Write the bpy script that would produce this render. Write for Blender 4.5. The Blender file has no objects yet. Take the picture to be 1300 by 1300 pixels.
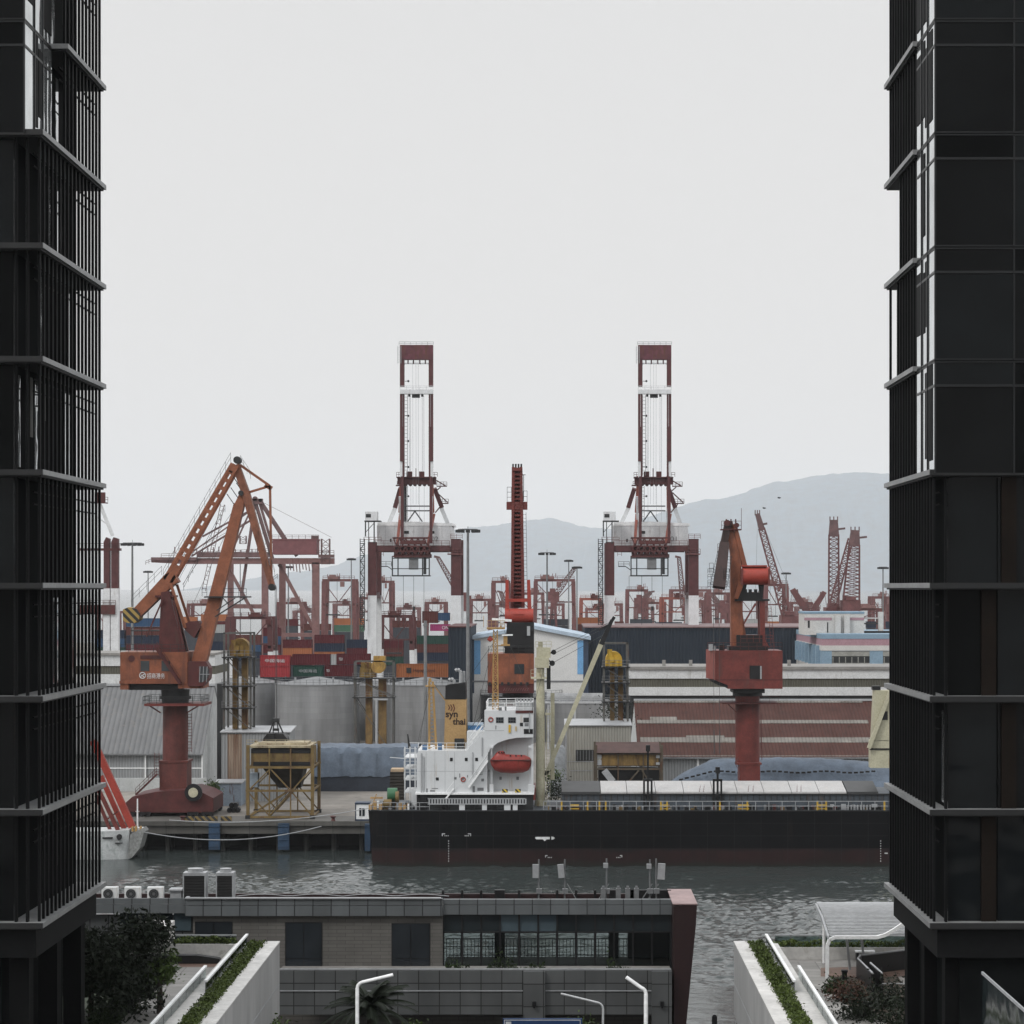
import bpy, math, random
from mathutils import Vector, Matrix
random.seed(7)
C = bpy.context.scene.collection
SC = bpy.context.scene
R = math.radians
# ---------------------------------------------------------------- camera
F, CX, CY, H = 3000.0, 705.0, 745.0, 40.0      # focal length and principal point in photo pixels, eye height above the water
cam_d = bpy.data.cameras.new('camera'); cam = bpy.data.objects.new('camera', cam_d); C.objects.link(cam)
cam.location = (0, 0, H); cam.rotation_euler = (R(90), 0, 0)
cam_d.sensor_width = 36.0; cam_d.lens = 36.0 * F / 1300.0
cam_d.shift_x = (650 - CX) / 1300.0; cam_d.shift_y = (CY - 650) / 1300.0
cam_d.clip_start = 1.0; cam_d.clip_end = 60000.0
SC.camera = cam
# ---------------------------------------------------------------- world: overcast day
SUN_EL, SUN_AZ = 48, -134       # degrees; sun veiled behind cloud, behind the viewer and to the left
w = bpy.data.worlds.new('World'); SC.world = w; w.use_nodes = True
nt = w.node_tree; nt.nodes.clear()
wo = nt.nodes.new('ShaderNodeOutputWorld'); bg = nt.nodes.new('ShaderNodeBackground')
sky = nt.nodes.new('ShaderNodeTexSky'); sky.sky_type = 'NISHITA'; sky.sun_disc = False
sky.sun_elevation = R(SUN_EL); sky.sun_rotation = R(SUN_AZ); sky.dust_density = 6; sky.air_density = 1
hs = nt.nodes.new('ShaderNodeHueSaturation'); hs.inputs['Saturation'].default_value = 0.25
tc = nt.nodes.new('ShaderNodeTexCoord'); sp = nt.nodes.new('ShaderNodeSeparateXYZ')
ramp = nt.nodes.new('ShaderNodeValToRGB')
ramp.color_ramp.elements[0].position = 0.0; ramp.color_ramp.elements[0].color = (.83, .815, .80, 1)
ramp.color_ramp.elements[1].position = 1.0; ramp.color_ramp.elements[1].color = (1.35, 1.37, 1.4, 1)
e = ramp.color_ramp.elements.new(0.25); e.color = (.79, .787, .783, 1)
e = ramp.color_ramp.elements.new(0.33); e.color = (1.55, 1.56, 1.57, 1)
e = ramp.color_ramp.elements.new(0.5); e.color = (1.65, 1.67, 1.7, 1)
mul = nt.nodes.new('ShaderNodeVectorMath'); mul.operation = 'SCALE'; mul.inputs['Scale'].default_value = 10.0
mx = nt.nodes.new('ShaderNodeMix'); mx.data_type = 'RGBA'; mx.inputs['Factor'].default_value = 0.93
L = nt.links.new
L(tc.outputs['Generated'], sp.inputs[0]); L(sp.outputs['Z'], ramp.inputs[0])
L(ramp.outputs[0], mul.inputs[0]); L(sky.outputs[0], hs.inputs['Color'])
L(hs.outputs[0], mx.inputs['A']); L(mul.outputs[0], mx.inputs['B'])
L(mx.outputs['Result'], bg.inputs['Color']); bg.inputs['Strength'].default_value = 0.1
L(bg.outputs[0], wo.inputs['Surface'])
# ---------------------------------------------------------------- sun
sl = bpy.data.lights.new('sun', 'SUN'); so = bpy.data.objects.new('sun', sl); C.objects.link(so)
sl.energy = 1.4; sl.angle = R(12); sl.color = (1, .975, .94)
sd = Vector((math.sin(R(SUN_AZ)) * math.cos(R(SUN_EL)), math.cos(R(SUN_AZ)) * math.cos(R(SUN_EL)), math.sin(R(SUN_EL))))
so.rotation_euler = (-sd).to_track_quat('-Z', 'Y').to_euler()
so.location = (0, -50, 200)
vs = SC.view_settings; SC.display_settings.display_device = 'sRGB'
vs.view_transform = 'Standard'; vs.look = 'None'; vs.exposure = 0.0; vs.gamma = 1.0
cy = SC.cycles
cy.max_bounces = 6; cy.diffuse_bounces = 2; cy.glossy_bounces = 3; cy.transmission_bounces = 6; cy.volume_bounces = 1
cy.transparent_max_bounces = 12; cy.use_denoising = True; cy.caustics_reflective = False; cy.caustics_refractive = False
try: cy.sample_clamp_indirect = 4.0
except Exception: pass

# ================================================================ helpers
def X(px, d): return (px - CX) * d / F
def Z(py, d): return H - (py - CY) * d / F
def at(px, py, d): return Vector((X(px, d), d, Z(py, d)))

class MB:
    """collects shapes; build() links them as ONE mesh object"""
    def __init__(s): s.v = []; s.f = []; s.mi = []; s.m = 0; s.g = []
    def add(s, vs, fs):
        o = len(s.v); s.v.extend([tuple(v) for v in vs]); s.g.append((o, len(s.f)))
        for f in fs: s.f.append(tuple(i + o for i in f)); s.mi.append(s.m)
        return s
    def box(s, x0, x1, y0, y1, z0, z1):
        return s.add([(x0,y0,z0),(x1,y0,z0),(x1,y1,z0),(x0,y1,z0),(x0,y0,z1),(x1,y0,z1),(x1,y1,z1),(x0,y1,z1)],
            [(0,3,2,1),(4,5,6,7),(0,1,5,4),(1,2,6,5),(2,3,7,6),(3,0,4,7)])
    def quad(s, a, b, c, d): return s.add([a, b, c, d], [(0,1,2,3)])
    def prism(s, pts, y0, y1):                       # outline in XZ, extruded along Y
        n = len(pts)
        return s.add([(x,y0,z) for x,z in pts] + [(x,y1,z) for x,z in pts],
            [tuple(range(n)), tuple(range(2*n-1, n-1, -1))] + [((i+1)%n, i, i+n, (i+1)%n+n) for i in range(n)])
    def prismx(s, pts, x0, x1):                      # outline in YZ, extruded along X
        n = len(pts)
        return s.add([(x0,y,z) for y,z in pts] + [(x1,y,z) for y,z in pts],
            [tuple(range(n-1,-1,-1)), tuple(range(n, 2*n))] + [(i, (i+1)%n, (i+1)%n+n, i+n) for i in range(n)])
    def prismz(s, pts, z0, z1):
        n = len(pts)
        return s.add([(x,y,z0) for x,y in pts] + [(x,y,z1) for x,y in pts],
            [tuple(range(n-1,-1,-1)), tuple(range(n, 2*n))] + [(i, (i+1)%n, (i+1)%n+n, i+n) for i in range(n)])
    def bar(s, a, b, w, h=None, w2=None, h2=None):   # oriented box a->b; w across (horizontal), h the other way; may taper
        a, b = Vector(a), Vector(b); h = h or w; w2 = w2 or w; h2 = h2 or h
        t = (b - a)
        if t.length < 1e-6: return s
        t.normalize()
        up = Vector((0,1,0)) if abs(t.y) < .9 else Vector((0,0,1))
        u = t.cross(up).normalized(); q = t.cross(u).normalized()     # u in the picture plane, q in depth
        vs = []
        for p, ww, hh in ((a, w, h), (b, w2, h2)):
            vs += [p - u*ww/2 - q*hh/2, p + u*ww/2 - q*hh/2, p + u*ww/2 + q*hh/2, p - u*ww/2 + q*hh/2]
        return s.add(vs, [(0,1,2,3),(7,6,5,4),(0,4,5,1),(1,5,6,2),(2,6,7,3),(3,7,4,0)])
    def tube(s, a, b, r, r2=None, n=8):
        a, b = Vector(a), Vector(b); r2 = r if r2 is None else r2
        t = (b - a)
        if t.length < 1e-6: return s
        t.normalize(); up = Vector((0,0,1)) if abs(t.z) < .9 else Vector((1,0,0))
        u = t.cross(up).normalized(); q = t.cross(u).normalized(); vs = []
        for p, rr in ((a, r), (b, r2)):
            for i in range(n):
                an = 2*math.pi*i/n; vs.append(p + (u*math.cos(an) + q*math.sin(an))*rr)
        return s.add(vs, [((i+1)%n, i, i+n, (i+1)%n+n) for i in range(n)] + [tuple(range(n)), tuple(range(2*n-1, n-1, -1))])
    def path(s, pts, r, n=6):
        for a, b in zip(pts, pts[1:]): s.tube(a, b, r, n=n)
        return s
    def lathe(s, cx, cy_, prof, n=24):
        vs = []; k = len(prof)
        for r, z in prof:
            for i in range(n):
                an = 2*math.pi*i/n; vs.append((cx + r*math.cos(an), cy_ + r*math.sin(an), z))
        fs = [(j*n+i, j*n+(i+1)%n, (j+1)*n+(i+1)%n, (j+1)*n+i) for j in range(k-1) for i in range(n)]
        fs += [tuple(range(n-1,-1,-1)), tuple(range((k-1)*n, k*n))]
        return s.add(vs, fs)
    def lattice(s, a, b, w0, w1, nseg, r, dep0=None, dep1=None, rl=None):   # four chords with lacing
        a, b = Vector(a), Vector(b); t = (b-a).normalized()
        up = Vector((0,1,0)) if abs(t.y) < .9 else Vector((0,0,1))
        u = t.cross(up).normalized(); q = t.cross(u).normalized(); dep0 = dep0 or w0; dep1 = dep1 or w1; rl = rl or r*.6
        def P(i, su, sq):
            f = i/nseg; return a.lerp(b, f) + u*su*(w0+(w1-w0)*f)/2 + q*sq*(dep0+(dep1-dep0)*f)/2
        cs = [(-1,-1),(1,-1),(1,1),(-1,1)]
        for c in cs: s.bar(P(0,*c), P(nseg,*c), r*2)
        for i in range(nseg):
            for k in range(4):
                c, c2 = cs[k], cs[(k+1)%4]
                s.bar(P(i,*(c if i%2 else c2)), P(i+1,*(c2 if i%2 else c)), rl*2)
                s.bar(P(i,*c), P(i,*c2), rl*2)
        return s
    def rail(s, pts, h=1.1, step=1.5, r=.03, mids=1):  # handrail along a polyline of floor points
        for a, b in zip(pts, pts[1:]):
            a, b = Vector(a), Vector(b); n = max(1, int(round((b-a).length/step)))
            for j in range(mids+1):
                hh = Vector((0,0,h*(j+1)/(mids+1))); s.bar(a+hh, b+hh, r*2)
            for i in range(n+1):
                p = a.lerp(b, i/n); s.bar(p, p+Vector((0,0,h)), r*2)
        return s
    def ladder(s, a, b, w=.5, step=.4, r=.03):
        a, b = Vector(a), Vector(b); t = (b-a).normalized(); up = Vector((0,1,0)) if abs(t.y) < .9 else Vector((0,0,1))
        u = t.cross(up).normalized()*w/2
        s.bar(a+u, b+u, r*2); s.bar(a-u, b-u, r*2); n = max(1, int((b-a).length/step))
        for i in range(n): p = a.lerp(b, (i+.5)/n); s.bar(p+u, p-u, r*1.4)
        return s
    # ---- pixel forms: a front face measured in the photo at real depth d, thickness t (m) going back
    def pb(s, d, x0, y0, x1, y1, t): return s.box(X(x0,d), X(x1,d), d, d+t, Z(y1,d), Z(y0,d))
    def pp(s, d, pts, t): return s.prism([(X(x,d), Z(y,d)) for x, y in pts][::-1], d, d+t)
    def pl(s, d, a, b, wpx, t=None, w2=None):
        k = d/F; t = t or wpx*k
        return s.bar(at(*a,d)+Vector((0,t/2,0)), at(*b,d)+Vector((0,t/2,0)), wpx*k, t, (w2*k if w2 else None), t)
    def each(s, name, m, parent=None, smooth=False):   # every piece becomes a part of its own
        gs = s.g + [(len(s.v), len(s.f))]; o = None
        for (v0, f0), (v1, f1) in zip(gs, gs[1:]):
            b = MB(); b.v = s.v[v0:v1]; b.f = [tuple(i-v0 for i in f) for f in s.f[f0:f1]]; b.mi = s.mi[f0:f1]; o = b.build(name, m, parent, smooth)
        return o
    def build(s, name, m, parent=None, smooth=False):
        off = WL.get(parent.name, Vector()) if parent else Vector()
        me = bpy.data.meshes.new(name)
        me.from_pydata([(v[0]-off.x, v[1]-off.y, v[2]-off.z) for v in s.v], [], s.f)
        ms = m if isinstance(m, (list, tuple)) else [m]
        for k in ms: me.materials.append(k)
        if len(ms) > 1: me.polygons.foreach_set('material_index', s.mi)
        if smooth:
            me.polygons.foreach_set('use_smooth', [True]*len(me.polygons))
            me.set_sharp_from_angle(angle=R(38))
        me.update()
        o = bpy.data.objects.new(name, me); C.objects.link(o)
        if parent: o.parent = parent
        WL[o.name] = off.copy()
        return o
WL = {}
def tag(o, label=None, cat=None, group=None, kind=None):
    if label: o['label'] = label
    if cat: o['category'] = cat
    if group: o['group'] = group
    if kind: o['kind'] = kind
    return o
def thing(name, label, cat, loc=(0,0,0), group=None):
    o = bpy.data.objects.new(name, None); C.objects.link(o); o.location = loc; o.empty_display_size = .5
    WL[o.name] = Vector(loc); return tag(o, label, cat, group)
def single(mb, name, m, label, cat, loc, group=None, smooth=False):   # a thing that is one mesh, origin at its base
    WL['_tmp'] = Vector(loc)
    class _P: name = '_tmp'
    off = Vector(loc); mb.v = [(v[0]-off.x, v[1]-off.y, v[2]-off.z) for v in mb.v]
    o = mb.build(name, m, None, smooth); o.location = loc; WL[o.name] = off
    return tag(o, label, cat, group)
def structure(mb, name, m, label, cat, smooth=False):
    return tag(mb.build(name, m, None, smooth), label, cat, None, 'structure')
def copy_tree(o, loc=None, label=None, skip=(), parent=None):
    c = o.copy(); C.objects.link(c); c.parent = parent
    if loc is not None: c.location = loc; WL[c.name] = Vector(loc)
    if label: c['label'] = label
    for ch in list(o.children):
        if ch.name.split('.')[0] in skip: continue
        copy_tree(ch, None, None, skip, c)
    return c
def text_mesh(name, body, height, width, centre, m, parent, d_off=.03, bold=0):   # flat raised lettering facing -Y
    cu = bpy.data.curves.new(name, 'FONT'); cu.body = body; cu.extrude = .01; cu.offset = bold; cu.align_x = 'LEFT'
    to = bpy.data.objects.new('tmp_text', cu); C.objects.link(to)
    dg = bpy.context.evaluated_depsgraph_get(); dg.update()
    me = bpy.data.meshes.new_from_object(to.evaluated_get(dg)); bpy.data.objects.remove(to)
    xs = [v.co.x for v in me.vertices]; ys = [v.co.y for v in me.vertices]
    if not xs: return None
    x0, x1, y0, y1 = min(xs), max(xs), min(ys), max(ys)
    kx = width/(x1-x0) if width else height/(y1-y0); kz = height/(y1-y0) if height else kx
    off = WL.get(parent.name, Vector()) if parent else Vector()
    for v in me.vertices:
        x, y, z = v.co
        v.co = (centre[0] + (x-(x0+x1)/2)*kx - off.x, centre[1] - d_off - z - off.y, centre[2] + (y-(y0+y1)/2)*kz - off.z)
    me.materials.clear(); me.materials.append(m)
    o = bpy.data.objects.new(name, me); C.objects.link(o); o.parent = parent; WL[o.name] = off.copy()
    return o

# ================================================================ materials
def _nodes(name):
    m = bpy.data.materials.new(name); m.use_nodes = True; n = m.node_tree
    return m, n, n.nodes['Principled BSDF']
def _noise(n, scale, stretch=(1,1,1), detail=5, rough=.55):
    t = n.nodes.new('ShaderNodeTexCoord'); mp = n.nodes.new('ShaderNodeMapping'); mp.inputs['Scale'].default_value = stretch
    no = n.nodes.new('ShaderNodeTexNoise'); no.inputs['Scale'].default_value = scale; no.inputs['Detail'].default_value = detail
    no.inputs['Roughness'].default_value = rough
    n.links.new(t.outputs['Object'], mp.inputs[0]); n.links.new(mp.outputs[0], no.inputs['Vector'])
    return no.outputs['Fac']
def _ramp(n, fac, stops):
    r = n.nodes.new('ShaderNodeValToRGB'); el = r.color_ramp.elements
    while len(el) < len(stops): el.new(.5)
    for q, (p, c) in zip(el, stops): q.position = p; q.color = (*c, 1) if len(c) == 3 else c
    n.links.new(fac, r.inputs[0]); return r.outputs[0]
def _mix(n, fac, a, b, mode='MIX'):
    x = n.nodes.new('ShaderNodeMix'); x.data_type = 'RGBA'; x.blend_type = mode
    for k, v in (('Factor', fac), ('A', a), ('B', b)):
        if hasattr(v, 'is_linked') or hasattr(v, 'links'): n.links.new(v, x.inputs[k])
        elif k == 'Factor': x.inputs[k].default_value = v
        else: x.inputs[k].default_value = (*v, 1)
    return x.outputs['Result']
def paint(name, col, rough=.55, metal=0, var=.25, scale=.6, rust=0, rust_col=(.09,.035,.018), spec=.35, streak=(1,1,.18), bump=0, bscale=8, fine_=.14):
    m, n, b = _nodes(name)
    lo = tuple(c*(1-var) for c in col); hi = tuple(min(1, c*(1+var)) for c in col)
    c = _ramp(n, _noise(n, scale), [(.3, lo), (.7, hi)])
    fine = _ramp(n, _noise(n, scale*7, detail=3), [(.35, (1-fine_,)*3), (.65, (1+fine_*.35,)*3)])
    c = _mix(n, 1.0, c, fine, 'MULTIPLY')
    if rust:
        f = _ramp(n, _noise(n, 1.1, streak, 8, .7), [(.62-.3*rust, (0,0,0)), (.72-.15*rust, (1,1,1))])
        c = _mix(n, f, c, rust_col)
    n.links.new(c, b.inputs['Base Color'])
    b.inputs['Roughness'].default_value = rough; b.inputs['Metallic'].default_value = metal
    b.inputs['Specular IOR Level'].default_value = spec
    if bump:
        bp = n.nodes.new('ShaderNodeBump'); bp.inputs['Strength'].default_value = bump; bp.inputs['Distance'].default_value = .1
        n.links.new(_noise(n, bscale), bp.inputs['Height']); n.links.new(bp.outputs[0], b.inputs['Normal'])
    return m
def corrug(name, col, period=.5, axis='X', var=.2, rust=0, rust_col=(.2,.09,.05), depth=.25, rough=.6, streak=(1,1,.15), dark=.72):
    m, n, b = _nodes(name)
    lo = tuple(c*(1-var) for c in col); hi = tuple(min(1,c*(1+var)) for c in col)
    c = _ramp(n, _noise(n, .25, (1,1,.35), 6, .6), [(.3, lo), (.7, hi)])
    t = n.nodes.new('ShaderNodeTexCoord'); wv = n.nodes.new('ShaderNodeTexWave'); wv.wave_type = 'BANDS'; wv.bands_direction = axis
    wv.inputs['Scale'].default_value = .314/period; wv.inputs['Distortion'].default_value = 0
    n.links.new(t.outputs['Object'], wv.inputs['Vector'])
    c = _mix(n, 1.0, c, _ramp(n, wv.outputs['Fac'], [(.0, (dark,)*3), (.35, (1,1,1))]), 'MULTIPLY')
    if rust:
        f = _ramp(n, _noise(n, .8, streak, 8, .7), [(.62-.3*rust, (0,0,0)), (.74-.15*rust, (1,1,1))])
        c = _mix(n, f, c, rust_col)
    n.links.new(c, b.inputs['Base Color']); b.inputs['Roughness'].default_value = rough; b.inputs['Specular IOR Level'].default_value = .06
    bp = n.nodes.new('ShaderNodeBump'); bp.inputs['Strength'].default_value = .6; bp.inputs['Distance'].default_value = depth*period
    n.links.new(wv.outputs['Fac'], bp.inputs['Height']); n.links.new(bp.outputs[0], b.inputs['Normal'])
    return m
def tiles(name, col, joint, w, h, jw=.012, offset=.5, rough=.7, var=.15, swap=None):
    m, n, b = _nodes(name)
    t = n.nodes.new('ShaderNodeTexCoord'); v = t.outputs['Object']
    if swap != 'XY':                                  # brick texture works in XY: feed X,Z
        s = n.nodes.new('ShaderNodeSeparateXYZ'); k = n.nodes.new('ShaderNodeCombineXYZ'); n.links.new(v, s.inputs[0])
        n.links.new(s.outputs['Y' if swap == 'YZ' else 'X'], k.inputs['X']); n.links.new(s.outputs['Z'], k.inputs['Y']); v = k.outputs[0]
    br = n.nodes.new('ShaderNodeTexBrick'); br.offset = offset
    br.inputs['Scale'].default_value = 1; br.inputs['Brick Width'].default_value = w; br.inputs['Row Height'].default_value = h
    br.inputs['Mortar Size'].default_value = jw; br.inputs['Mortar Smooth'].default_value = .1
    br.inputs['Color1'].default_value = (*[c*(1-var) for c in col],1); br.inputs['Color2'].default_value = (*[min(1,c*(1+var)) for c in col],1)
    br.inputs['Mortar'].default_value = (*joint,1)
    n.links.new(v, br.inputs['Vector'])
    c = _mix(n, 1.0, br.outputs['Color'], _ramp(n, _noise(n, .5, (1,1,.4)), [(.3,(.78,.78,.78)),(.7,(1.12,1.12,1.12))]), 'MULTIPLY')
    n.links.new(c, b.inputs['Base Color']); b.inputs['Roughness'].default_value = rough; b.inputs['Specular IOR Level'].default_value = .3
    return m
def glass_dark(name, col, rough=.08, spec=.5, wob=.015):
    m, n, b = _nodes(name)
    n.links.new(_ramp(n, _noise(n, .35), [(.3, tuple(c*.7 for c in col)), (.7, tuple(c*1.3 for c in col))]), b.inputs['Base Color'])
    b.inputs['Roughness'].default_value = rough; b.inputs['Specular IOR Level'].default_value = spec
    bp = n.nodes.new('ShaderNodeBump'); bp.inputs['Strength'].default_value = .5; bp.inputs['Distance'].default_value = wob
    n.links.new(_noise(n, .8, detail=1), bp.inputs['Height']); n.links.new(bp.outputs[0], b.inputs['Normal'])
    return m
def glass_clear(name, tint=(.55,.62,.62), refl=.12):
    m, n, b = _nodes(name); n.nodes.remove(b); o = n.nodes['Material Output']
    tr = n.nodes.new('ShaderNodeBsdfTransparent'); tr.inputs['Color'].default_value = (*tint,1)
    gl = n.nodes.new('ShaderNodeBsdfGlossy'); gl.inputs['Roughness'].default_value = .04; gl.inputs['Color'].default_value = (.9,.95,.95,1)
    x = n.nodes.new('ShaderNodeMixShader'); fr = n.nodes.new('ShaderNodeFresnel'); fr.inputs['IOR'].default_value = 1.3
    n.links.new(fr.outputs[0], x.inputs['Fac']); n.links.new(tr.outputs[0], x.inputs[1]); n.links.new(gl.outputs[0], x.inputs[2])
    n.links.new(x.outputs[0], o.inputs['Surface']); return m
def stripes(name, a, b_, period, direction='X', rot=0):
    m, n, b = _nodes(name); t = n.nodes.new('ShaderNodeTexCoord'); mp = n.nodes.new('ShaderNodeMapping'); mp.inputs['Rotation'].default_value = (0, R(rot), 0)
    wv = n.nodes.new('ShaderNodeTexWave'); wv.bands_direction = direction; wv.inputs['Scale'].default_value = .314/period
    n.links.new(t.outputs['Object'], mp.inputs[0]); n.links.new(mp.outputs[0], wv.inputs['Vector'])
    r = n.nodes.new('ShaderNodeValToRGB'); r.color_ramp.interpolation = 'CONSTANT'
    r.color_ramp.elements[0].color = (*a,1); r.color_ramp.elements[1].position = .5; r.color_ramp.elements[1].color = (*b_,1)
    n.links.new(wv.outputs['Fac'], r.inputs[0]); n.links.new(r.outputs[0], b.inputs['Base Color']); b.inputs['Roughness'].default_value = .7
    return m
def leafmat(name, col, var=.5):
    m, n, b = _nodes(name)
    c = _ramp(n, _noise(n, 2.5, detail=4), [(.3, tuple(k*(1-var) for k in col)), (.7, tuple(k*(1+var) for k in col))])
    n.links.new(c, b.inputs['Base Color']); b.inputs['Roughness'].default_value = .65; b.inputs['Specular IOR Level'].default_value = .2
    return m
M = {}
M['white'] = paint('white_paint', (.72,.73,.73), .5, var=.06, fine_=.05, rust=.1, rust_col=(.35,.27,.2), streak=(1.5,1.5,.12))
M['cleanwhite'] = paint('clean_white', (.78,.79,.79), .45, var=.05)
M['greywhite'] = corrug('pale_sheet', (.55,.56,.55), .6, 'X', .1, .12, (.33,.29,.25))
M['orange'] = paint('rusty_orange', (.2,.064,.031), .6, var=.3, rust=.38, rust_col=(.11,.04,.025))
M['brick_orange'] = paint('faded_orange', (.225,.077,.038), .6, var=.22, rust=.18, rust_col=(.13,.05,.03))
M['red'] = paint('crane_red', (.125,.026,.021), .55, var=.25, rust=.22, rust_col=(.09,.03,.025))
M['bright_red'] = paint('bright_red', (.3,.042,.028), .5, var=.15, rust=.1)
M['deep_red'] = paint('deep_red', (.07,.016,.015), .6, var=.3, rust=.3, rust_col=(.06,.025,.02))
M['sts_red'] = paint('gantry_red', (.075,.022,.023), .6, var=.25, rust=.25, rust_col=(.08,.03,.03))
M['sts_orange'] = paint('gantry_orange', (.24,.07,.05), .6, var=.2, rust=.15)
M['pink_red'] = paint('hazed_red', (.135,.055,.055), .7, var=.25, rust=.2)  # red paled towards pink to carry the haze over far cranes
M['black'] = paint('black_steel', (.007,.007,.008), .5, var=.3)
M['dark'] = paint('dark_steel', (.02,.021,.022), .5, var=.3)
M['rope'] = paint('wire_rope', (.05,.05,.05), .6)
M['grey'] = paint('grey_steel', (.16,.165,.17), .5, var=.2)
M['lightgrey'] = paint('light_grey_steel', (.33,.34,.35), .5, var=.12)
M['yellow'] = paint('dull_yellow', (.155,.105,.037), .6, var=.3, rust=.4, rust_col=(.1,.055,.03))
M['bright_yellow'] = paint('bright_yellow', (.55,.35,.04), .5, var=.15, rust=.08)
M['cream'] = paint('cream_paint', (.42,.4,.29), .5, var=.12, rust=.12, rust_col=(.26,.19,.11))
M['tan'] = paint('funnel_tan', (.36,.23,.1), .5, var=.1)
M['mast_yellow'] = paint('mast_yellow', (.36,.22,.08), .5, var=.12, rust=.1)
M['navy'] = paint('navy_paint', (.03,.045,.075), .5, var=.2)
M['blue'] = paint('blue_paint', (.06,.2,.42), .5, var=.2, rust=.1)
M['fender'] = paint('fender_blue', (.022,.05,.095), .6, var=.3, rust=.2, rust_col=(.03,.04,.05))
M['concrete'] = paint('concrete', (.22,.212,.2), .85, var=.18, scale=.3, rust=.1, rust_col=(.12,.11,.1))
M['dirtyconc'] = paint('dirty_concrete', (.075,.072,.065), .9, var=.3, scale=.4, rust=.3, rust_col=(.06,.055,.05))
M['glassdark'] = glass_dark('dark_window', (.02,.024,.028), .1, .35)
# ================================================================ setting: water, ground, quay, hills, haze
def water_mat():
    m, n, b = _nodes('harbour_water')
    b.inputs['Base Color'].default_value = (.03, .037, .036, 1); b.inputs['Roughness'].default_value = .17; b.inputs['IOR'].default_value = 1.333
    def nz(sc, st, det, ro=.6): return _noise(n, sc, st, det, ro)
    def ma(op, a, c):
        k = n.nodes.new('ShaderNodeMath'); k.operation = op
        for i, v in enumerate((a, c)):
            if isinstance(v, (int, float)): k.inputs[i].default_value = v
            else: n.links.new(v, k.inputs[i])
        return k.outputs[0]
    big = nz(.02, (1, .5, 1), 4)                       # gusts: calm and ruffled patches
    gust = _ramp(n, big, [(.36, (.35,.35,.35)), (.62, (1,1,1))])
    h = ma('ADD', ma('MULTIPLY', nz(.55, (.45, 1, 1), 6), .55), ma('MULTIPLY', nz(1.9, (.55, 1, 1), 4), .3))
    h = ma('MULTIPLY', h, gust)
    bp = n.nodes.new('ShaderNodeBump'); bp.inputs['Strength'].default_value = 1.0; bp.inputs['Distance'].default_value = .10
    n.links.new(h, bp.inputs['Height']); n.links.new(bp.outputs[0], b.inputs['Normal'])
    return m
import numpy as np
def np_noise(x, y, seed):
    rs = np.random.RandomState(seed); T = rs.rand(256, 256); i = np.floor(x).astype(int); j = np.floor(y).astype(int)
    fx = x-i; fy = y-j; fx = fx*fx*(3-2*fx); fy = fy*fy*(3-2*fy); g = lambda a, b: T[a % 256, b % 256]
    return (g(i,j)*(1-fx)+g(i+1,j)*fx)*(1-fy) + (g(i,j+1)*(1-fx)+g(i+1,j+1)*fx)*fy - .5
gx = np.arange(-60, 48.01, .24); gy = np.concatenate([np.arange(150, 262, .24), np.arange(262, 357.2, .36)])
XX, YY = np.meshgrid(gx, gy)
u = XX*.96+YY*.28; v = -XX*.28+YY*.96
gust = np.clip(1.0+2.6*(np_noise(XX/30, YY/24, 3)+.5*np_noise(XX/9, YY/8, 4)), .2, 2.0)
ZZ = gust*.72*(.20*np_noise(u/2.2, v/1.5, 5) + .26*np_noise(u/1.2, v/.85, 6) + .22*np_noise(u/.66, v/.52, 7)) + .06*np_noise(u/8, v/5, 8)
edge = np.minimum(np.minimum(XX-gx[0], gx[-1]-XX)/3, np.minimum(YY-gy[0], gy[-1]-YY)/3).clip(0, 1); ZZ = ZZ*edge
nx_, ny_ = len(gx), len(gy); wm = MB()
wm.v = list(map(tuple, np.stack([XX.ravel(), YY.ravel(), ZZ.ravel()], 1)))
ii = (np.arange(ny_-1)[:,None]*nx_ + np.arange(nx_-1)[None,:]).ravel(); wm.f = list(map(tuple, np.stack([ii, ii+1, ii+nx_+1, ii+nx_], 1))); wm.mi = [0]*len(wm.f)
WX, WY0, WY1 = 12400, -140, 33400
ax, bx_, ay, by_ = gx[0], gx[-1], gy[0], gy[-1]
for q_ in ((-WX, WY0, WX, ay), (-WX, by_, WX, WY1), (-WX, ay, ax, by_), (bx_, ay, WX, by_)):
    wm.quad((q_[0],q_[1],0),(q_[2],q_[1],0),(q_[2],q_[3],0),(q_[0],q_[3],0))
structure(wm, 'water', water_mat(), 'rippled grey harbour water reflecting the pale sky', 'water', True)
# near shore (below the frame) and the port land opposite
g = MB(); g.box(-900, 900, -130, 152, -.8, 6); structure(g, 'ground', paint('asphalt', (.05,.05,.052), .9, scale=.2), 'dark asphalt street ground between the two towers', 'ground')
YG = 4.5
q = MB(); q.box(-1500, 1500, 366, 1500, -.8, YG)
structure(q, 'port_ground', paint('yard_concrete', (.2,.185,.165), .9, var=.22, scale=.05, rust=.22, rust_col=(.14,.13,.115), streak=(.15,.05,1)), 'dusty pale concrete yard of the port', 'ground')
qd = MB(); qd.box(-1500, 1500, 357, 366, 2.7, YG); qd.box(-1500,1500,356.6,357,3.9,YG+.12)
quay = structure(qd, 'quay', tiles('quay_face', (.085,.082,.075), (.05,.05,.045), 4.2, 1.3, .06, 0), 'stained concrete quay edge on dark piles', 'quay')
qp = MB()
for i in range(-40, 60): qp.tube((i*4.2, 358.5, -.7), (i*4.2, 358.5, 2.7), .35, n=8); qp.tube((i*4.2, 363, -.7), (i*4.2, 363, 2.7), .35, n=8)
shadec = paint('shade_dark_concrete', (.02,.02,.018), .7, var=.4, rust=.3, rust_col=(.012,.013,.011))  # near-black tone puts the shade under the deck into the concrete
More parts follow.
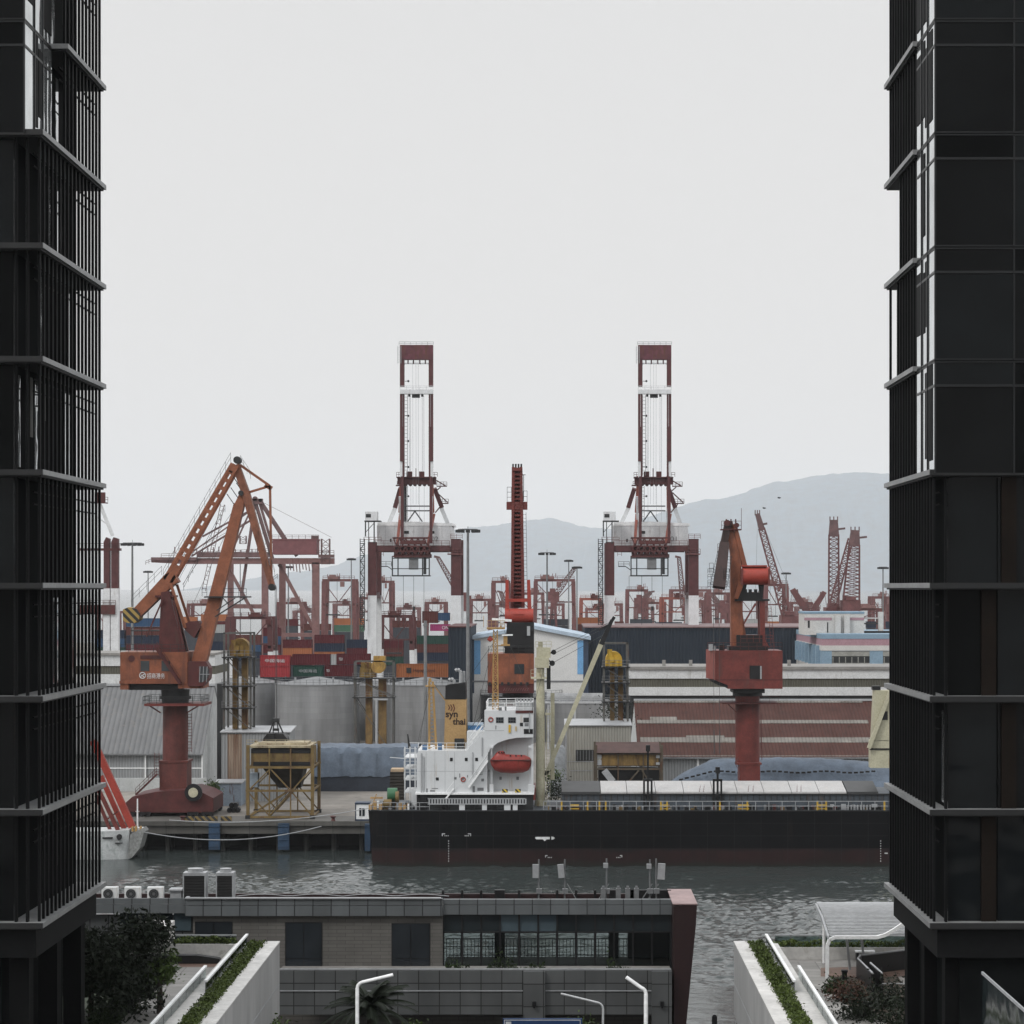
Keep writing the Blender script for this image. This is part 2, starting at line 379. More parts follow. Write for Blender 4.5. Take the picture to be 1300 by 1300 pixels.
tag(qp.build('pile', shadec, quay), kind='stuff')
qb = MB(); qb.box(-1500, 1500, 365.5, 365.99, -.7, 2.69); qb.build('shade_panel', shadec, quay)  # dark panel added to stand for the shaded void behind the piles
for px in (272, 360):
    fb = MB(); fb.box(X(px-7,356), X(px+7,356), 355.9, 356.55, .4, 4.35)
    for zz in (.9, 1.9, 2.9, 3.9): fb.box(X(px-7.3,356), X(px+7.3,356), 355.8, 355.92, zz-.06, zz+.06)
    fb.build('fender_board', M['fender'], quay)
fb = MB(); fb.box(X(463,355), X(470,355), 355.0, 356.4, .3, 4.3); fb.build('fender_board', M['fender'], quay)
# hills: two ridges whose crest follows the photographed skyline
def _interp(pts, x):
    if x <= pts[0][0]: return pts[0][1]
    for (a, b), (c, d) in zip(pts, pts[1:]):
        if x <= c: return b + (d-b)*(x-a)/(c-a)
    return pts[-1][1]
def _hsh(i, j): 
    v = math.sin(i*127.1 + j*311.7)*43758.5453; return v - math.floor(v)
def vnoise(x, y):
    i, j = math.floor(x), math.floor(y); fx, fy = x-i, y-j; fx = fx*fx*(3-2*fx); fy = fy*fy*(3-2*fy)
    return (_hsh(i,j)*(1-fx)+_hsh(i+1,j)*fx)*(1-fy) + (_hsh(i,j+1)*(1-fx)+_hsh(i+1,j+1)*fx)*fy
def fbm(x, y, o=4): return sum(vnoise(x*2**k, y*2**k)/2**(k+1) for k in range(o))
r1 = [(230,752),(330,733),(400,722),(430,717),(446,709),(480,700),(530,684),(576,672),(600,669),(621,667),(645,663),(666,660),(690,658),(702,657),(714,660),(735,667),(774,671),(820,678),(900,700),(1000,728)]
r2 = [(560,765),(650,732),(740,690),(800,664),(850,646),(871,640),(894,634),(924,632),(944,625),(980,612),(1004,610),(1024,606),(1052,602),(1075,600),(1100,599),(1112,600),(1130,602),(1200,612),(1300,640),(1400,680)]
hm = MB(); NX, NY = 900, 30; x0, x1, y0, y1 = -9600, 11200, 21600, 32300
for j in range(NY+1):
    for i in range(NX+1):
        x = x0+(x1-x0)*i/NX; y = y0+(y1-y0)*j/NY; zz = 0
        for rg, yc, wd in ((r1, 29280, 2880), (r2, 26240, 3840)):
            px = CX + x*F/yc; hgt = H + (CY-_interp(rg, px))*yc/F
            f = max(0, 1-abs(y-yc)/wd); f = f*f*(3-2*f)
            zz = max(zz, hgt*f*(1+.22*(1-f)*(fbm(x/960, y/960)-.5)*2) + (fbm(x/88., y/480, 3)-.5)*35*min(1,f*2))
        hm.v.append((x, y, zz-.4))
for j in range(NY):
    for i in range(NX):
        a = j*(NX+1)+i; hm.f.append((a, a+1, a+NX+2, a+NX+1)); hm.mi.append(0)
structure(hm, 'hills', paint('hazed_forest_hill', (.045,.085,.115), .95, var=.5, scale=.01), 'far blue hills fading into the haze', 'hills')  # blue of the distant air is mixed into the forest colour
hz = MB(); hz.box(-12500, 12500, -150, 33500, -1, 1400)
m = bpy.data.materials.new('haze'); m.use_nodes = True; n = m.node_tree; n.nodes.clear()
o_ = n.nodes.new('ShaderNodeOutputMaterial'); pv = n.nodes.new('ShaderNodeVolumePrincipled')
pv.inputs['Color'].default_value = (.95,.972,1,1); pv.inputs['Density'].default_value = .00004; pv.inputs['Anisotropy'].default_value = 0.0
n.links.new(pv.outputs[0], o_.inputs['Volume'])
tag(hz.build('haze', m), 'thin pale haze over the whole harbour', 'haze', None, 'stuff')
# ================================================================ the two glass office towers that frame the view
def tower_mats():
    d = {}
    d['body'] = paint('tower_shade_glass', (.0055,.0063,.0066), .7, var=.4, scale=.4, spec=.01)
    d['front'] = glass_dark('tower_front_glass', (.004,.0046,.005), .12, .1, .05)
    d['bay'] = glass_dark('bay_glass', (.62,.65,.66), .04, 1.0, .02); d['bay'].node_tree.nodes['Principled BSDF'].inputs['Metallic'].default_value = .85
    d['front2'] = glass_dark('tower_front_glass_clear', (.0045,.0058,.0066), .1, .13, .09)
    d['front3'] = glass_dark('tower_front_glass_dim', (.0025,.003,.0032), .2, .06, .03)
    d['fin'] = paint('fin_metal', (.006,.0064,.0068), .6, 0, .2, spec=.04)
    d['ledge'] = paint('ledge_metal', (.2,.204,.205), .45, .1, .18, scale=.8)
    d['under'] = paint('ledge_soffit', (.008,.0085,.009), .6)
    d['timber'] = paint('brown_panel', (.007,.0045,.003), .6, var=.3, spec=.1)
    d['line'] = paint('mullion', (.008,.009,.01), .4, .2)
    d['pale'] = paint('blind', (.09,.09,.085), .7, var=.15)
    return d
TM = tower_mats()
def tower(sg, name_label, xl, xb, d0, d0u, d1, zsplit, skip, front_edge, zs_top=5):
    """sg -1 left / +1 right; xl outer edge of the ledges, xb side wall of the body (distances from the axis, all positive)"""
    t = thing('office_tower', name_label, 'tower', (sg*30, 94, 6))
    W = 62
    def bx(m, xa, xb_, y0, y1, z0, z1):
        a, b = sorted((sg*xa, sg*xb_)); m.box(a, b, y0, y1, z0, z1)
    zs = [40.06 + 4.2*k for k in range(-3, zs_top+1)]
    zb, zt = zs[0], zs[-1]+4.2
    b = MB(); bx(b, xb, W, d0+1.0, d1-.3, zb-1.25, zt); b.build('facade', TM['body'], t)
    # front panes between floors, recessed behind the ledges
    for k, z0 in enumerate(zs):
        f = MB(); lower = z0 < zsplit - .5
        if lower:
            xa = front_edge
            for j in range(4):
                wa = xa + .03 + j*1.85; f = MB()
                bx(f, wa, wa+1.81, d0+.55, d0+1.02, z0+.03, z0+4.15)
                f.build('front_pane', (TM['front'], TM['front3'], TM['front2'])[int(_hsh(j*2.1+k*1.3, sg)*3)], t)
            f = MB(); bx(f, xa+.03+4*1.85, W, d0+.55, d0+1.02, z0+.03, z0+4.15); f.build('front_wall', TM['front'], t)
            for j, xx in enumerate(([21.35, 24.6] if sg < 0 else [15.85, 18.6, 21.4])):
                off = (k % 2)*.75 if sg > 0 else .0; p = MB()
                bx(p, xx+off, xx+off+.55, d0+.40, d0+.56, z0+.06, z0+4.1)
                p.build('timber_panel', TM['timber'], t)
    # glass bay of the upper floors: projects to the front line
    zsz = zsplit
    b = MB(); bx(b, xb-.55, W, d0, d0u+.2, zsz+.02, zt); bay = b.build('glass_bay', TM['bay'], t)
    fp = MB(); bx(fp, xb+8.2, W, d0-.04, d0-.003, zsz+.02, zt); fp.build('front_wall', TM['front'], t)
    z = zsz+.02; q = 0
    while z < zt:
        for za, zb_ in ((z, z+3.2), (z+3.2, z+4.2)):
            for xa, xc in ((xb-.52, xb+2.35), (xb+2.35, xb+5.3), (xb+5.3, xb+8.2)):
                q += 1; fp = MB(); bx(fp, xa+.004, xc-.004, d0-.04, d0-.003, za+.004, min(zb_, zt)-.004); fp.build('front_pane', (TM['front'], TM['front2'], TM['front3'])[int(_hsh(q*1.7, sg*2.3)*3)], t)
        z += 4.2
    ln = MB()
    z = zsz
    while z < zt:
        for dz in (0.0, 3.25, 4.15-.0):
            if zsz+.1 < z+dz < zt:
                bx(ln, xb-.58, W, d0-.09, d0u+.1, z+dz-.045, z+dz+.045)
        z += 4.2
    for xx in (xb-.57, xb+2.35, xb+5.3, xb+8.2): bx(ln, xx, xx+.06, d0-.08, d0+.02, zsz+.02, zt)
    for yy in (d0+1.55, d0+3.0): bx(ln, xb-.6, xb-.5, yy, yy+.06, zsz, zt)
    ln.build('mullion', TM['line'], t)
    # darker and open panes on the side of the bay
    z = zsz+.1
    while z < zt-3:
        for q, (ya, yb) in enumerate(((d0+.5,d0+1.5),(d0+1.62,d0+2.2),(d0+2.3,d0+2.95),(d0+3.1,d0u+.1))):
            h = _hsh(z*1.3+q*7, sg*3.1)
            if h > (.62 if q == 0 else .3):
                m_ = MB(); bx(m_, xb-.575, xb-.552, ya, yb, z+.2+1.2*_hsh(q,z), z+3.0+1.1*h); m_.build('side_pane', TM['fin'], t)
        z += 4.2
    # ledges: slim bright edge, dark soffit
    for k, z0 in enumerate(zs):
        up = z0 > zsplit + .5
        ya = d0u if up else d0
        l = MB()
        a = (xl, xb) if up else (xl, W)
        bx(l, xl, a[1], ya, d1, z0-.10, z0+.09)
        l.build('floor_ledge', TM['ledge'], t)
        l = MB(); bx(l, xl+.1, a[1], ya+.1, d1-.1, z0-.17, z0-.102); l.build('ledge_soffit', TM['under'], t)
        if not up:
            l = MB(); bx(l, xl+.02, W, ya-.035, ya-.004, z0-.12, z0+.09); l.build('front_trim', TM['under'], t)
    # vertical fins: one screen per storey
    nf = 17
    for k, z0 in enumerate(zs):
        up = z0 > zsplit - .5
        ya = (d0u if up else d0) + .45; f = MB(); step = (d1-.25-ya)/(nf-1 if not up else nf-7)
        cnt = nf if not up else nf-6
        for j in range(cnt):
            y = ya + j*step
            if (k, cnt-1-j) in skip: continue
            bx(f, xl+.2, xl+.29, y-.075, y+.075, z0+.09, z0+4.03)
        if not up:
            for j in range(3):
                xx = xl+.2+.42*(j+1)
                if xx < front_edge-.05: bx(f, xx, xx+.08, d0+.22, d0+.5, z0+.09, z0+4.03)
        f.build('fin_screen', TM['fin'], t)
        r = MB()
        for dz in (3.0, 3.45): bx(r, xl+.44, xl+.5, ya, d1-(.2 if sg < 0 else 3.6), z0+dz, z0+dz+.05)
        r.build('guard_rail', TM['fin'], t)
        # side glazing panes behind the fins: some catch the sky, some have blinds down
        p = MB(); p2 = MB(); y = d0+1.1 if not up else d0u+.4; j = 0
        while y < d1-1.2:
            h = _hsh(k*3.7+sg, j*1.9)
            if h > (.72 if z0 > 44 else .9): bx(p, xb-.03, xb+.05, y, y+.5, z0+.25, z0+3.7)
            elif h > (.66 if z0 > 44 else .86): bx(p2, xb-.02, xb+.05, y, y+.45, z0+.9+1.5*_hsh(j,k), z0+3.8)
            y += .75; j += 1
        if p.v: p.each('side_pane', TM['bay'], t)
        if p2.v: p2.each('window_blind', TM['pale'], t)
    # base: fascia, deep soffit and columns down to the terrace
    f = MB(); bx(f, xl+.35, W, d0+.35, d1-.4, zb-1.25, zb-.175); f.build('base_fascia', TM['ledge2'], t)
    f = MB(); bx(f, xb+.5, W, d0+.75, d1-.5, 20.6, zb-1.26); f.build('lobby_wall', TM['body'], t)
    cols = [(xl+.75, d0+1.0), (xl+.75, d1-1.6), (xb+2.6, d0+.8), (xb+7, d0+.8), (xl+.75, d0+6)]
    for cx_, cy_ in cols:
        c = MB(); bx(c, cx_, cx_+.75, cy_, cy_+.75, 20.5, zb-1.26); c.build('column', TM['col'], t)
    return t
TM['ledge2'] = paint('fascia_metal', (.006,.0064,.0068), .6, 0, .2, spec=.05)
TM['col'] = paint('column_cladding', (.0045,.0048,.005), .6, 0, .2, spec=.03)
tower(-1, 'dark glass tower with thin vertical fins, standing behind the round dark tree', 18.96, 20.2, 87.5, 92.0, 99.8, 56.8, set(), 20.15)
tower(+1, 'dark glass tower with thin vertical fins, standing over the white curved canopy', 13.85, 14.6, 87.5, 91.6, 99.6, 44.2,
      {(6,0),(6,1),(6,2),(5,1),(5,2),(6,3)}, 14.6)
# ================================================================ terraces beside the towers
M['pavers'] = tiles('terrace_pavers', (.25,.243,.23), (.15,.145,.14), .9, .9, .03, 0, .75, .16, 'XY')
M['lawn'] = leafmat('lawn_green', (.02,.034,.01))
M['hedge'] = leafmat('hedge_green', (.06,.085,.018), .5)
M['darkleaf'] = leafmat('tree_leaf', (.009,.014,.007), .5)
M['leaf'] = leafmat('light_leaf', (.055,.085,.022), .5)
M['palmleaf'] = leafmat('palm_leaf', (.012,.018,.009), .4)
M['bark'] = paint('bark', (.045,.035,.028), .9, var=.4)
M['soil'] = paint('soil', (.05,.038,.028), .95)
M['stonewhite'] = tiles('white_cladding', (.36,.36,.355), (.2,.2,.2), 2.4, 3.8, .02, 0, .6, .05, 'YZ')
M['stonetop'] = paint('white_coping', (.54,.53,.51), .6, var=.16, scale=.5, rust=.12, rust_col=(.32,.31,.28), streak=(1,.4,1))
M['balglass'] = glass_clear('balustrade_glass', (.45,.52,.5))
M['decking'] = tiles('brown_decking', (.16,.1,.075), (.05,.035,.03), 4, .14, .012, .5, .7, .2, 'XY')
TF = 20.5
for sg, lab in ((-1, 'left'), (1, 'right')):
    t_ = MB(); a, b = sorted((sg*(16.62 if sg < 0 else 11.62), sg*70)); t_.box(a, b, 62, 124.2, TF-.6, TF)
    structure(t_, 'terrace', M['concrete'], 'raised concrete terrace at the foot of a tower', 'terrace')
    p = MB(); a, b = sorted((sg*(17.6 if sg < 0 else 12.6), sg*70)); p.box(a, b, 62, 122.6, 6, TF-.6)
    structure(p, 'podium', M['dirtyconc'], 'podium wall carrying the tower terrace', 'podium')
def path_sheet(pts, name, m, z, lab):
    s = MB(); s.add([(x, y, z) for x, y in pts], [tuple(range(len(pts)))]); return structure(s, name, m, lab, name.replace('_', ' '))
def gp(px, py): d = (H-TF)*F/(py-CY); return (X(px,d), d)
path_sheet([gp(x,y) for x, y in ((95,1345),(150,1300),(172,1278),(176,1262),(191,1262),(214,1240),(232,1228),(262,1228),(275,1243),(190,1318),(160,1345))][::-1], 'footpath', M['pavers'], TF+.006, 'pale paved path leading to the terrace edge')
path_sheet([gp(x,y) for x, y in ((1100,1310),(1085,1280),(1065,1268),(1062,1245),(1045,1232),(1042,1221),(992,1221),(1004,1247),(1010,1262),(1040,1310))], 'footpath', M['pavers'], TF+.006, 'pale paved path leading to the terrace edge')
path_sheet([gp(x,y) for x, y in ((60,1400),(150,1300),(172,1278),(176,1262),(191,1262),(214,1240),(232,1228),(120,1226),(-120,1226),(-250,1330))], 'lawn', M['lawn'], TF+.010, 'dark lawn under the tree')
path_sheet([gp(x,y) for x, y in ((1150,1310),(1085,1282),(1063,1268),(1060,1246),(1052,1240),(1140,1240),(1180,1300))][::-1], 'planting_bed', M['soil'], TF+.010, 'dark planting bed beside the path')
path_sheet([gp(x,y) for x, y in ((1042,1240),(1042,1229),(1160,1225),(1200,1240))], 'timber_deck', M['decking'], TF+.014, 'brown timber deck under the canopy')
path_sheet([gp(x,y) for x, y in ((230,1228),(300,1228),(295,1222),(225,1222))], 'timber_deck', M['decking'], TF+.014, 'brown timber deck at the path end')

def leaf_cards(m, centre_fn, n, size, flat=0.0):
    for i in range(n):
        c = Vector(centre_fn()); a = Vector((random.gauss(0,1), random.gauss(0,1), random.gauss(0,1)*(1-flat))).normalized()
        b = a.orthogonal().normalized(); b.rotate(Matrix.Rotation(random.random()*6.28, 3, a)); s = size*random.uniform(.6,1.3)
        k = a.cross(b)*s*.45; b = b*s
        m.add([c-b, c+k*.9, c+b, c-k*.9], [(0,1,2,3)])
def hedge_leaves(mb, x0, x1, y0, y1, z0, z1, n, size):
    def fn():
        x, y = random.uniform(x0,x1), random.uniform(y0,y1); e = .12*(fbm(x*1.3+9, y*1.3)-.5)*2
        return (x + random.gauss(0,.05), y, random.uniform(z0,z1)*1 + e*1.6)
    leaf_cards(mb, fn, n, size)
def planter(sg, xo, lab, hl, gl):
    x = lambda v: sg*v
    t = thing('concrete_planter', lab, 'planter', (x(xo+1), 110, 17.7))
    zt = 21.5
    def bx(m, a, b, y0, y1, z0, z1): a, b = sorted((x(a), x(b))); m.box(a, b, y0, y1, z0, z1)
    w = MB(); bx(w, xo, xo+.72, 58, 123, 17.75, zt); bx(w, xo+1.42, xo+2.25, 58, 123, 19.9, zt-.12); bx(w, xo+.72, xo+1.42, 122.75, 122.98, 19.9, zt-.1); bx(w, xo+.1, xo+2.2, 116, 122.9, 17.4, 17.7)
    w.build('wall', M['stonewhite'], t)
    c = MB(); bx(c, xo-.02, xo+.74, 58, 123.03, zt, zt+.06); bx(c, xo+1.40, xo+2.28, 58, 123.03, zt-.12, zt-.06); c.build('coping', M['stonetop'], t)
    c = MB(); bx(c, xo-.012, xo+.0, 58, 122.9, 19.3, 19.36); c.build('joint_strip', M['lightgrey'], t)
    s = MB(); bx(s, xo+.73, xo+1.41, 58.2, 122.7, 20.6, zt-.15); s.build('soil', M['soil'], t)
    h = MB(); hedge_leaves(h, *sorted((x(xo+.66), x(xo+1.48))), 92, 122.8, zt-.1, zt+.22, 11000, .085)
    tag(h, None) if False else None
    ho = single(h, 'clipped_hedge', M['hedge'], hl, 'hedge', (x(xo+1.07), 108, zt-.15))
    b = thing('glass_balustrade', gl, 'balustrade', (x(xo+2), 110, 21))
    for xr, ya, yb in ((xo+1.63, 108, 122.5), (xo+2.27, 92, 112.3)):
        gls = MB(); bx(gls, xr-.012, xr+.012, ya, yb, TF+.02 if xr > xo+2.2 else zt-.05, 21.93); gls.build('glass_panel', M['balglass'], b)
        r = MB(); bx(r, xr-.07, xr+.07, ya, yb, 21.93, 22.02); r.build('handrail', M['cleanwhite'], b)
        r = MB(); y = ya
        while y <= yb: bx(r, xr-.02, xr+.02, y-.02, y+.02, TF+.02 if xr > xo+2.2 else zt-.06, 21.93); y += 2.05
        r.build('post', M['grey'], b)
    return t
planter(-1, 14.35, 'white clad planter wall beside the lamp with the arm over the palm', 'clipped hedge in the white planter nearer the dark round tree', 'glass balustrade with white handrail beside the path near the round tree')
planter(+1, 9.3, 'white clad planter wall standing against the open water near the canopy', 'clipped hedge in the white planter beside open water', 'glass balustrade with white handrail on the canopy side of its planter')

# far parapets of the terraces with low planting and a glass guard
def parapet(px0, px1, d, ptop, pbot, lab, glab, plab, posts):
    t = MB(); t.pb(d, px0, ptop, px1, pbot, .3)
    o = single(t, 'parapet_wall', M['stonetop'], lab, 'low wall', ((X(px0,d)+X(px1,d))/2, d, Z(pbot,d)))
    g = thing('glass_guard', glab, 'balustrade', ((X(px0,d)+X(px1,d))/2, d+.5, Z(ptop,d)))
    r = MB(); r.pb(d+.5, px0, 1186.5, px1, 1188.5, .06); r.build('handrail', M['lightgrey'], g)
    gl = MB(); gl.pb(d+.52, px0, 1188.5, px1, ptop, .012); gl.build('glass_panel', M['balglass'], g)
    for px in posts:
        r = MB(); r.pb(d+.46, px-.8, 1187, px+.8, ptop, .05); r.build('post', M['grey'], g)
    h = MB(); x0, x1 = X(px0,d), X(px1,d)
    hedge_leaves(h, x0, x1, d+.1, d+.4, Z(ptop,d), Z(ptop,d)+.34, int(60*(x1-x0)*3), .1)
    single(h, 'low_hedge', M['hedge'], plab, 'hedge', ((x0+x1)/2, d+.2, Z(ptop,d)))
parapet(120, 300, 123.6, 1199, 1222, 'pale parapet wall at the path end near the round tree', 'glass guard above the parapet near the round tree', 'low planting on the parapet near the round tree', (206, 243, 268, 293))
parapet(984, 1180, 123.6, 1203, 1219, 'pale parapet wall behind the white curved canopy', 'glass guard above the parapet behind the canopy', 'low planting on the parapet behind the canopy', (1004, 1041, 1079, 1115, 1150))
t = MB(); t.pb(121, 172, 1176, 213, 1200, 2.2); single(t, 'vent_box', M['stonetop'], 'white block half hidden behind the round tree', 'vent box', (X(192,121), 122, Z(1200,121)))
t = MB(); t.pp(122.2, [(120,1213),(250,1213),(278,1217),(281,1224),(120,1224)], .5); single(t, 'bench', M['dark'], 'dark curved strip for the shaded gap below the pale parapet wall', 'bench', (X(200,122), 122.4, TF))  # dark strip stands in for shade in the gap under the parapet

# trees
def tree(name, lab, loc, trunk_h, rx, ry, rz, cz, n, size, m, lobes=9, group=None):
    t = thing(name, lab, 'tree', loc, group)
    L_ = Vector(loc); tr = MB(); top = L_+Vector((0,0,trunk_h)); tr.tube(L_, top, .16, .11)
    cs = []
    for i in range(lobes):
        a = i*2.4; rr = random.uniform(.25,.8); cs.append((L_+Vector((rx*rr*math.cos(a), ry*rr*math.sin(a), cz+rz*random.uniform(-.55,.6))), random.uniform(.32,.55)))
    for c, _ in cs: tr.tube(top, c, .07, .02, 5)
    tr.build('trunk', M['bark'], t, True)
    cr = MB()
    def fn():
        c, s = random.choice(cs); v = Vector((random.gauss(0,1), random.gauss(0,1), random.gauss(0,1))).normalized()*random.random()**.45
        return c + Vector((v.x*rx*s, v.y*ry*s, v.z*rz*s*1.1))
    leaf_cards(cr, fn, n, size); cr.build('crown', m, t)
    return t
tree('round_tree', 'large round dark leafy tree at the foot of the tower', (X(116,107), 107, TF), 1.5, 3.7, 3.2, 2.5, 2.35, 19000, .14, M['darkleaf'], 20)
tree('small_tree', 'small tree with sparse lighter leaves beside the white block', (X(203,108), 108, TF), 1.4, .95, .9, .9, 2.0, 800, .14, M['leaf'], 8)
for i, (px, py, r, lab) in enumerate(((200,1240,.7,'bright low shrub on the lawn beside the path'), (185,1258,.6,'bushy green shrub at the kerb bend of the path'), (160,1272,.8,'low spreading shrub under the round tree'), (130,1290,.8,'dim shrub in the tree shade at the bottom'))):
    x, y = gp(px, py+8); s = MB()
    leaf_cards(s, lambda: (x+random.gauss(0,r*.5), y+random.gauss(0,r*.5), TF+abs(random.gauss(0,.5*r))), 900, .09)
    single(s, 'shrub', M['leaf'] if i < 2 else M['lawn'], lab, 'shrub', (x, y, TF+.01), 'shrubs beside the path')
for i, (px, py, r, mm, lab) in enumerate(((1078,1262,.7,'redleaf','reddish shrub beside the paved path near the canopy'), (1095,1285,1.0,'darkleaf','dark shrub mass in front of the black kerb wall'), (1130,1270,1.0,'darkleaf','dark shrub against the black railing wall'), (1150,1295,1.1,'palmleaf','dark spiky shrub beside the tower columns'), (1062,1252,.5,'lawn','small green shrub at the deck corner'))):
    if mm == 'redleaf' and mm not in M: M[mm] = leafmat('red_leaf', (.06,.03,.02))
    x, y = gp(px, py+8); s = MB()
    leaf_cards(s, lambda: (x+random.gauss(0,r*.6), y+random.gauss(0,r*.6), TF+abs(random.gauss(0,.55*r))), 1300, .1)
    single(s, 'shrub', M[mm], lab, 'shrub', (x, y, TF+.01), 'shrubs in the bed by the canopy')
# bollards / path lights
for px, py, lab in ((1072,1250,'short dark path light by the deck corner'), (1101,1292,'short dark path light among the dark shrubs'), (166,1286,'square dark path light beside the lawn kerb')):
    x, y = gp(px, py); b = MB(); b.box(x-.12,x+.12,y-.12,y+.12,TF,TF+.62); b.box(x-.15,x+.15,y-.15,y+.15,TF+.62,TF+.72); single(b, 'path_light', M['black'], lab, 'path light', (x,y,TF), 'path lights')

# curved canopy
cp = thing('curved_canopy', 'white curved pergola canopy with slatted roof beside the tower', 'canopy', (X(1100,119), 119, TF))
d = 117.0
def arc(px_list, d): return [at(x, y, d) for x, y in px_list]
edge = [(1050,1242),(1050.5,1200),(1053,1193),(1060,1190),(1085,1190),(1113,1190),(1124,1187),(1136,1180),(1152,1169)]
fr = MB()
pe = arc(edge, d)
for a, b in zip(pe, pe[1:]): fr.bar(a, b, .16, .2)
bk = [(p+Vector((-.0, 5.6, 0))) for p in pe[1:]]
rl = MB()
rfw = [at(1046,1147,122.5), at(1049,1163,119.8), at(1051,1178,118.2), at(1053,1193,117)]
fr.path([at(1046,1242,122.5), at(1046,1147,122.5)], .09)
fr.build('frame', M['cleanwhite'], cp)
# roof: slats running along X, curved in section between front edge (low) and back edge (high)
n = 30
for i in range(n):
    f = i/(n-1); y = 117.05+5.6*f; z = Z(1189,117)+ (Z(1147,122.5)-Z(1189,117))*math.sin(f*math.pi/2)
    rl.box(X(1053,117)+.05-f*.05, X(1172,117)+.5, y, y+.15, z, z+.035)
rl.build('slat_roof', paint('canopy_grey', (.4,.41,.42), .5, var=.08), cp)
rl = MB(); rl.prismx([(117.05,Z(1192,117)),(117.05,Z(1189,117)),(119.8,Z(1163,119.8)),(122.5,Z(1147,122.5)),(122.6,Z(1152,122.5)),(119.8,Z(1169,119.8))], X(1050.5,117), X(1053,117)); rl.build('side_panel', M['lightgrey'], cp)
for px in (1075, 1094):
    b = MB(); b.bar(at(px,1192,119.5), at(px+4,1231,119.5), .12); b.build('leg', M['lightgrey'], cp)
# things under it
for (px, py, w_, lab) in ((1098,1219,26,'white topped bench under the canopy, farther one'), (1103,1225,22,'white topped bench under the canopy, nearer one')):
    x, y = gp(px, py); b = thing('bench', lab, 'bench', (x,y,TF)); hw = w_*.039/2
    m = MB(); m.box(x-hw,x+hw,y-.25,y+.25,TF+.42,TF+.5); m.build('seat', M['cleanwhite'], b)
    for s in (-1,1): m = MB(); m.box(x+s*hw*.8-.06,x+s*hw*.8+.06,y-.2,y+.2,TF,TF+.42); m.build('leg', M['dark'], b)
kw = MB()
def wallrun(pts, h, th, m):
    for a, b in zip(pts, pts[1:]):
        a3, b3 = Vector((*a, TF)), Vector((*b, TF)); t = (b3-a3).normalized(); k = Vector((-t.y, t.x, 0))*th/2
        m.add([a3-k, a3+k, b3+k, b3-k, a3-k+Vector((0,0,h)), a3+k+Vector((0,0,h)), b3+k+Vector((0,0,h)), b3-k+Vector((0,0,h))], [(0,1,2,3),(7,6,5,4),(0,4,5,1),(1,5,6,2),(2,6,7,3),(3,7,4,0)])
kr = thing('ramp_wall', 'black low ramp wall with pale rail under the tower edge', 'ramp wall', (*gp(1110,1250), TF))
wallrun([gp(1108,1262), gp(1089,1242), gp(1092,1238), gp(1155,1230)], .95, .15, kw); kw.build('wall', M['black'], kr)
kw = MB(); pts = [gp(1108,1262), gp(1089,1242), gp(1092,1238), gp(1155,1230)]
kw.path([Vector((*p, TF+1.0)) for p in pts], .045); kw.build('handrail', M['lightgrey'], kr)
kr = thing('ramp_wall', 'short black ramp wall nearer the dark shrubs', 'ramp wall', (*gp(1112,1258), TF))
kw = MB(); wallrun([gp(1120,1262), gp(1105,1248)], .95, .12, kw); kw.build('wall', M['black'], kr)
kw = MB(); kw.path([Vector((*gp(1120,1262), TF+1.0)), Vector((*gp(1105,1248), TF+1.0))], .045); kw.path([Vector((*gp(1120,1262), TF+.5)), Vector((*gp(1160,1262), TF+.5))], .03); kw.build('handrail', M['lightgrey'], kr)
# angled glass rail at lower right and a sign totem
gb = thing('glass_balustrade', 'angled glass balustrade at the tower corner beside the columns', 'balustrade', (X(1270,84), 84, TF))
a0, a1 = at(1247,1235,86), at(1302,1284,80)
m = MB(); m.add([a0, a1, (a1.x,a1.y,TF), (a0.x,a0.y,TF)], [(0,1,2,3)]); m.v = m.v + [(v[0]+.02, v[1]+.01, v[2]) for v in m.v]; m.f += [(7,6,5,4),(0,4,5,1),(1,5,6,2),(2,6,7,3),(3,7,4,0)]; m.mi += [0]*5
m.build('glass_panel', glass_dark('dark_balustrade', (.012,.018,.02), .1, .3, .05), gb); m = MB(); m.bar(a0, a1, .07, .1); m.build('handrail', M['lightgrey'], gb)
x, y = gp(1164,1312); m = MB(); m.prism([(x-.3,TF),(x+.25,TF),(x+.25,TF+1.75),(x-.05,TF+1.6),(x-.3,TF+1.3)], y, y+.15)
single(m, 'totem_sign', M['grey'], 'small grey totem sign with a curved top beside the columns', 'sign', (x,y,TF))
# ================================================================ low riverside building in front of the water
D = 136.0
M['tilewall'] = tiles('stone_tiles', (.125,.119,.11), (.075,.072,.067), 1.0, .21, .014, .5, .75, .1)
M['panel'] = tiles('grey_panels', (.085,.09,.092), (.02,.021,.022), 1.07, 1.28, .035, 0, .6, .12)
M['panel2'] = tiles('balcony_panels', (.09,.094,.095), (.022,.022,.022), 1.18, 1.28, .03, 0, .6, .14)
M['fascia'] = tiles('roof_panels', (.115,.125,.13), (.02,.02,.022), 1.05, 5, .03, 0, .45, .1)
M['redpanel'] = paint('dark_red_panel', (.022,.0085,.009), .6, var=.15)
M['gallery'] = glass_clear('gallery_glass', (.66,.71,.71))
M['spandrel'] = glass_dark('spandrel_glass', (.016,.022,.025), .1, .4, .02)
M['spandrel2'] = glass_dark('pale_spandrel', (.06,.085,.1), .1, .5, .03)
rb = thing('riverside_building', 'low grey panelled building with a glass gallery and rooftop units', 'building', (X(560,D), D+3, 6))
ZR = Z(1140, D)
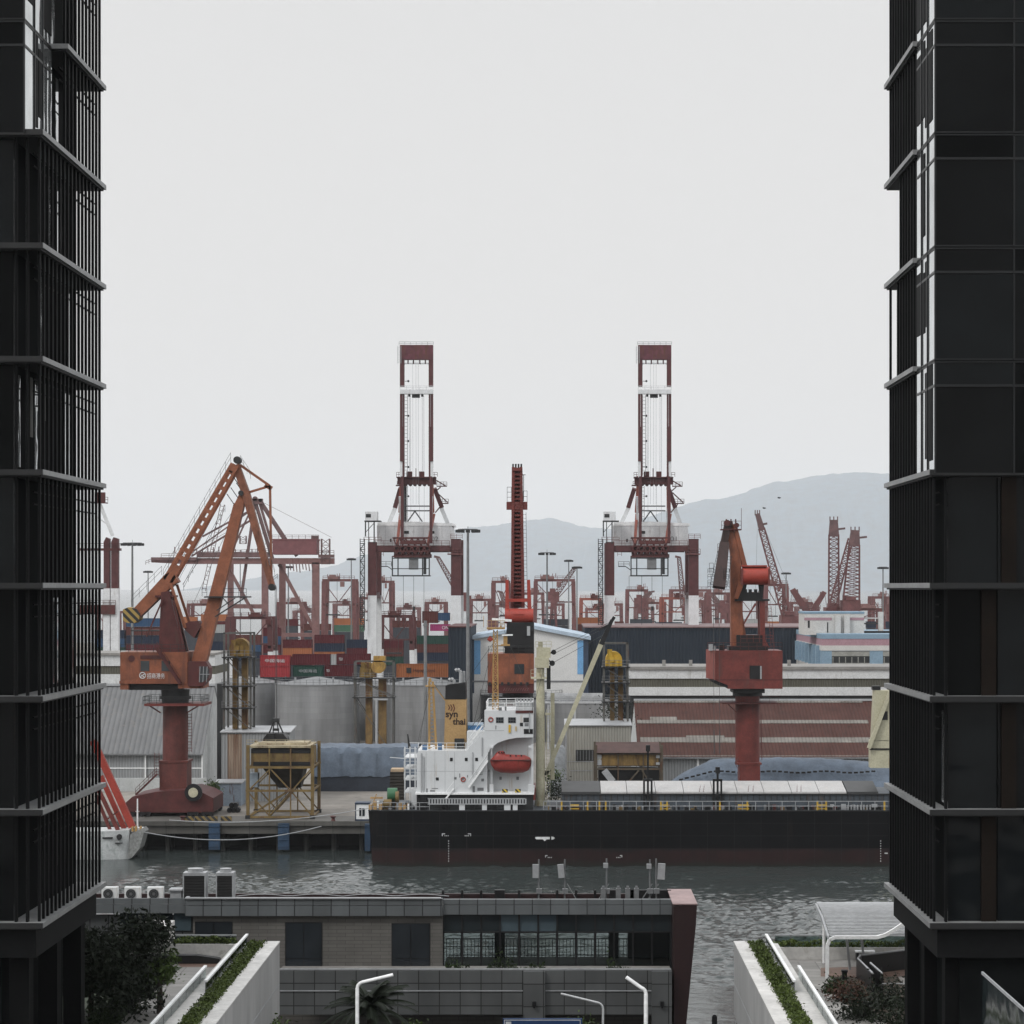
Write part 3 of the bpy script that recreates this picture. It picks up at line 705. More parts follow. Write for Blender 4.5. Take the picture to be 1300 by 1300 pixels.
m = MB(); m.box(X(245,D), X(562,D), D, D+.45, Z(1231,D), Z(1162,D)-.003); m.box(X(245,D), X(250,D), D+.45, D+4.5, Z(1231,D), Z(1162,D)-.003); m.build('wall', M['tilewall'], rb)
m = MB(); m.box(X(-60,D), X(244.5,D), D+.6, D+1.0, 6, Z(1164,D)); m.build('side_wing', M['panel'], rb)
m = MB(); m.box(X(219,D), X(241,D), D+.5, D+.62, Z(1183,D), Z(1161,D)); m.build('wing_window', M['spandrel2'], rb)
m = MB(); m.box(X(150,D), X(217,D), D+.5, D+.62, Z(1183,D), Z(1161,D)); m.build('wing_window', M['spandrel'], rb)
# windows: recessed dark frames in the stone wall
for (x0, x1, y0, y1) in ((362,409,1171,1229.5), (497,546,1172,1229.5), (247.5,295,1170,1195)):
    fm = MB(); fm.pb(D-.03, x0, y0, x1, y1, .3); win = fm.build('window', M['black'], rb)
    xm = (x0+x1)/2
    for a, b in ((x0+1, xm-.6), (xm+.6, x1-1)):
        p = MB()
        p.pb(D-.06, a, y0+1, b, y1-13 if y1-y0 > 40 else y1-1.5, .06)
        p.build('pane', M['glassdark'], win)
        if y1-y0 > 40:
            p = MB(); p.pb(D-.06, a, y1-12, b, y1-.5, .06); p.build('pane', M['glassdark'], win)
# roof edge panels, step at x=562
m = MB(); m.box(X(236,D), X(562,D), D-.3, D+.25, Z(1162,D), Z(1149.3,D)); m.box(X(236,D), X(562,D), D-.22, D+.25, Z(1148.6,D), Z(1140.5,D)); m.build('roof_fascia', M['fascia'], rb)
m = MB(); m.box(X(562.5,D), X(853,D), D-.05, D+.4, Z(1161,D), Z(1149,D)); m.box(X(562.5,D), X(853,D), D+.02, D+.4, Z(1148.4,D), Z(1142,D)); m.build('roof_fascia', M['fascia'], rb)
m = MB(); m.box(X(100,D), X(236,D), D+.2, D+.5, Z(1160,D), Z(1149,D)); m.box(X(100,D), X(236,D), D+.3, D+.5, Z(1148.4,D), Z(1141.5,D)); m.build('roof_fascia', M['fascia'], rb)
m = MB(); m.box(X(236,D), X(560,D), D-.32, D-.05, Z(1140.4,D), Z(1138.8,D)); m.box(X(236,D), X(240,D), D-.04, D+.4, Z(1140.3,D), Z(1138.7,D)); m.build('coping', M['lightgrey'], rb)
m = MB(); m.box(X(-60,D), X(853,D), D+.5, D+4.6, ZR-.95, ZR-.7); m.build('roof_slab', M['dirtyconc'], rb)
m = MB(); m.box(X(260,D+4.6), X(852,D+4.6), D+4.5, D+4.75, Z(1141,D+4.6), Z(1134.6,D+4.6)); m.box(X(100,D+4.6), X(228,D+4.6), D+4.5, D+4.75, Z(1141,D+4.6), Z(1134.6,D+4.6)); m.build('rear_parapet', M['redpanel'], rb)
# glazed gallery: 12 bays, one can see the harbour through it
xs = [562.5+i*(852-562.5)/12 for i in range(13)]
for i in range(12):
    g_ = MB(); g_.pb(D+.30, xs[i]+.6, 1184, xs[i+1]-.6, 1230, .02); g_.build('gallery_pane', M['gallery'], rb)
    g_ = MB(); g_.pb(D+.28, xs[i]+.6, 1161.3, xs[i+1]-.6, 1183, .06); g_.build('transom_pane', M['spandrel2'] if i in (3,4,5) else M['spandrel'], rb)
m = MB()
for i, x in enumerate(xs): m.pb(D+.2, x-1.1, 1161.2, x+1.1, 1230, .2)
m.pb(D+.22, 562, 1182.4, 852, 1184.4, .16)
m.build('mullion', M['black'], rb)
m = MB(); m.box(X(562.5,D), X(852,D), D+.45, D+4.4, Z(1231,D), Z(1230,D)); m.build('gallery_floor', M['dirtyconc'], rb)
m = MB()
for i in range(0, 13, 1):
    if i in (3, 9, 10): m.pb(D+3.9, xs[i]-7, 1130, xs[i]+6, 1222, .3)
    else: m.pb(D+4.2, xs[i]-1.6, 1130, xs[i]+1.6, 1222, .15)
m.pb(D+3.9, 800, 1130, 852, 1222, .25)
m.build('rear_post', M['black'], rb)
m = MB(); y = D+4.3
fl = Z(1230,D); m.box(X(562,D), X(852,D), y, y+.05, fl+1.06, fl+1.12); m.box(X(562,D), X(852,D), y, y+.05, fl+.62, fl+.66); m.box(X(562,D), X(852,D), y, y+.05, fl+.1, fl+.15)
x = X(562,D)
while x < X(852,D): m.box(x, x+.035, y, y+.035, fl, fl+1.1); x += .21
m.build('rear_railing', M['black'], rb)
# balcony
m = MB(); m.box(X(352,134), X(853,134), 134, 134.25, Z(1288,134), Z(1232.5,134)); m.build('balcony_wall', M['panel2'], rb)
m = MB(); m.box(X(352,134), X(852,134), 134.08, 134.2, Z(1231.8,134), Z(1229.8,134)); m.build('balcony_coping', M['lightgrey'], rb)
m = MB(); m.box(X(352,134), X(664,134), 133.94, 133.995, Z(1258.4,134), Z(1257.2,134)); m.box(X(692.5,134), X(827,134), 133.94, 133.995, Z(1258.4,134), Z(1257.2,134)); m.build('drip_rail', M['lightgrey'], rb)
m = MB(); m.box(X(354,134), X(852,134), 134.25, D-.001, Z(1236,134), Z(1233.5,134)); m.build('balcony_floor', M['concrete'], rb)
m = MB(); m.pb(133.7, 664.5, 1233.5, 692, 1300, .28); m.pb(133.7, 827.5, 1233.5, 853, 1320, .28); m.each('pilaster', M['panel2'], rb)
m = MB(); m.box(X(352,D), X(853,D), D+.2, D+.5, 6, Z(1232,D)); m.build('lower_wall', M['tilewall'], rb)
for px in (678, 841):
    l = MB(); l.box(X(px-2.4,133), X(px+2.4,133), 133.45, 133.69, Z(1277,133.5), Z(1272,133.5)); l.box(X(px-1.2,133), X(px+1.2,133), 133.5, 133.69, Z(1280,133.5), Z(1277,133.5)); l.build('wall_lamp', M['black'], rb)
# dark red end wall, raking outward
m = MB(); m.prism([(X(855,D),Z(1146,D)),(X(866,D),Z(1143.5,D)),(X(882.5,D),Z(1143.5,D)),(X(881,D),Z(1170,D)),(X(864,D),Z(1345,D)),(X(853.5,D),Z(1345,D)),(X(853.5,D),Z(1146,D))], D-1.8, D+4.6); m.build('end_wall', M['redpanel'], rb)
m = MB(); m.box(X(852,D), X(883,D), D-1.85, D+4.7, Z(1143.4,D), Z(1141.8,D)); m.build('end_coping', paint('pink_coping', (.27,.19,.185), .6), rb)
# planting on the balcony
for x0, x1, lab, n_ in ((566,692,'dark planting along the balcony rail in front of the gallery', 2600), (770,800,'small tuft of planting on the balcony near the red end wall', 300)):
    s = MB()
    def fn():
        x = random.uniform(x0,x1); k = max(0,.25+fbm(x*.06,3)*1.6-.5); return (X(x,135), 134.7+random.random()*.5, fl-.1+abs(random.gauss(0,.33))*k*1.6)
    leaf_cards(s, fn, n_, .09); single(s, 'balcony_planting', M['lawn'], lab, 'planting', (X((x0+x1)/2,135), 135, fl-.2))
# ---------------- rooftop units
def small_ac(px, lab):
    d = D+.9; t = thing('air_conditioner', lab, 'air conditioner', (X(px,d), d+.2, ZR-.7), 'rooftop air conditioners')
    x = X(px, d); z0 = Z(1143,d); z1 = Z(1126.5,d); w = .46
    b = MB(); b.box(x-w, x+w, d, d+.4, z0-.1, z1); b.build('casing', M['white'], t)
    f = MB(); cx_ = x-.08; cz = (z0+z1)/2
    ring = [(cx_+.29*math.cos(a*.3927), cz+.29*math.sin(a*.3927)) for a in range(16)]; f.prism(ring, d-.04, d-.003); f.build('fan_grille', M['dark'], t)
    f = MB()
    for r in (.1,.19,.27): 
        p = [Vector((cx_+r*math.cos(a*.3927), d-.05, cz+r*math.sin(a*.3927))) for a in range(17)]; f.path(p, .012, 4)
    f.prism([(cx_+.07*math.cos(a*.785), cz+.07*math.sin(a*.785)) for a in range(8)], d-.06, d-.045); f.build('fan_guard', M['grey'], t)
    f = MB(); 
    for s in (-.3,.3): f.box(x+s-.05, x+s+.05, d, d+.4, ZR-.7, z0-.1)
    f.build('foot', M['grey'], t)
small_ac(139, 'small white air conditioner with round fan, nearest the left tower'); small_ac(168, 'small white air conditioner with round fan, middle of the three small ones'); small_ac(197, 'small white air conditioner with round fan, beside the grey hatch box')
b = MB(); b.pb(D+.8, 216, 1131, 230, 1141, .8); b.box(X(214,D+.7), X(231,D+.7), D+.7, D+1.7, Z(1131,D+.8), Z(1129,D+.8)); single(b, 'hatch_box', M['lightgrey'], 'low grey hatch box between small and large roof units', 'hatch', (X(223,D), D+1.2, ZR-.7))
def big_ac(x0, x1, lab):
    d = D+.8; t = thing('chiller_unit', lab, 'air conditioner', ((X(x0,d)+X(x1,d))/2, d+.5, ZR-.7), 'large rooftop units')
    a, c = X(x0,d), X(x1,d); zt = Z(1112,d)
    b = MB(); b.box(a+.03, c-.03, d+.02, d+1.0, ZR-.6, zt); b.build('louvre_body', corrug('dark_louvre', (.03,.03,.03), .09, 'Z', .1, dark=.4) if 'dl' not in M else M['dl'], t)
    b = MB(); 
    for xx in (a, c-.07): b.box(xx, xx+.07, d, d+1.02, ZR-.7, zt)
    b.box(a, c, d-.005, d+1.03, zt, zt+.17); b.build('casing', M['lightgrey'], t)
    b = MB(); b.lathe((a+c)/2, d+.5, [(.42*(c-a)*.8, zt+.17), (.40*(c-a)*.8, zt+.36), (.42*(c-a)*.82, zt+.38), (.2, zt+.37)], 20); b.build('fan_cowl', M['lightgrey'], t, True)
big_ac(232, 261, 'large dark louvred roof unit with white cap, the wider of the pair'); big_ac(274, 296, 'large dark louvred roof unit with white cap, the narrower of the pair')
def antenna(px, top, kind, lab):
    d = D+1.5; t = thing('panel_antenna', lab, 'antenna', (X(px,d), d, ZR-.7), 'rooftop antennas')
    p = MB(); p.tube((X(px,d),d,ZR-.7), (X(px,d),d,Z(top-6,d)), .045); 
    if kind != 'a': p.tube((X(px+3,d),d,Z(1122,d)), (X(px+ (20 if kind=='b' else -16),d),d,ZR-.7), .03)
    p.build('pole', M['grey'], t)
    b = MB()
    if kind in 'ab': b.bar((X(px-4,d), d-.12, Z(top+17,d)), (X(px-4-(1.5 if kind=='b' else 0),d), d-.12, Z(top,d)), .36, .18)
    elif kind == 'c': b.pb(d-.15, px-4, top, px+2, top+6, .2)
    else: b.bar((X(px+6,d), d-.1, Z(top+20,d)), (X(px+7,d), d-.1, Z(top,d)), .42, .18)
    b.build('panel', M['lightgrey'], t)
    b = MB(); b.box(X(px-3,d), X(px+4,d), d-.2, d+.05, Z(1134,d), Z(1128,d)); b.build('junction_box', M['grey'], t)
antenna(684, 1097, 'a', 'panel antenna standing upright on its pole, far from the red wall'); antenna(717, 1097, 'b', 'tilted panel antenna on a braced pole'); antenna(770, 1096, 'c', 'small box antenna on a thin braced mast'); antenna(825, 1097, 'c2'[0], 'small box antenna nearest the tall white panel'); antenna(833, 1096, 'd', 'large pale panel antenna nearest the red end wall')
for i, (px, lab) in enumerate(((766,'small grey equipment box under the thin mast'), (785,'grey equipment box right of the thin mast'), (797,'slim grey equipment box between the two masts'), (808,'grey roof pump box nearest the right masts'))):
    b = MB(); d = D+1.2; b.pb(d, px-3, 1128, px+3, 1141, .3); b.pb(d+.05, px-1.5, 1125, px+1.5, 1128, .15); single(b, 'equipment_box', M['grey'], lab, 'equipment box', (X(px,d), d, ZR-.7))
c = MB(); d = D+.6; pts = [Vector((X(300+i*9,d), d, ZR+.02+.12*abs(math.sin(i*.42)))) for i in range(31)]; c.path(pts, .025, 5); single(c, 'roof_cable', M['lightgrey'], 'pale cable looping along the front roof edge', 'cable', (X(430,d), d, ZR-.1))
# ---------------- street lamps, sign, palm
def lamp(px, ptop, d, r, tip, lab):
    t = thing('street_lamp', lab, 'street lamp', (X(px,d), d, 6), 'white street lamps')
    k = MB(); el = at(px, ptop+8, d); sx = 1 if tip[0] > px else -1
    k.tube((X(px,d),d,6), el, r*1.15, r, 12); k.build('pole', M['cleanwhite'], t, True)
    k = MB(); p = [el, at(px+sx*.7, ptop+4.5, d), at(px+sx*2.6, ptop+1.8, d), at(px+sx*6, ptop, d), at(tip[0], tip[1], d)]
    k.path(p, r*.92, 10); k.build('arm', M['cleanwhite'], t, True)
lamp(453.5, 1247, 92, .072, (499,1237.5), 'white street lamp with arm rising over the palm'); lamp(820, 1254, 92, .08, (795,1240.5), 'white street lamp nearest the dark red end wall'); lamp(765.5, 1273, 118, .055, (712,1261.5), 'thinner white street lamp between the other two, farther off')
sg_ = thing('road_sign', 'blue road sign with white border below the balcony', 'sign', (X(690,112), 112, 6))
m = MB(); m.pb(112, 638.5, 1293, 739, 1345, .08); m.build('panel', paint('sign_blue', (.02,.06,.17), .5, var=.05), sg_)
m = MB(); d = 111.99
for q_ in ((640,1294.6,737,1295.6),(640,1295.6,640.9,1345),(736.2,1295.6,737,1345)): m.pb(d, *q_, .008)
m.build('border', M['white'], sg_)
m = MB(); m.pb(111.985, 642, 1297, 649, 1308, .006); m.build('route_mark', M['white'], sg_)
m = MB(); m.tube((X(690,112),112.15,6), (X(690,112),112.15,Z(1320,112)), .12); m.build('post', M['grey'], sg_)
pt = thing('palm_tree', 'dark palm tree behind the lamp in front of the balcony wall', 'tree', (X(470,118), 118, 6))
m = MB(); m.tube((X(470,118),118,6), at(470,1280,118), .22, .17, 10); m.build('trunk', M['bark'], pt, True)
for i in range(44):
    a = i*2.39996; el = random.uniform(.05,1.35); Ln = random.uniform(2.0,2.7); c0 = at(470,1278,118); fr_ = MB(); prev = c0
    for j in range(1, 13):
        f = j/12; p = c0 + Vector((math.cos(a)*Ln*f*math.cos(el*.8), math.sin(a)*Ln*f*math.cos(el*.8), Ln*f*math.sin(el) - 1.15*f*f))
        fr_.bar(prev, p, .03); t_ = (p-prev).normalized(); sd_ = t_.cross(Vector((0,0,1))).normalized()
        for s in (-1,1):
            for kk in (.1,.35,.6,.85):
                q0 = prev.lerp(p, kk); ll = .55*(1-.55*f)*(.4+min(1,f*3)*.6)
                tip = q0 + sd_*s*ll + t_*ll*.5 - Vector((0,0,ll*.45)); fr_.add([q0-t_*.03, q0+t_*.03, tip], [(0,1,2)])
        prev = p
    fr_.build('frond', M['palmleaf'], pt)
for px, py, r, lab in ((346,1298,.8,'bright green shrub at the foot of the planter wall'), (525,1299,.7,'green shrub top beside the palm'), (734,1299,.9,'green shrub top beside the blue road sign')):
    d = 120; c0 = at(px, py+12, d); s = MB(); s.tube((c0.x,c0.y,6), c0, .12, .06, 6)
    leaf_cards(s, lambda: c0+Vector((random.gauss(0,r*.5), random.gauss(0,r*.5), random.gauss(0,r*.35))), 900, .12); single(s, 'street_tree', M['leaf'], lab, 'tree', (c0.x,c0.y,6))
m = MB(); x, y = X(907,150.0), 150.0
m.box(x-.16, x+.16, y-.16, y+.16, 6, Z(1289.5,150)); m.box(x-.1,x+.1,y-.1,y+.1,Z(1289.5,150),Z(1288,150)); single(m, 'mooring_post', M['black'], 'dark post rising at the water edge by the red end wall', 'post', (x,y,6))
# ================================================================ black-hulled cargo ship alongside the quay
DS = 338.0
M['hullblack'] = paint('hull_black', (.005,.0052,.0058), .5, var=.35, scale=.12, rust=.12, rust_col=(.014,.012,.011), spec=.05, streak=(.5,.5,.06))
def boot_mat():
    m = paint('hull_boot_red', (.017,.0065,.0065), .6, var=.4, scale=.15, rust=.3, rust_col=(.011,.006,.006), spec=.2, streak=(.3,.3,.05)); n = m.node_tree; b = n.nodes['Principled BSDF']
    c = b.inputs['Base Color'].links[0].from_socket; t_ = n.nodes.new('ShaderNodeTexCoord'); s_ = n.nodes.new('ShaderNodeSeparateXYZ'); n.links.new(t_.outputs['Object'], s_.inputs[0])
    a_ = n.nodes.new('ShaderNodeMath'); a_.operation = 'MULTIPLY_ADD'; a_.inputs[1].default_value = 1.6; n.links.new(_noise(n, .5, (.4,.4,1), 6, .65), a_.inputs[0]); n.links.new(s_.outputs['Z'], a_.inputs[2])
    f = _ramp(n, a_.outputs[0], [(.0,(0,0,0)),(1,(1,1,1))]); mr = n.nodes.new('ShaderNodeMapRange'); mr.inputs[1].default_value = 2.9; mr.inputs[2].default_value = 3.5; n.links.new(a_.outputs[0], mr.inputs[0])
    c = _mix(n, mr.outputs[0], c, (.005,.0052,.0058)); mr2 = n.nodes.new('ShaderNodeMapRange'); mr2.inputs[1].default_value = 1.7; mr2.inputs[2].default_value = .9; n.links.new(a_.outputs[0], mr2.inputs[0])
    c = _mix(n, mr2.outputs[0], c, (.012,.013,.011)); n.links.new(c, b.inputs['Base Color']); return m
M['hullred'] = boot_mat(); _unused = paint('hull_boot_red', (.017,.0065,.0065), .6, var=.35, scale=.15, rust=.25, rust_col=(.017,.0085,.0085), spec=.2, streak=(.3,.3,.05))
M['deckgrey'] = paint('deck_blue_grey', (.05,.062,.075), .6, var=.3, rust=.2, rust_col=(.06,.04,.03))
M['shipwhite'] = paint('ship_white', (.55,.565,.575), .45, var=.03, scale=.4, rust=.1, fine_=.03, rust_col=(.4,.34,.28), streak=(1.2,1.2,.1))
M['boatred'] = paint('lifeboat_red', (.27,.042,.035), .45, var=.12, rust=.06)
M['lettering'] = paint('brown_lettering', (.025,.012,.008), .6)
M['mark'] = paint('white_mark', (.55,.56,.56), .6)
ship = thing('cargo_ship', 'long black and dark red cargo ship with white deckhouse and tan funnel', 'ship', (X(850,DS), DS+8.5, 0))
xs0, xs1 = X(467,DS), X(1300,DS); yc = DS+8.5; zd = Z(1029.5,DS)
hm = MB(); N = 44; lev = [-.5, .0, Z(1077,DS), Z(1077,DS), 5.5, zd+.0]; K = len(lev)
def hb(f, l):                                     # half breadth at station f (0 stern, 1 bow), level l
    full = 8.5
    b = 1.0
    if f < .06: b = .90 + .10*math.sin(f/.06*math.pi/2)
    if f > .78: b = max(.02, math.cos((f-.78)/.22*math.pi/2)**.62) * (1-.12*(1-l/5)*((f-.78)/.22))
    return full*b
secs = []
for i in range(N+1):
    f = i/N
    for l, z in enumerate(lev):
        x = xs0 + (xs1-xs0)*f
        if f < .05: x += (1-f/.05)*(.62*(1-max(0,z)/zd))
        if f > .85: x += (f-.85)/.15*2.5*(z/zd)
        zz = z + (max(0,(f-.86)/.14)**1.5*2.6 if l == K-1 else 0)
        secs.append((x, yc-hb(f,l), zz)); 
base = len(secs)
hm.v = secs + [(x, 2*yc-y, z) for x, y, z in secs]
for i in range(N):
    for l in range(K-1):
        if l == 2: continue
        a = i*K+l; b = a+K; hm.m = 1 if l < 2 else 0
        hm.f.append((a, b, b+1, a+1)); hm.mi.append(hm.m)
        hm.f.append((base+a, base+a+1, base+b+1, base+b)); hm.mi.append(hm.m)
    a = i*K+K-1; hm.f.append((a, a+K, base+a+K, base+a)); hm.mi.append(2)
for l in range(K-1):
    if l == 2: continue
    hm.f.append((l, l+1, base+l+1, base+l)); hm.mi.append(1 if l < 2 else 0)
hm.build('hull', [M['hullblack'], M['hullred'], M['deckgrey']], ship, True)
m = MB()
for i in range(N):
    f0, f1 = i/N, (i+1)/N
    a = Vector((xs0+(xs1-xs0)*f0, yc-hb(f0,5)+.05, zd)); b = Vector((xs0+(xs1-xs0)*f1, yc-hb(f1,5)+.05, zd))
    if f1 < .86: m.bar(a+Vector((0,0,.02)), b+Vector((0,0,.02)), .16)
m.build('rubbing_strake', M['dark'], ship)
# hull marks
m = MB(); e = DS-.02
def mk(x0, y0, x1, y1): m.pb(e, x0, y0, x1, y1, .015)
for x, s in ((561,1),(598,-1)): mk(x, 1058, x+4*s if s>0 else x, 1059.2) if s>0 else mk(x-4,1058,x,1059.2); mk(min(x,x+s),1058,max(x,x+s),1061.5); [mk(x+s*q-.6*(s<0),1060.4,x+s*q+.9,1061.6) for q in (3.5,5.5,7.5)]
m.prism([(X(x,e),Z(y,e)) for x,y in ((680,1062.5),(698,1062.5),(698,1065.5),(694,1065.5),(691.5,1068),(689,1065.5),(681,1065.5),(679.3,1064))][::-1], e, e+.015)
m.prism([(X(x,e),Z(y,e)) for x,y in ((700,1062),(702.5,1062.4),(704.5,1064),(702.5,1065.6),(700,1066))][::-1], e, e+.015)
for x in (692, 787): mk(x,1085.6,x+3,1086.8); mk(x if x<700 else x+2,1085.6,(x if x<700 else x+2)+1,1088.5); [mk(x+q,1088,x+q+1,1089.2) for q in ((3.5,5.5,7.5) if x<700 else (-4.5,-2.5,-.5))]
for x in (569.5, 1118):
    for k in range(9): mk(x-.5, 1067+k*3.2, x+.6, 1068.3+k*3.2)
m.pb(e, 1123, 1082.5, 1127, 1084, .015)
m.build('hull_mark', M['mark'], ship)
# ---- deckhouse
d = 339.6
house = MB()
out = [(529,1007.5),(529,958),(531,953),(592,953),(615,929),(615,902),(677,902),(677,936),(656,936.6),(643,939),(632,943),(624,949),(619.5,956),(618.5,968),(618.5,1007.5)]
house.pp(d, out, 2.6)
house.box(X(529,d), X(592,d), d+2.55, 352.5, Z(1007.5,d), Z(953.4,d)); house.box(X(592,d)-.01, X(677,d)-.1, d+2.58, 352.5, Z(1007.5,d), Z(930,d)); house.box(X(615.4,d), X(676.6,d), d+2.58, 352.4, Z(930,d), Z(902.4,d))
dh = house.build('deckhouse', M['shipwhite'], ship)
m = MB(); m.pb(d-.5, 527, 1006.3, 678, 1008.8, 13); m.build('deck_edge', M['cleanwhite'], dh)
m = MB(); m.pb(d+.0, 532, 1009, 677, 1031, .3); m.pb(d-.0,529,1009,533,1031,.5); 
m.build('gap_shade', M['dark'], dh)  # dark sheet in place of the shaded gap below the deckhouse
def win(x0,y0,x1,y1,dd=d,name='window',mm='black',t=.05):
    w_ = MB(); w_.pb(dd-.035, x0, y0, x1, y1, t); return w_.build(name, M[mm], dh)
for x in (573,592,605): win(x-1.8,962,x+1.8,966.3)
win(553.3,987,557,990.8); win(576.5,986.5,579.5,989.5,d,'window','grey'); win(586.5,987,588.7,990.5,d,'window','grey'); win(611,988.5,614.5,992,d,'window','grey'); win(655.5,986,658.8,990,d+2.56,'window','grey'); win(634,986,637,990,d+2.56,'window','grey')
for a, b in ((629.5,639.5),(645,655)):
    w_ = MB(); w_.pb(d-.035, a, 910.5, b, 918, .05); w_.m = 1
    for k in range(3):
        for r_ in range(2): w3 = (b-a-1)/3; w_.pb(d-.06, a+.6+k*w3, 911.2+r_*3.4, a+.2+(k+1)*w3, 914+r_*3.4, .03)
    w_.build('window', [M['grey'], M['glassdark']], dh)
win(664.5,911,672.5,917,d,'window','dark'); win(660,917.5,664,922,d,'window','dark'); win(666,918,671,922,d,'window','grey'); win(665,925.5,676.5,931.8,d,'bridge_opening','black')
# plate seams
m = MB()
for x in (541,552,565,577): m.pb(d-.012, x-.2, 954.5, x+.2, 1006, .01)
m.pb(d-.012, 530, 979, 618, 979.4, .01); m.pb(d-.012, 616, 927.3, 640, 928, .01)
m.build('plate_seam', M['lightgrey'], dh)
def buoy(x, y, dd):
    b = MB(); c = at(x,y,dd-.06); r = .3
    b.path([c+Vector((r*math.cos(k*.5236),0,r*math.sin(k*.5236))) for k in range(13)], .09, 6); single(b, 'lifebuoy', M['bright_red'], {623:'red ring lifebuoy on the wheelhouse wall', 588:'red ring lifebuoy low on the deckhouse side'}[x], 'lifebuoy', (c.x, c.y, c.z-.35))
buoy(623, 913.5, d); buoy(588, 989.5, d)
# wheelhouse top: rails, monkey island, lights
m = MB(); zt = Z(902,d)
m.rail([Vector((X(617,d),d+.1,zt)), Vector((X(676,d),d+.1,zt)), Vector((X(676,d),352,zt)), Vector((X(617,d),352,zt)), Vector((X(617,d),d+.1,zt))], 1.15, 1.3, .035, 2)
m.rail([Vector((X(531,d),d+.15,Z(953,d))), Vector((X(591,d),d+.15,Z(953,d)))], 1.1, 1.3, .03, 1)
m.rail([Vector((X(592,d),d+.15,Z(953,d))), Vector((X(614,d),d+.15,Z(929,d)))], 1.1, 1.3, .03, 1)
m.build('guard_rail', M['cleanwhite'], ship)
m = MB(); m.pb(d+.3, 655, 891, 677, 901.8, 2.5); m.build('monkey_island', M['shipwhite'], dh)
m = MB()
for k in range(5): m.pb(d+.25, 656+k*4.2, 893, 659+k*4.2, 896.2, .1); m.pb(d+.25, 655.6+k*4.2, 886, 658+k*4.2, 890.9, .5)
m.each('deck_locker', M['lightgrey'], dh)
m = MB(); m.pb(d-.1, 654.5, 902, 677, 905.3, .12); m.build('name_board', M['deep_red'], dh)
m = MB(); m.bar(at(647,920,d-.1), at(647,930,d-.1), .32, .1); m.bar(at(655,922,d-.1), at(655,928,d-.1), .12, .1); m.build('rescue_board', M['bright_yellow'], dh)
# stairs on the side
def stair(mb, a, b, dd, w_=.9):
    A, B = at(*a,dd), at(*b,dd)
    for o in (0, w_): mb.bar(A+Vector((0,o,0)), B+Vector((0,o,0)), .24, .06); mb.bar(A+Vector((0,o,1)), B+Vector((0,o,1)), .06)
    n_ = int((B-A).length/.3)
    for k in range(n_):
        p = A.lerp(B, (k+.5)/n_); mb.box(p.x-.13,p.x+.13,p.y,p.y+w_,p.z-.02,p.z+.02)
m = MB(); stair(m, (595,1000), (619,966), d-.95); stair(m, (566,1014), (576,1001), d-.6); stair(m, (594,948), (612,922), d+.4); m.build('stair', M['cleanwhite'], ship)
# davits and lifeboat
for x in (624, 673):
    m = MB(); m.pb(d+.6, x-1.4, 950, x+1.4, 1006, .35); m.pb(d-.4, x-2, 947.5, x+2.2, 950, 1.6); m.pb(d-.2, x-2.5, 996, x+2.5, 1006, .5); m.bar(at(x,951,d-.3), at(x,958,d-.3), .07); m.build('davit', M['shipwhite'], ship)
m = MB(); m.pb(d-.42, 674.5, 945, 677.2, 1007, .3); m.build('corner_post', M['shipwhite'], ship)
lb = thing('lifeboat', 'enclosed red lifeboat hanging in the recess of the deckhouse', 'lifeboat', at(648,982,d+.2))
dl = d+.2
hb_ = MB(); st = [(622.5,958,967,.05),(624,957.5,972,.45),(628,956.5,978,.85),(636,956,981,1.1),(650,955.8,982,1.15),(664,956,981,1.1),(671,956.8,978,.8),(674,958,972,.45),(675,959,967,.05)]
n_ = 9; 
for x, yt, yb, wd in st:
    zt2, zb2 = Z(964.5,dl), Z(yb,dl)
    for k in range(n_+1):
        a = math.pi*k/n_; hb_.v.append((X(x,dl), dl-wd*math.cos(a), zt2-(zt2-zb2)*math.sin(a)**.8))
for i in range(len(st)-1):
    for k in range(n_): a = i*(n_+1)+k; hb_.f.append((a,a+1,a+n_+2,a+n_+1)); hb_.mi.append(0)
hb_.build('hull', M['boatred'], lb, True)
cb = MB(); st2 = [(623,964,.1),(626,961,.5),(629,957,.8),(632,954,.85),(636,953.2,.9),(640,953.6,.9),(642,957.5,1.0),(655,958.2,1.02),(666,958.5,.95),(672,961,.6),(674.7,964,.1)]
for x, yt, wd in st2:
    zb2, zt2 = Z(964.6,dl), Z(yt,dl)
    for k in range(n_+1):
        a = math.pi*k/n_; cb.v.append((X(x,dl), dl-wd*math.cos(a), zb2+(zt2-zb2)*math.sin(a)**.6))
for i in range(len(st2)-1):
    for k in range(n_): a = i*(n_+1)+k; cb.f.append((a,a+n_+1,a+n_+2,a+1)); cb.mi.append(0)
cb.build('canopy', M['boatred'], lb, True)
g_ = MB(); g_.box(X(623,dl), X(674.6,dl), dl-1.18, dl+1.18, Z(965.2,dl), Z(964,dl)); g_.build('fender_strip', M['deep_red'], lb)
g_ = MB(); [g_.pb(dl-.93, x, 954.3, x+1.8, 956, .3) for x in (632.5,636,639)]; [g_.tube(at(x,959.5,dl-1.02), at(x,959.5,dl-.9), .13) for x in (648,655,662)]; g_.each('window', M['black'], lb)
m = MB()
for x in (641,657.5): m.pb(d-.5, x-3.6, 1002, x+3.6, 1006.2, .4)
for o in [m.each('hazard_block', stripes('hazard', (.55,.4,.03), (.015,.015,.015), .45, 'X', 45), ship)]: pass
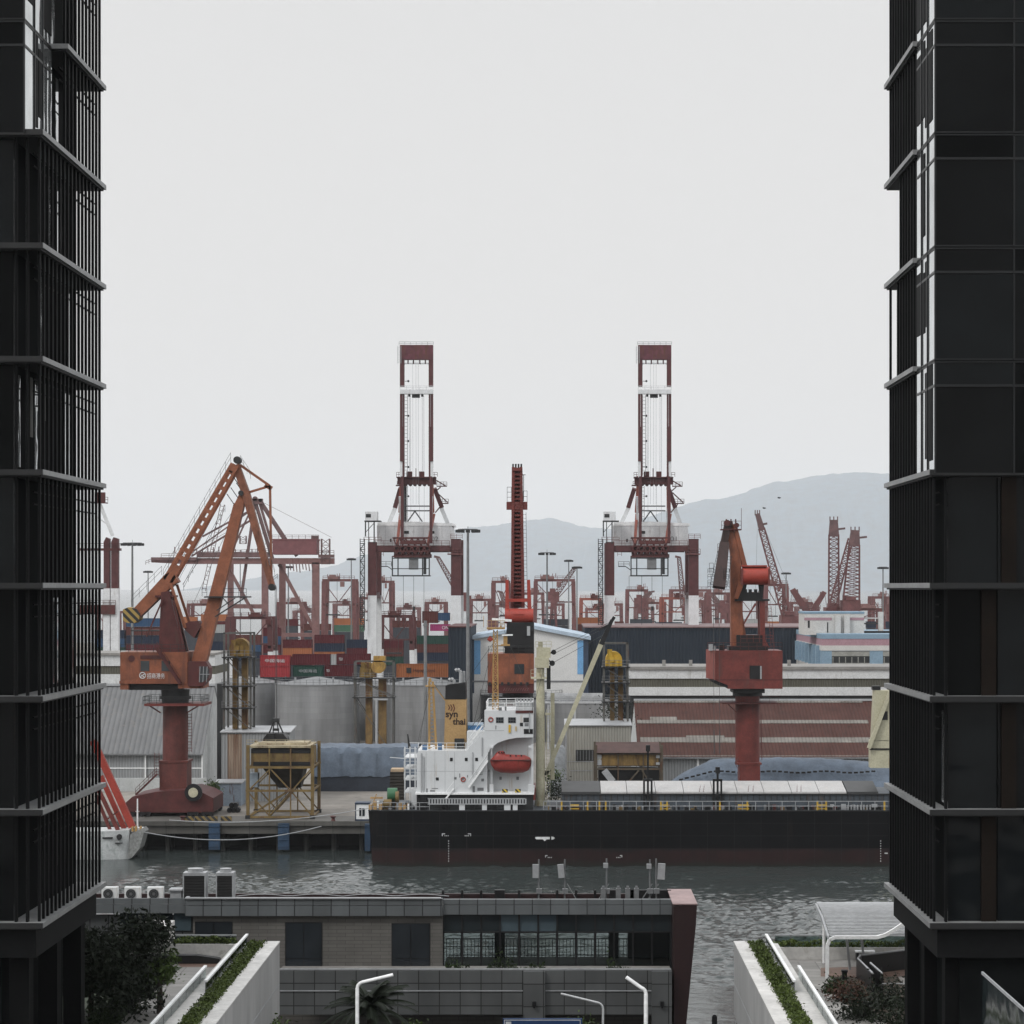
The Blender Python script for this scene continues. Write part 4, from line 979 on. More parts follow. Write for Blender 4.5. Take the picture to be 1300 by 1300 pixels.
# gangway stowed along the bulwark and bits below
m = MB(); m.pb(d-1.0, 543, 1013.5, 667, 1014.6, .1); m.pb(d-1.0, 543, 1020.2, 667, 1021.4, .1)
x = 544
while x < 667: m.pb(d-.98, x, 1014, x+1.9, 1021, .06); x += 3.6
m.build('gangway', M['lightgrey'], ship)
m = MB(); [m.pb(d-.9, a, 1022, b, 1029, .8) for a, b in ((583,590),(612,618),(640,648),(651,657))]; m.each('bollard', M['shipwhite'], ship)
m = MB(); [m.pb(d-.6, a, 1021, b, 1030, .5) for a, b in ((534,540),(559,562),(566,569),(597,603),(625,631),(660,664))]; m.pb(d-.7,533,1010,541,1020,.8); m.build('deck_machinery', M['black'], ship)
# aft deck
m = MB()
for x in (514, 520.5, 527):
    m.bar(at(x,948,342), at(x,1029,342), .16); m.bar(at(x,948,350), at(x,1029,350), .16)
for y in (962, 976, 990, 1006): m.pb(342, 513, y-.5, 529, y+.7, 8)
m.rail([at(513,960,342), at(529,960,342)], 1.1, .9, .03); m.rail([at(513,990,342), at(529,990,342)], 1.1, .9, .03); m.rail([at(513,976,342), at(529,976,342)], 1.1, .9, .03)
m.bar(at(520,943,342), at(532,943,342), .1); m.bar(at(495,961.5,341), at(516,963,341), .1); m.pb(341.2, 522, 1002, 529, 1029, .6)
m.build('stern_platform', M['shipwhite'], ship)
m = MB(); m.bar(at(517.5,932,345), at(520,950,345), .16, .2, .4, .2); m.build('flag_staff', M['dark'], ship)
m = MB(); c0 = at(500,1009,341); m.tube(c0+Vector((-.9,0,0)), c0+Vector((.5,0,0)), 1.0, n=16); m.build('winch_drum', paint('winch_green', (.03,.11,.05), .5, var=.2), ship, True)
m = MB(); c0 = at(503,1012,340.3); m.tube(c0+Vector((-.1,0,0)), c0+Vector((.4,0,0)), .85, n=16); c0 = at(492,1020,340); m.tube(c0+Vector((-.5,0,0)), c0+Vector((.6,0,0)), .62, n=12); m.pb(340.2,486,1017,490,1028,.8); m.build('winch', M['yellow'], ship, True)
m = MB(); [m.pb(340, a, y, b, 1029, .7) for a, b, y in ((468,472,1022),(474,478,1018),(481,485,1021),(506,510,1019),(512,515,1022))]; m.pb(341,470,1012,486,1014,.3); m.bar(at(470,1029,341), at(478,1008,341), .12); m.build('mooring_gear', M['mast_yellow'], ship)
m = MB(); m.rail([Vector((X(470,DS),DS+.35,zd)), Vector((X(545,DS),DS+.35,zd))], 1.15, 1.4, .03, 1); m.build('stern_rail', M['lightgrey'], ship)
# funnel
df = 345.0; fn = MB()
def P(x, y): return (X(x,df), Z(y,df))
fn.prism([P(563.5,953),P(565.3,888),P(591.5,888),P(592.5,953)], df, df+4.5); fu = fn.build('funnel', M['tan'], ship)
m = MB(); m.prism([P(565.2,888),P(565.6,870.5),P(570,869),P(591,866.5),P(591.6,888)], df-.02, df+4.52); m.build('funnel_top', M['black'], fu)
text_mesh('lettering', 'syn', 1.02, 1.75, (X(573.5,df), df, Z(909,df)), M['lettering'], fu, bold=.025); text_mesh('lettering', 'thai', .95, 1.85, (X(582.7,df), df, Z(916,df)), M['lettering'], fu, bold=.025)
m = MB()
for k in range(3):
    x = 568.7+k*3.1; s = (.55,.8,1.0)[k]
    m.prism([P(x,903.5-(1-s)*5), P(x+1.6,899.5-(1-s)*3), P(x+.2,895.5), P(x-.4,893.6+(1-s)*3), P(x+1.0,893.8+(1-s)*3), P(x+3.0,899.2-(1-s)*2), P(x+1.4,903.5-(1-s)*5)][::-1], df-.04, df-.02)
m.build('logo', paint('logo_red', (.11,.03,.02), .6), fu)
m = MB(); m.pb(df-.9, 577, 938, 589, 950, .9); m.build('machinery_box', M['dark'], fu)
m = MB()
for x, y in ((577,862),(585,850)): 
    m.path([at(x,870,347), at(x,y+4,347), at(x-1.5,y+1,347), at(x-4.5,y,347), at(x-7,y+1.5,347)], .26, 8)
m.tube(at(589,868,347.5), at(589,852,347.5), .2); m.build('exhaust_pipe', M['lightgrey'], ship, True)
# blue covered box, small deck items
m = MB(); m.pb(346, 594, 921, 613, 950, 3); m.build('stores_box', M['blue'], ship); m = MB(); m.pb(345.9, 593.5, 918.5, 613.5, 920.9, 3.2); m.build('stores_lid', paint('pale_blue', (.35,.45,.55), .5), ship)
m = MB(); [m.pb(341, a, y, b, 953, .8) for a, b, y in ((536,542,946),(556,561,943))]; m.each('deck_vent', paint('vent_blue', (.06,.12,.22), .5), ship)
# king post (yellow), radar mast (yellow)
m = MB(); dk = 344
for x0, x1 in ((544,543.5),(553,548)): m.bar(at(x0+1,953,dk), at(x1+1.4,865,dk), .3)
for k in range(9):
    y = 950-k*9.3; f = k/9; m.bar(at(545.3,y,dk), at(554-f*4.5,y-4,dk), .1); m.bar(at(545.3,y-8,dk), at(554-f*4.5,y-4,dk), .09)
m.pb(dk-.3, 540, 870, 552.5, 872, 1); m.bar(at(546,866,dk), at(546,861,dk), .4); m.bar(at(552,872,dk),at(566,890,dk),.16)
m.build('king_post', M['mast_yellow'], ship)
m = MB(); dm = 343.5; m.lattice(at(629,901,dm), at(629,800,dm), .8, .55, 14, .075)
m.pb(dm-.6, 618, 796.5, 641, 799, 1.6); m.rail([at(618.5,796.5,dm-.5), at(640.5,796.5,dm-.5)], 1.0, .7, .03); m.pb(dm-.5, 636, 818, 647, 820, 1.2); m.bar(at(630,820,dm), at(645,819,dm), .12); m.bar(at(614,796,dm), at(614,782,dm), .07); m.bar(at(636,797,dm), at(636,787,dm), .2)
m.pb(dm-.4,639,806,644,818,.5); m.build('radar_mast', M['mast_yellow'], ship)
m = MB(); m.bar(at(624.5,786,dm), at(649.5,788,dm), .34, .3); m.bar(at(637,806.5,dm-.5), at(651,806,dm-.5), .22, .2); m.bar(at(643,808,dm),at(643,812,dm),.2); m.bar(at(637,788,dm), at(637,794,dm), .5); m.build('radar_scanner', M['cleanwhite'], ship)
m = MB(); m.add([at(618,812,dm-.3), at(622,807,dm-.3), at(627,812,dm-.25), at(622,815,dm-.2)], [(0,1,2,3)]); m.add([at(618,812,dm-.28), at(622,807,dm-.28), at(627,812,dm-.23), at(622,815,dm-.18)], [(3,2,1,0)]); m.build('signal_flag', M['bright_red'], ship)
m = MB()
for a, b in (((627,812),(594,950)),((640,800),(676,890)),((627,830),(600,950)),((590,868),(627,815))): m.bar(at(*a,dm), at(*b,dm), .05)
m.build('stay_wire', M['rope'], ship)
# ---- ship crane: cream post, house and long boom laid forward
dc = 346.0
m = MB(); m.tube(at(686,1029,dc), at(686,846,dc), .72, .58, 16); m.tube(at(686,1029,dc), at(686,1016,dc), .95, .8, 16); post = m.build('crane_post', M['cream'], ship, True)
m = MB(); m.pb(dc-1, 679, 835, 697, 848, 2); m.pb(dc-.8, 681, 822, 699, 835, 1.6); m.pb(dc-.7, 683, 815, 689, 822, 1.2); m.rail([at(680,822,dc-.8), at(700,822,dc-.8)], .9, .7, .03); m.pb(dc-1.2, 674, 860, 694, 862, 2.4); m.rail([at(674,860,dc-1.2), at(694,860,dc-1.2)], 1.1, .8, .03); m.build('crane_head', M['cream'], post)
m = MB(); m.tube(at(703,828,dc-.4), at(703,828,dc+.3), .38, n=12); m.tube(at(701,842,dc-.5), at(701,842,dc+.3), .42, n=12); m.bar(at(697,830,dc), at(705,826,dc), .25); m.bar(at(694,836,dc), at(701,842,dc), .2); m.pb(dc-.2, 694, 845, 699, 875, .5); m.build('sheave', M['black'], post, True)
m = MB(); m.bar(at(692.5,985,dc), at(765,813,dc), .55, .6, .7, .6); m.build('crane_boom', M['cream'], post)
m = MB(); m.bar(at(763,818,dc), at(777,787,dc), .72, .7, .5, .5); m.bar(at(774,793,dc), at(780,783,dc), .45); m.bar(at(760,800,dc),at(776,792,dc),.35); m.build('boom_tip', M['black'], post)
m = MB()
for a, b in (((703,826),(774,790)),((703,830),(770,796)),((701,842),(766,806)),((686,985),(694,978))): m.bar(at(*a,dc), at(*b,dc), .06)
m.build('crane_rope', M['rope'], post)
m = MB(); m.pb(dc+1.2, 699, 880, 704, 990, .35); m.ladder(at(696,1025,dc-.7), at(696,900,dc-.7), .5, .5, .03); m.pb(dc-.3,692,905,699,908,.4); m.pb(dc-.3,690,978,698,984,.8); m.build('crane_ladder', M['cream'], post)
# second crane (partly behind the right tower)
m = MB(); m.pb(dc-1.2, 1105.5, 940, 1150, 975, 2.4); m.prism([(X(1106,dc),Z(940,dc)),(X(1109,dc),Z(876,dc)),(X(1150,dc),Z(876,dc)),(X(1150,dc),Z(940,dc))], dc-1.2, dc+1.2); m.tube(at(1138,1029,dc), at(1138,975,dc), .75, n=14); p2 = m.build('crane_house', M['cream'], ship)
m = MB(); m.bar(at(1103,950,dc-1.6), at(1134,868,dc-1.6), .55, .5); m.build('crane_boom', M['cream'], p2)
m = MB(); m.pb(dc-1.25, 1118, 903, 1127, 914, .06); m.pb(dc-1.3,1104,950,1150,952,.12); m.pb(dc-1.0,1108,871,1118,876,1.5); m.build('cab_window', M['black'], p2)
# ---- hatches
dh_ = 340.5; y2 = 352.5
m = MB(); m.box(X(713,dh_), X(1210,dh_), dh_, y2, zd, Z(1008,dh_)); m.build('hatch_coaming', M['deckgrey'], ship)
m = MB()
x = 716
while x < 1200: m.pb(dh_-.12, x, 1008.5, x+.9, 1016, .12); x += 7.5
m.pb(dh_-.2, 713, 1007.5, 1200, 1009, .2); m.build('coaming_stay', M['dark'], ship)
def cover(x0, x1, nm, mm):
    m = MB(); a, b = X(x0,dh_), X(x1,dh_); z0 = Z(1007.5,dh_)
    m.add([(a,dh_+.05,z0),(b,dh_+.05,z0),(b,y2-.05,z0),(a,y2-.05,z0),(a,dh_+.1,z0+.25),(b,dh_+.1,z0+.25),(b,346.5,z0+1.35),(a,346.5,z0+1.35),(b,y2-.1,z0+.25),(a,y2-.1,z0+.25)],
        [(0,1,5,4),(4,5,6,7),(7,6,8,9),(1,2,8,6,5),(3,0,4,7,9),(9,8,2,3)])
    return m.build(nm, mm, ship)
wb = paint('hatch_white', (.36,.355,.35), .5, var=.08, rust=.12, rust_col=(.4,.36,.33), streak=(1,.3,.3))
bl = [762.5,796,832.5,868,905,936,970,1005,1040,1075]
for a, b in zip(bl, bl[1:]): cover(a+.35, b-.35, 'hatch_cover', wb)
cover(713, 762, 'hatch_cover', M['dark']); cover(1076, 1115, 'hatch_cover', M['dark'])
m = MB()
for x in (888,893,950,956,1012,1017): 
    for k in range(5): m.bar(Vector((X(x,dh_)+k*.12, dh_+.2+k*1.1, Z(1007.5,dh_)+.3+k*.19)), Vector((X(x,dh_)+k*.12+.05, dh_+.7+k*1.1, Z(1007.5,dh_)+.39+k*.19)), .12, .03)
m.build('cover_mark', M['deep_red'], ship)
# deck rail, yellow fittings, dark derrick posts
m = MB(); m.rail([Vector((X(690,DS),DS+.3,zd)), Vector((X(1128,DS),DS+.3,zd)), Vector((X(1200,DS),DS+.3,zd))], 1.35, 1.9, .04, 1); m.build('deck_rail', M['lightgrey'], ship)
m = MB()
for x in (712, 745, 760, 768, 838, 846, 913, 948, 1037, 1048, 1122): m.pb(DS+.5, x, 1017, x+2, 1029, .3)
for a, b in ((838,848),(937,951),(1037,1049),(724,735)): m.pb(DS+.55, a, 1021.5, b, 1024, .3); m.pb(DS+.55, a, 1026, b, 1027.5, .3)
m.build('deck_fitting', M['bright_yellow'], ship)
m = MB()
for x in range(700, 1128, 13): m.pb(DS+.9, x, 1023+2*math.sin(x), x+4+3*math.sin(x*1.7), 1029.4, .6)
m.build('deck_pipework', M['black'], ship)
m = MB(); [m.pb(DS+.6, x, 1022, x+1.7, 1028, .2) for x in range(1076,1106,4)]; m.pb(DS+.6,1068,1021,1074,1028,.4); m.pb(DS+.6,1107,1021,1114,1025,.4); m.build('fairlead', M['lightgrey'], ship)
for x, yt in ((822.5,946), (911,974)):
    m = MB(); m.pb(339.8, x-6, 992 if yt < 960 else 990, x-3.6, 1024, .3); m.pb(339.8, x+3.6, 992 if yt < 960 else 990, x+6, 1024, .3); m.pb(339.8, x-6, 989, x+6, 992, .4); m.pb(339.9, x-1.2, yt+6, x+1.4, 1024, .25); m.pb(339.7, x-2.6, yt, x+3, yt+8, .5); m.pb(339.8,x-6,1008,x+6,1010,.3); m.build('derrick_rest', M['black'], ship)
# hull plate seams, deck clutter and rigging
m = MB()
for x in range(490, 1120, 34): m.pb(DS-.012, x, 1031, x+.35, 1098, .01)
for y in (1045, 1061): m.pb(DS-.012, 478, y, 1128, y+.3, .01)
m.build('plate_seam', paint('seam', (.009,.0092,.0098), .6), ship)
rnd = random.Random(21); cl = {}
for i in range(150):
    x = rnd.uniform(694, 1126); key = rnd.choice(['dark','black','lightgrey','grey','deep_red','yellow','deckgrey','black'])
    w_, h_ = rnd.uniform(1.5,6), rnd.uniform(2,8); mb = cl.setdefault(key, MB()); mb.pb(DS+1.0+rnd.random()*.9, x, 1029.6-h_, x+w_, 1029.6, .5)
for k_, mb in cl.items(): tag(mb.build('deck_clutter', M[k_], ship), kind='stuff')
cl = {}
for i in range(60):
    x = rnd.uniform(470, 528); key = rnd.choice(['dark','black','lightgrey','mast_yellow','grey','black','cleanwhite'])
    w_, h_ = rnd.uniform(1,4), rnd.uniform(2,13); mb = cl.setdefault(key, MB()); mb.pb(339.6+rnd.random()*4, x, 1029.6-h_, x+w_, 1029.6, .6)
for k_, mb in cl.items(): tag(mb.build('deck_clutter', M[k_], ship), kind='stuff')
m = MB()
for a, b in (((676,902),(690,850)),((690,1016),(716,1008)),((545,868),(531,953)),((551,868),(565,888)),((530,944),(545,880)),((678,905),(678,1000)),((616,902),(592,930))): m.bar(at(*a,343), at(*b,343), .05)
m.build('stay_wire', M['rope'], ship)
m = MB(); [m.pb(d-.03, x, y, x+w_, y+h_, .05) for x, y, w_, h_ in ((600,998,3,8),(606,1000,8,4),(541,1001,2,5),(546,1003,6,2),(620,977,2,3),(583,982,1.2,5),(593,984,1,3),(548,1000.5,8,1),(604,981,9,.6),(604,983,9,.6),(629,921,1,5),(633,898,4,4),(641,897,2,5))]; m.each('wall_fitting', M['grey'], dh)
m = MB(); [m.tube(at(x,y0,d-.12), at(x,y1,d-.12), .07, n=6) for x,y0,y1 in ((535,956,1006),(538,960,1006),(600,955,985),(612,936,960),(672,905,930))]; m.each('wall_pipe', M['lightgrey'], dh)
# ================================================================ white work vessel with a red boom, at the left
dv = 346; wv = thing('work_vessel', 'white hulled work vessel with a sloping red boom, half hidden by the tower', 'boat', (X(110,dv), dv+2, 0))
hv = MB()
st = [(20,1056,5),(60,1056,5),(120,1055.5,5),(150,1055,4.2),(162,1054.5,2.8)]
for x, yt, wd in st:
    for z, k in ((-.3,.86),(.6,.93),(2.2,1),(Z(yt,dv),1.04)):
        hv.v += [(X(x,dv)+ (0 if x<150 else .0), dv+3-wd*k*.6, z), (X(x,dv), dv+3+wd*k*.6, z)]
for i in range(len(st)-1):
    for l in range(3):
        a = i*8+l*2; hv.f += [(a,a+8,a+10,a+2),(a+1,a+3,a+11,a+9)]; hv.mi += [0,0]
    a = i*8+6; hv.f.append((a,a+8,a+9,a+1)); hv.mi.append(0)
a = 4*8; hv.f.append((a,a+1,a+3,a+5,a+7,a+6,a+4,a+2)); hv.mi.append(0); hv.f.append((0,2,4,6,7,5,3,1)); hv.mi.append(0)
hv.build('hull', paint('weathered_white', (.5,.52,.52), .5, var=.12, rust=.25, rust_col=(.2,.24,.23), streak=(.6,.6,.25)), wv, True)
m = MB(); m.prism([(X(161,dv),Z(1091,dv)),(X(164,dv),Z(1060,dv)),(X(178,dv),Z(1053,dv)),(X(181.5,dv),Z(1057,dv)),(X(176,dv),Z(1078,dv)),(X(166,dv),Z(1090,dv))], dv+.8, dv+5); m.build('stem', paint('net_grey', (.2,.205,.2), .8, var=.35, scale=3), wv)
m = MB(); m.tube(at(151.5,1062.5,dv-.15), at(151.5,1062.5,dv+.6), .42, n=16); m.pb(dv-.06,130,1063,142.5,1064.6,.5); m.pb(dv-.06, 146,1070,155,1070.9,.5); m.build('porthole', M['black'], wv)
m = MB(); m.bar(at(168,1050,dv+2), at(118,940,dv+2), 1.0, .8); m.bar(at(158,1052,dv+4), at(128,985,dv+4), .7, .6); m.each('boom', M['bright_red'], wv)
m = MB(); m.bar(at(150,1054,dv+1.5), at(124,1000,dv+1.5), .55); m.bar(at(140,1054,dv+3), at(122,1010,dv+3), .45); m.bar(at(136,1040,dv+2.5), at(150,1030,dv+2.5), .2); m.each('boom_strut', M['red'], wv)
m = MB(); m.tube(at(174.5,1056,dv+2.5), at(174.5,1014,dv+2.5), .14, .09); m.pb(dv+2, 166,1051,181,1056,1.5); m.bar(at(172,1030,dv+2.5),at(177,1030,dv+2.5),.06); m.build('mast', M['cleanwhite'], wv)
m = MB(); [m.pb(dv+1.5, x, 1049, x+2.5, 1055.5, .6) for x in (167,171,177)]; m.build('deck_gear', M['mast_yellow'], wv)
# mooring ropes
def catenary(a, b, sag, n_=14): return [Vector(a).lerp(Vector(b), i/n_) - Vector((0,0,sag*4*(i/n_)*(1-i/n_))) for i in range(n_+1)]
m = MB(); m.path(catenary(at(181,1056,347), at(408,1049,356.3), 1.6), .07, 5); single(m, 'mooring_rope', M['lightgrey'], 'pale mooring rope sagging from the white vessel along the quay face', 'rope', at(181,1056,347))
m = MB(); m.path(catenary(at(468,1026,341), at(215,1041,357), 1.0), .06, 5); single(m, 'mooring_rope', M['lightgrey'], 'pale mooring rope from the black stern to the quay beside the red portal', 'rope', at(468,1026,341))
# ================================================================ portal slewing cranes on the quay
M['hazstripe'] = stripes('counterweight_stripe', (.3,.2,.05), (.012,.012,.012), .9, 'X', 45)
M['windowglass'] = glass_dark('cab_glass', (.03,.036,.04), .08, .5)
# ---- crane with folded double-lever jib, at the left
dc = 369.0
def V(x, y, o=0): return at(x, y, dc) + Vector((0, o, 0))
k = dc/F
lc = thing('luffing_crane', 'rusty orange luffing crane with its folded jib peaked against the sky', 'crane', (X(220,dc), dc, YG))
m = MB(); m.prism([(X(x,dc-2),Z(y,dc-2)) for x,y in ((162,1030),(162,1018),(171,1010),(200,1004),(245,1001),(262,1006),(273,1012),(273,1030))][::-1], dc-4, dc+7); m.build('portal_base', M['deep_red'], lc)
m = MB()
for x in (170,190,250,268):
    for y in (-3.6, 6): m.box(X(x-7,dc), X(x+7,dc), dc+y-.4, dc+y+.4, YG+.3, Z(1029,dc-2)); [m.tube((X(x+q,dc),dc+y-.45,YG+.38),(X(x+q,dc),dc+y+.45,YG+.38),.36,n=10) for q in (-4.5,4.5)]
m.build('bogie', M['black'], lc)
m = MB(); m.tube(V(251,1003,-4.6), V(251,1003,-4.0), 1.35, n=20); cr_ = m.build('cable_reel', M['black'], lc, True)
m = MB(); m.tube(V(251,1003,-4.75), V(251,1003,-4.62), .75, n=16); m.build('reel_hub', M['cream'], cr_, True)
m = MB(); m.tube(V(220,970,2), V(220,893,2), 2.0, 1.95, 20); m.pb(dc-.3, 202.5, 967, 237, 1006, 5); m.pb(dc-.4,201.5,966,238.5,968.5,5.2); m.build('column', paint('column_rust', (.1,.027,.022), .6, var=.35, rust=.5, rust_col=(.075,.025,.02), streak=(.8,.8,.12)), lc, True)
m = MB(); m.tube(V(220,893,2), V(220,876,2), 2.1, 2.25, 20); m.tube(V(220,888,2), V(220,884,2), 2.5, n=20); m.build('slewing_ring', M['dark'], lc, True)
m = MB(); m.pb(dc-2, 183, 893.5, 259, 896.5, 8); m.bar(V(190,896,0), V(204,905,0), .2); m.bar(V(252,896,0), V(237,905,0), .2); pl_ = m.build('platform', M['red'], lc)
m = MB(); m.rail([V(184,893.5,-1.9), V(210,893.5,-1.9)], 1.2, 1.2, .03, 1); m.rail([V(236,893.5,-1.9), V(258,893.5,-1.9), V(258,893.5,5.9), V(184,893.5,5.9), V(184,893.5,-1.9)], 1.2, 1.4, .03, 1); m.build('guard_rail', M['dark'], pl_)
m = MB(); m.ladder(V(241,955,0), V(241,905,0), .6, .45, .04)
for i in range(6): 
    y = 950-i*8; c0 = V(241,y,-.1); m.path([c0+Vector((.45*math.cos(a*.6),-.5*math.sin(a*.6),0)) for a in range(6)], .025, 4)
m.bar(V(174,1008,-1), V(201,982,-1), .25, .8); m.rail([V(174,1008,-1.4), V(201,982,-1.4)], 1.0, 1.0, .03, 1); m.ladder(V(200,985,-.6), V(200,955,-.6), .7, .45, .04); m.build('access_stair', M['deep_red'], lc)
# machinery house
hd = dc-2.2
m = MB(); m.pb(hd, 152.5, 828, 238, 868, 8.5); m.pb(hd+.1, 152.5, 868, 163, 875.5, 1.5); m.pb(hd+.1, 226, 866, 258, 874, 6); m.pb(hd-.1, 151.5, 864.5, 231, 868, .1); hs_ = m.build('machinery_house', M['orange'], lc)
m = MB(); m.pb(hd+1.2, 163, 868.1, 228, 876, 6); m.build('underframe', M['black'], hs_)
for a in (178.5, 205): m = MB(); m.pb(hd-.05, a, 839, a+11, 852, .08); m.build('window', M['windowglass'], hs_)
m = MB(); m.tube(at(167,836,hd-.1), at(167,836,hd), .5, n=14); m.pb(hd-.06,178,832,204,836.5,.06); m.each('vent', M['deep_red'], hs_)
m = MB(); m.rail([at(153,828,hd+.1), at(237,828,hd+.1)], 1.2, 1.3, .035, 1); m.rail([at(153,828,hd+8), at(153,828,hd+.1)], 1.2, 1.3, .035, 1); m.rail([at(167,818,hd+3), at(206,818,hd+3)], 2.6, 1.8, .045, 1); m.pb(hd+2, 166, 800, 206, 801.5, 3); m.build('roof_rail', M['dark'], hs_)
m = MB(); m.bar(at(199,823,hd-.3), at(229,868,hd-.3), .5, .4); m.rail([at(199,823,hd-.6), at(229,868,hd-.6)], 1.0, 1.2, .03); m.build('house_stair', M['deep_red'], hs_)
lw = M['mark']
m = MB(); c0 = at(181,857.5,hd-.05); m.path([c0+Vector((.46*math.cos(a*.35),0,.46*math.sin(a*.35))) for a in range(19)], .07, 5); m.bar(c0+Vector((-.28,0,-.15)), c0+Vector((.28,0,.2)), .12,.04); m.bar(c0+Vector((-.2,0,.1)), c0+Vector((.2,0,-.22)), .1,.04); m.build('emblem', lw, hs_)
text_mesh('lettering', '招商港务', .85, 2.75, (X(198,hd), hd, Z(858,hd)), lw, hs_)
# cab
m = MB(); m.prism([(X(x,hd),Z(y,hd)) for x,y in ((239,840),(262,840),(267,848),(266,862),(258,871),(239,871))][::-1], hd-.5, hd+2.4); cab = m.build('cab', M['deep_red'], lc)
m = MB(); m.prism([(X(x,hd),Z(y,hd)) for x,y in ((254,846),(263,846),(266,850),(265,860),(258,866),(254,866))][::-1], hd-.54, hd+2.44); m.build('cab_window', M['windowglass'], cab)
m = MB(); [m.bar(at(x,846,hd-.56), at(x-1,866,hd-.56), .08) for x in (254,258.5,263)]; m.bar(at(253,856,hd-.56), at(267,856,hd-.56), .08); m.build('cab_frame', M['lightgrey'], cab)
# A-frame tower
m = MB()
for o in (-1.2, 3.2): m.prism([(X(x,dc),Z(y,dc)) for x,y in ((206,752),(216,750),(236,832),(203,832))][::-1], dc+o, dc+o+.9)
m.prism([(X(x,dc),Z(y,dc)) for x,y in ((207,758),(215,757),(230,830),(205,830))][::-1], dc-.25, dc+3.15)
m.bar(V(209,760,-1.5), V(188,808,-1.5), .22); m.bar(V(198,757,1), V(222,757,1), .3, 4); m.bar(V(222,762,-1.6), V(238,832,-1.6), .3); m.build('tower_frame', M['deep_red'], lc)
# boom, lever, tie beam, jib (two girders seen side-on as tapered box sections)
m = MB(); m.bar(V(251,846,1), V(303,640,1), 18*k, 2.6, 13*k, 1.8); m.bar(V(303,642,1), V(308,624,1), 12*k, 1.8, 6*k, 1.6); boom = m.build('boom', M['brick_orange'], lc)
m = MB(); m.pb(dc-1.2, 259, 757, 315, 758.8, 4); m.rail([V(285,757,-1.2), V(314,757,-1.2)], 1.2, 1.1, .03, 1); m.rail([V(258,757,-1.2), V(264,757,-1.2)], 1.2, 1.1, .03, 1); m.bar(V(312,759,-1), V(274,783,-1), .2); m.bar(V(300,759,-1), V(276,775,-1), .15); m.bar(V(284,759,-1), V(292,768,-1), .15); m.build('boom_platform', M['dark'], boom)
m = MB(); m.rail([V(250,750,-.4)+Vector((-2.0,0,0)), V(291,650,-.4)+Vector((-.6,0,0))], 1.1, 1.5, .025, 1); [m.bar(V(x,y,0), V(x-9,y-13,0), .12) for x,y in ((297,640),(302,632),(305,618),(309,626))]; m.build('boom_walkway', M['dark'], boom)
m = MB()
A, B = V(298.5,590), V(213,738); n_ = 15; t_ = (B-A).normalized(); u = t_.cross(Vector((0,1,0))).normalized()
for o in (-.3, 2.0):
    for s in (-1,1): m.bar(A+u*s*4.0*k+Vector((0,o,0)), B+u*s*5.0*k+Vector((0,o,0)), .42, .4)
    for i in range(n_):
        f = (i+.5)/n_
        if i < 1 or i > 12: m.bar(A.lerp(B, i/n_)+Vector((0,o,0)), A.lerp(B,(i+1)/n_)+Vector((0,o,0)), 8.4*k, .36)
        else: p = A.lerp(B, i/n_)+Vector((0,o,0)); m.bar(p-t_*.27, p+t_*.27, 8.6*k, .36)
tb = m.build('tie_beam', M['brick_orange'], lc)
m = MB(); off = u*(-1 if u.x > 0 else 1)*6*k
for s in (0,): m.rail([A+off+Vector((0,-.4,0)), B+off+Vector((0,-.4,0))], 1.5, 1.6, .022, 1)
m.build('walkway_rail', M['dark'], tb)
m = MB(); m.bar(V(218,733,.8), V(172,780,.8), 17*k, 2.6, 13*k, 2.2); m.bar(V(213,728,.8), V(221,742,.8), 14*k, 2.6); lv = m.build('counterweight_lever', M['brick_orange'], lc)
m = MB(); m.rail([V(206,730,-.5), V(168,768,-.5)], 1.4, 1.5, .022, 1); m.build('lever_rail', M['dark'], lv)
m = MB(); c0 = V(168,781,-.6)
r_ = 2.55*.5; pts = [(c0.x-1.3,c0.z-.9),(c0.x-1.35,c0.z+.9),(c0.x-.5,c0.z+1.25),(c0.x+.7,c0.z+1.0),(c0.x+1.3,c0.z+.2),(c0.x+1.15,c0.z-.75),(c0.x+.4,c0.z-1.25),(c0.x-.6,c0.z-1.2)]
m.prism(pts[::-1], dc-.7, dc+2.6); m.build('counterweight', M['hazstripe'], lv)
m = MB(); m.bar(V(217,740,-.6), V(236,797,-.6), .45, .3); m.bar(V(222,742,2), V(240,797,2), .4, .3); m.each('push_rod', M['brick_orange'], lc)
m = MB(); m.prism([(X(x,dc),Z(y,dc)) for x,y in ((232,794),(240,789),(252,788),(256,795),(247,810),(236,800))][::-1], dc-.6, dc+2.4); m.build('rack_bracket', M['deep_red'], lc)
m = MB(); m.bar(V(299,590,.8), V(312,628,.8), 8.5*k, 1.7, 10*k, 1.8); m.bar(V(312,628,.8), V(345,745,.8), 10*k, 1.8, 7.5*k, 1.3); jib = m.build('fly_jib', paint('jib_brown', (.2,.075,.042), .6, var=.3, rust=.3, rust_col=(.08,.03,.02)), lc)
m = MB(); m.tube(V(301,584,-.2), V(301,584,1.8), .58, n=16); m.tube(V(345,745.5,-.2), V(345,745.5,1.8), .55, n=16); m.tube(V(306,626,-.3), V(306,626,2), .42, n=14); m.build('sheave', M['dark'], jib, True)
m = MB(); m.bar(V(304,590,.8), V(341,616,.8), .38, 1); m.bar(V(311,626,.8), V(341,617,.8), .32, .8); m.bar(V(342,616,.8), V(344,738,.8), .3, .8); m.bar(V(336,615,.8), V(344,620,.8), .7, .8); m.build('jib_stay', M['brick_orange'], jib)
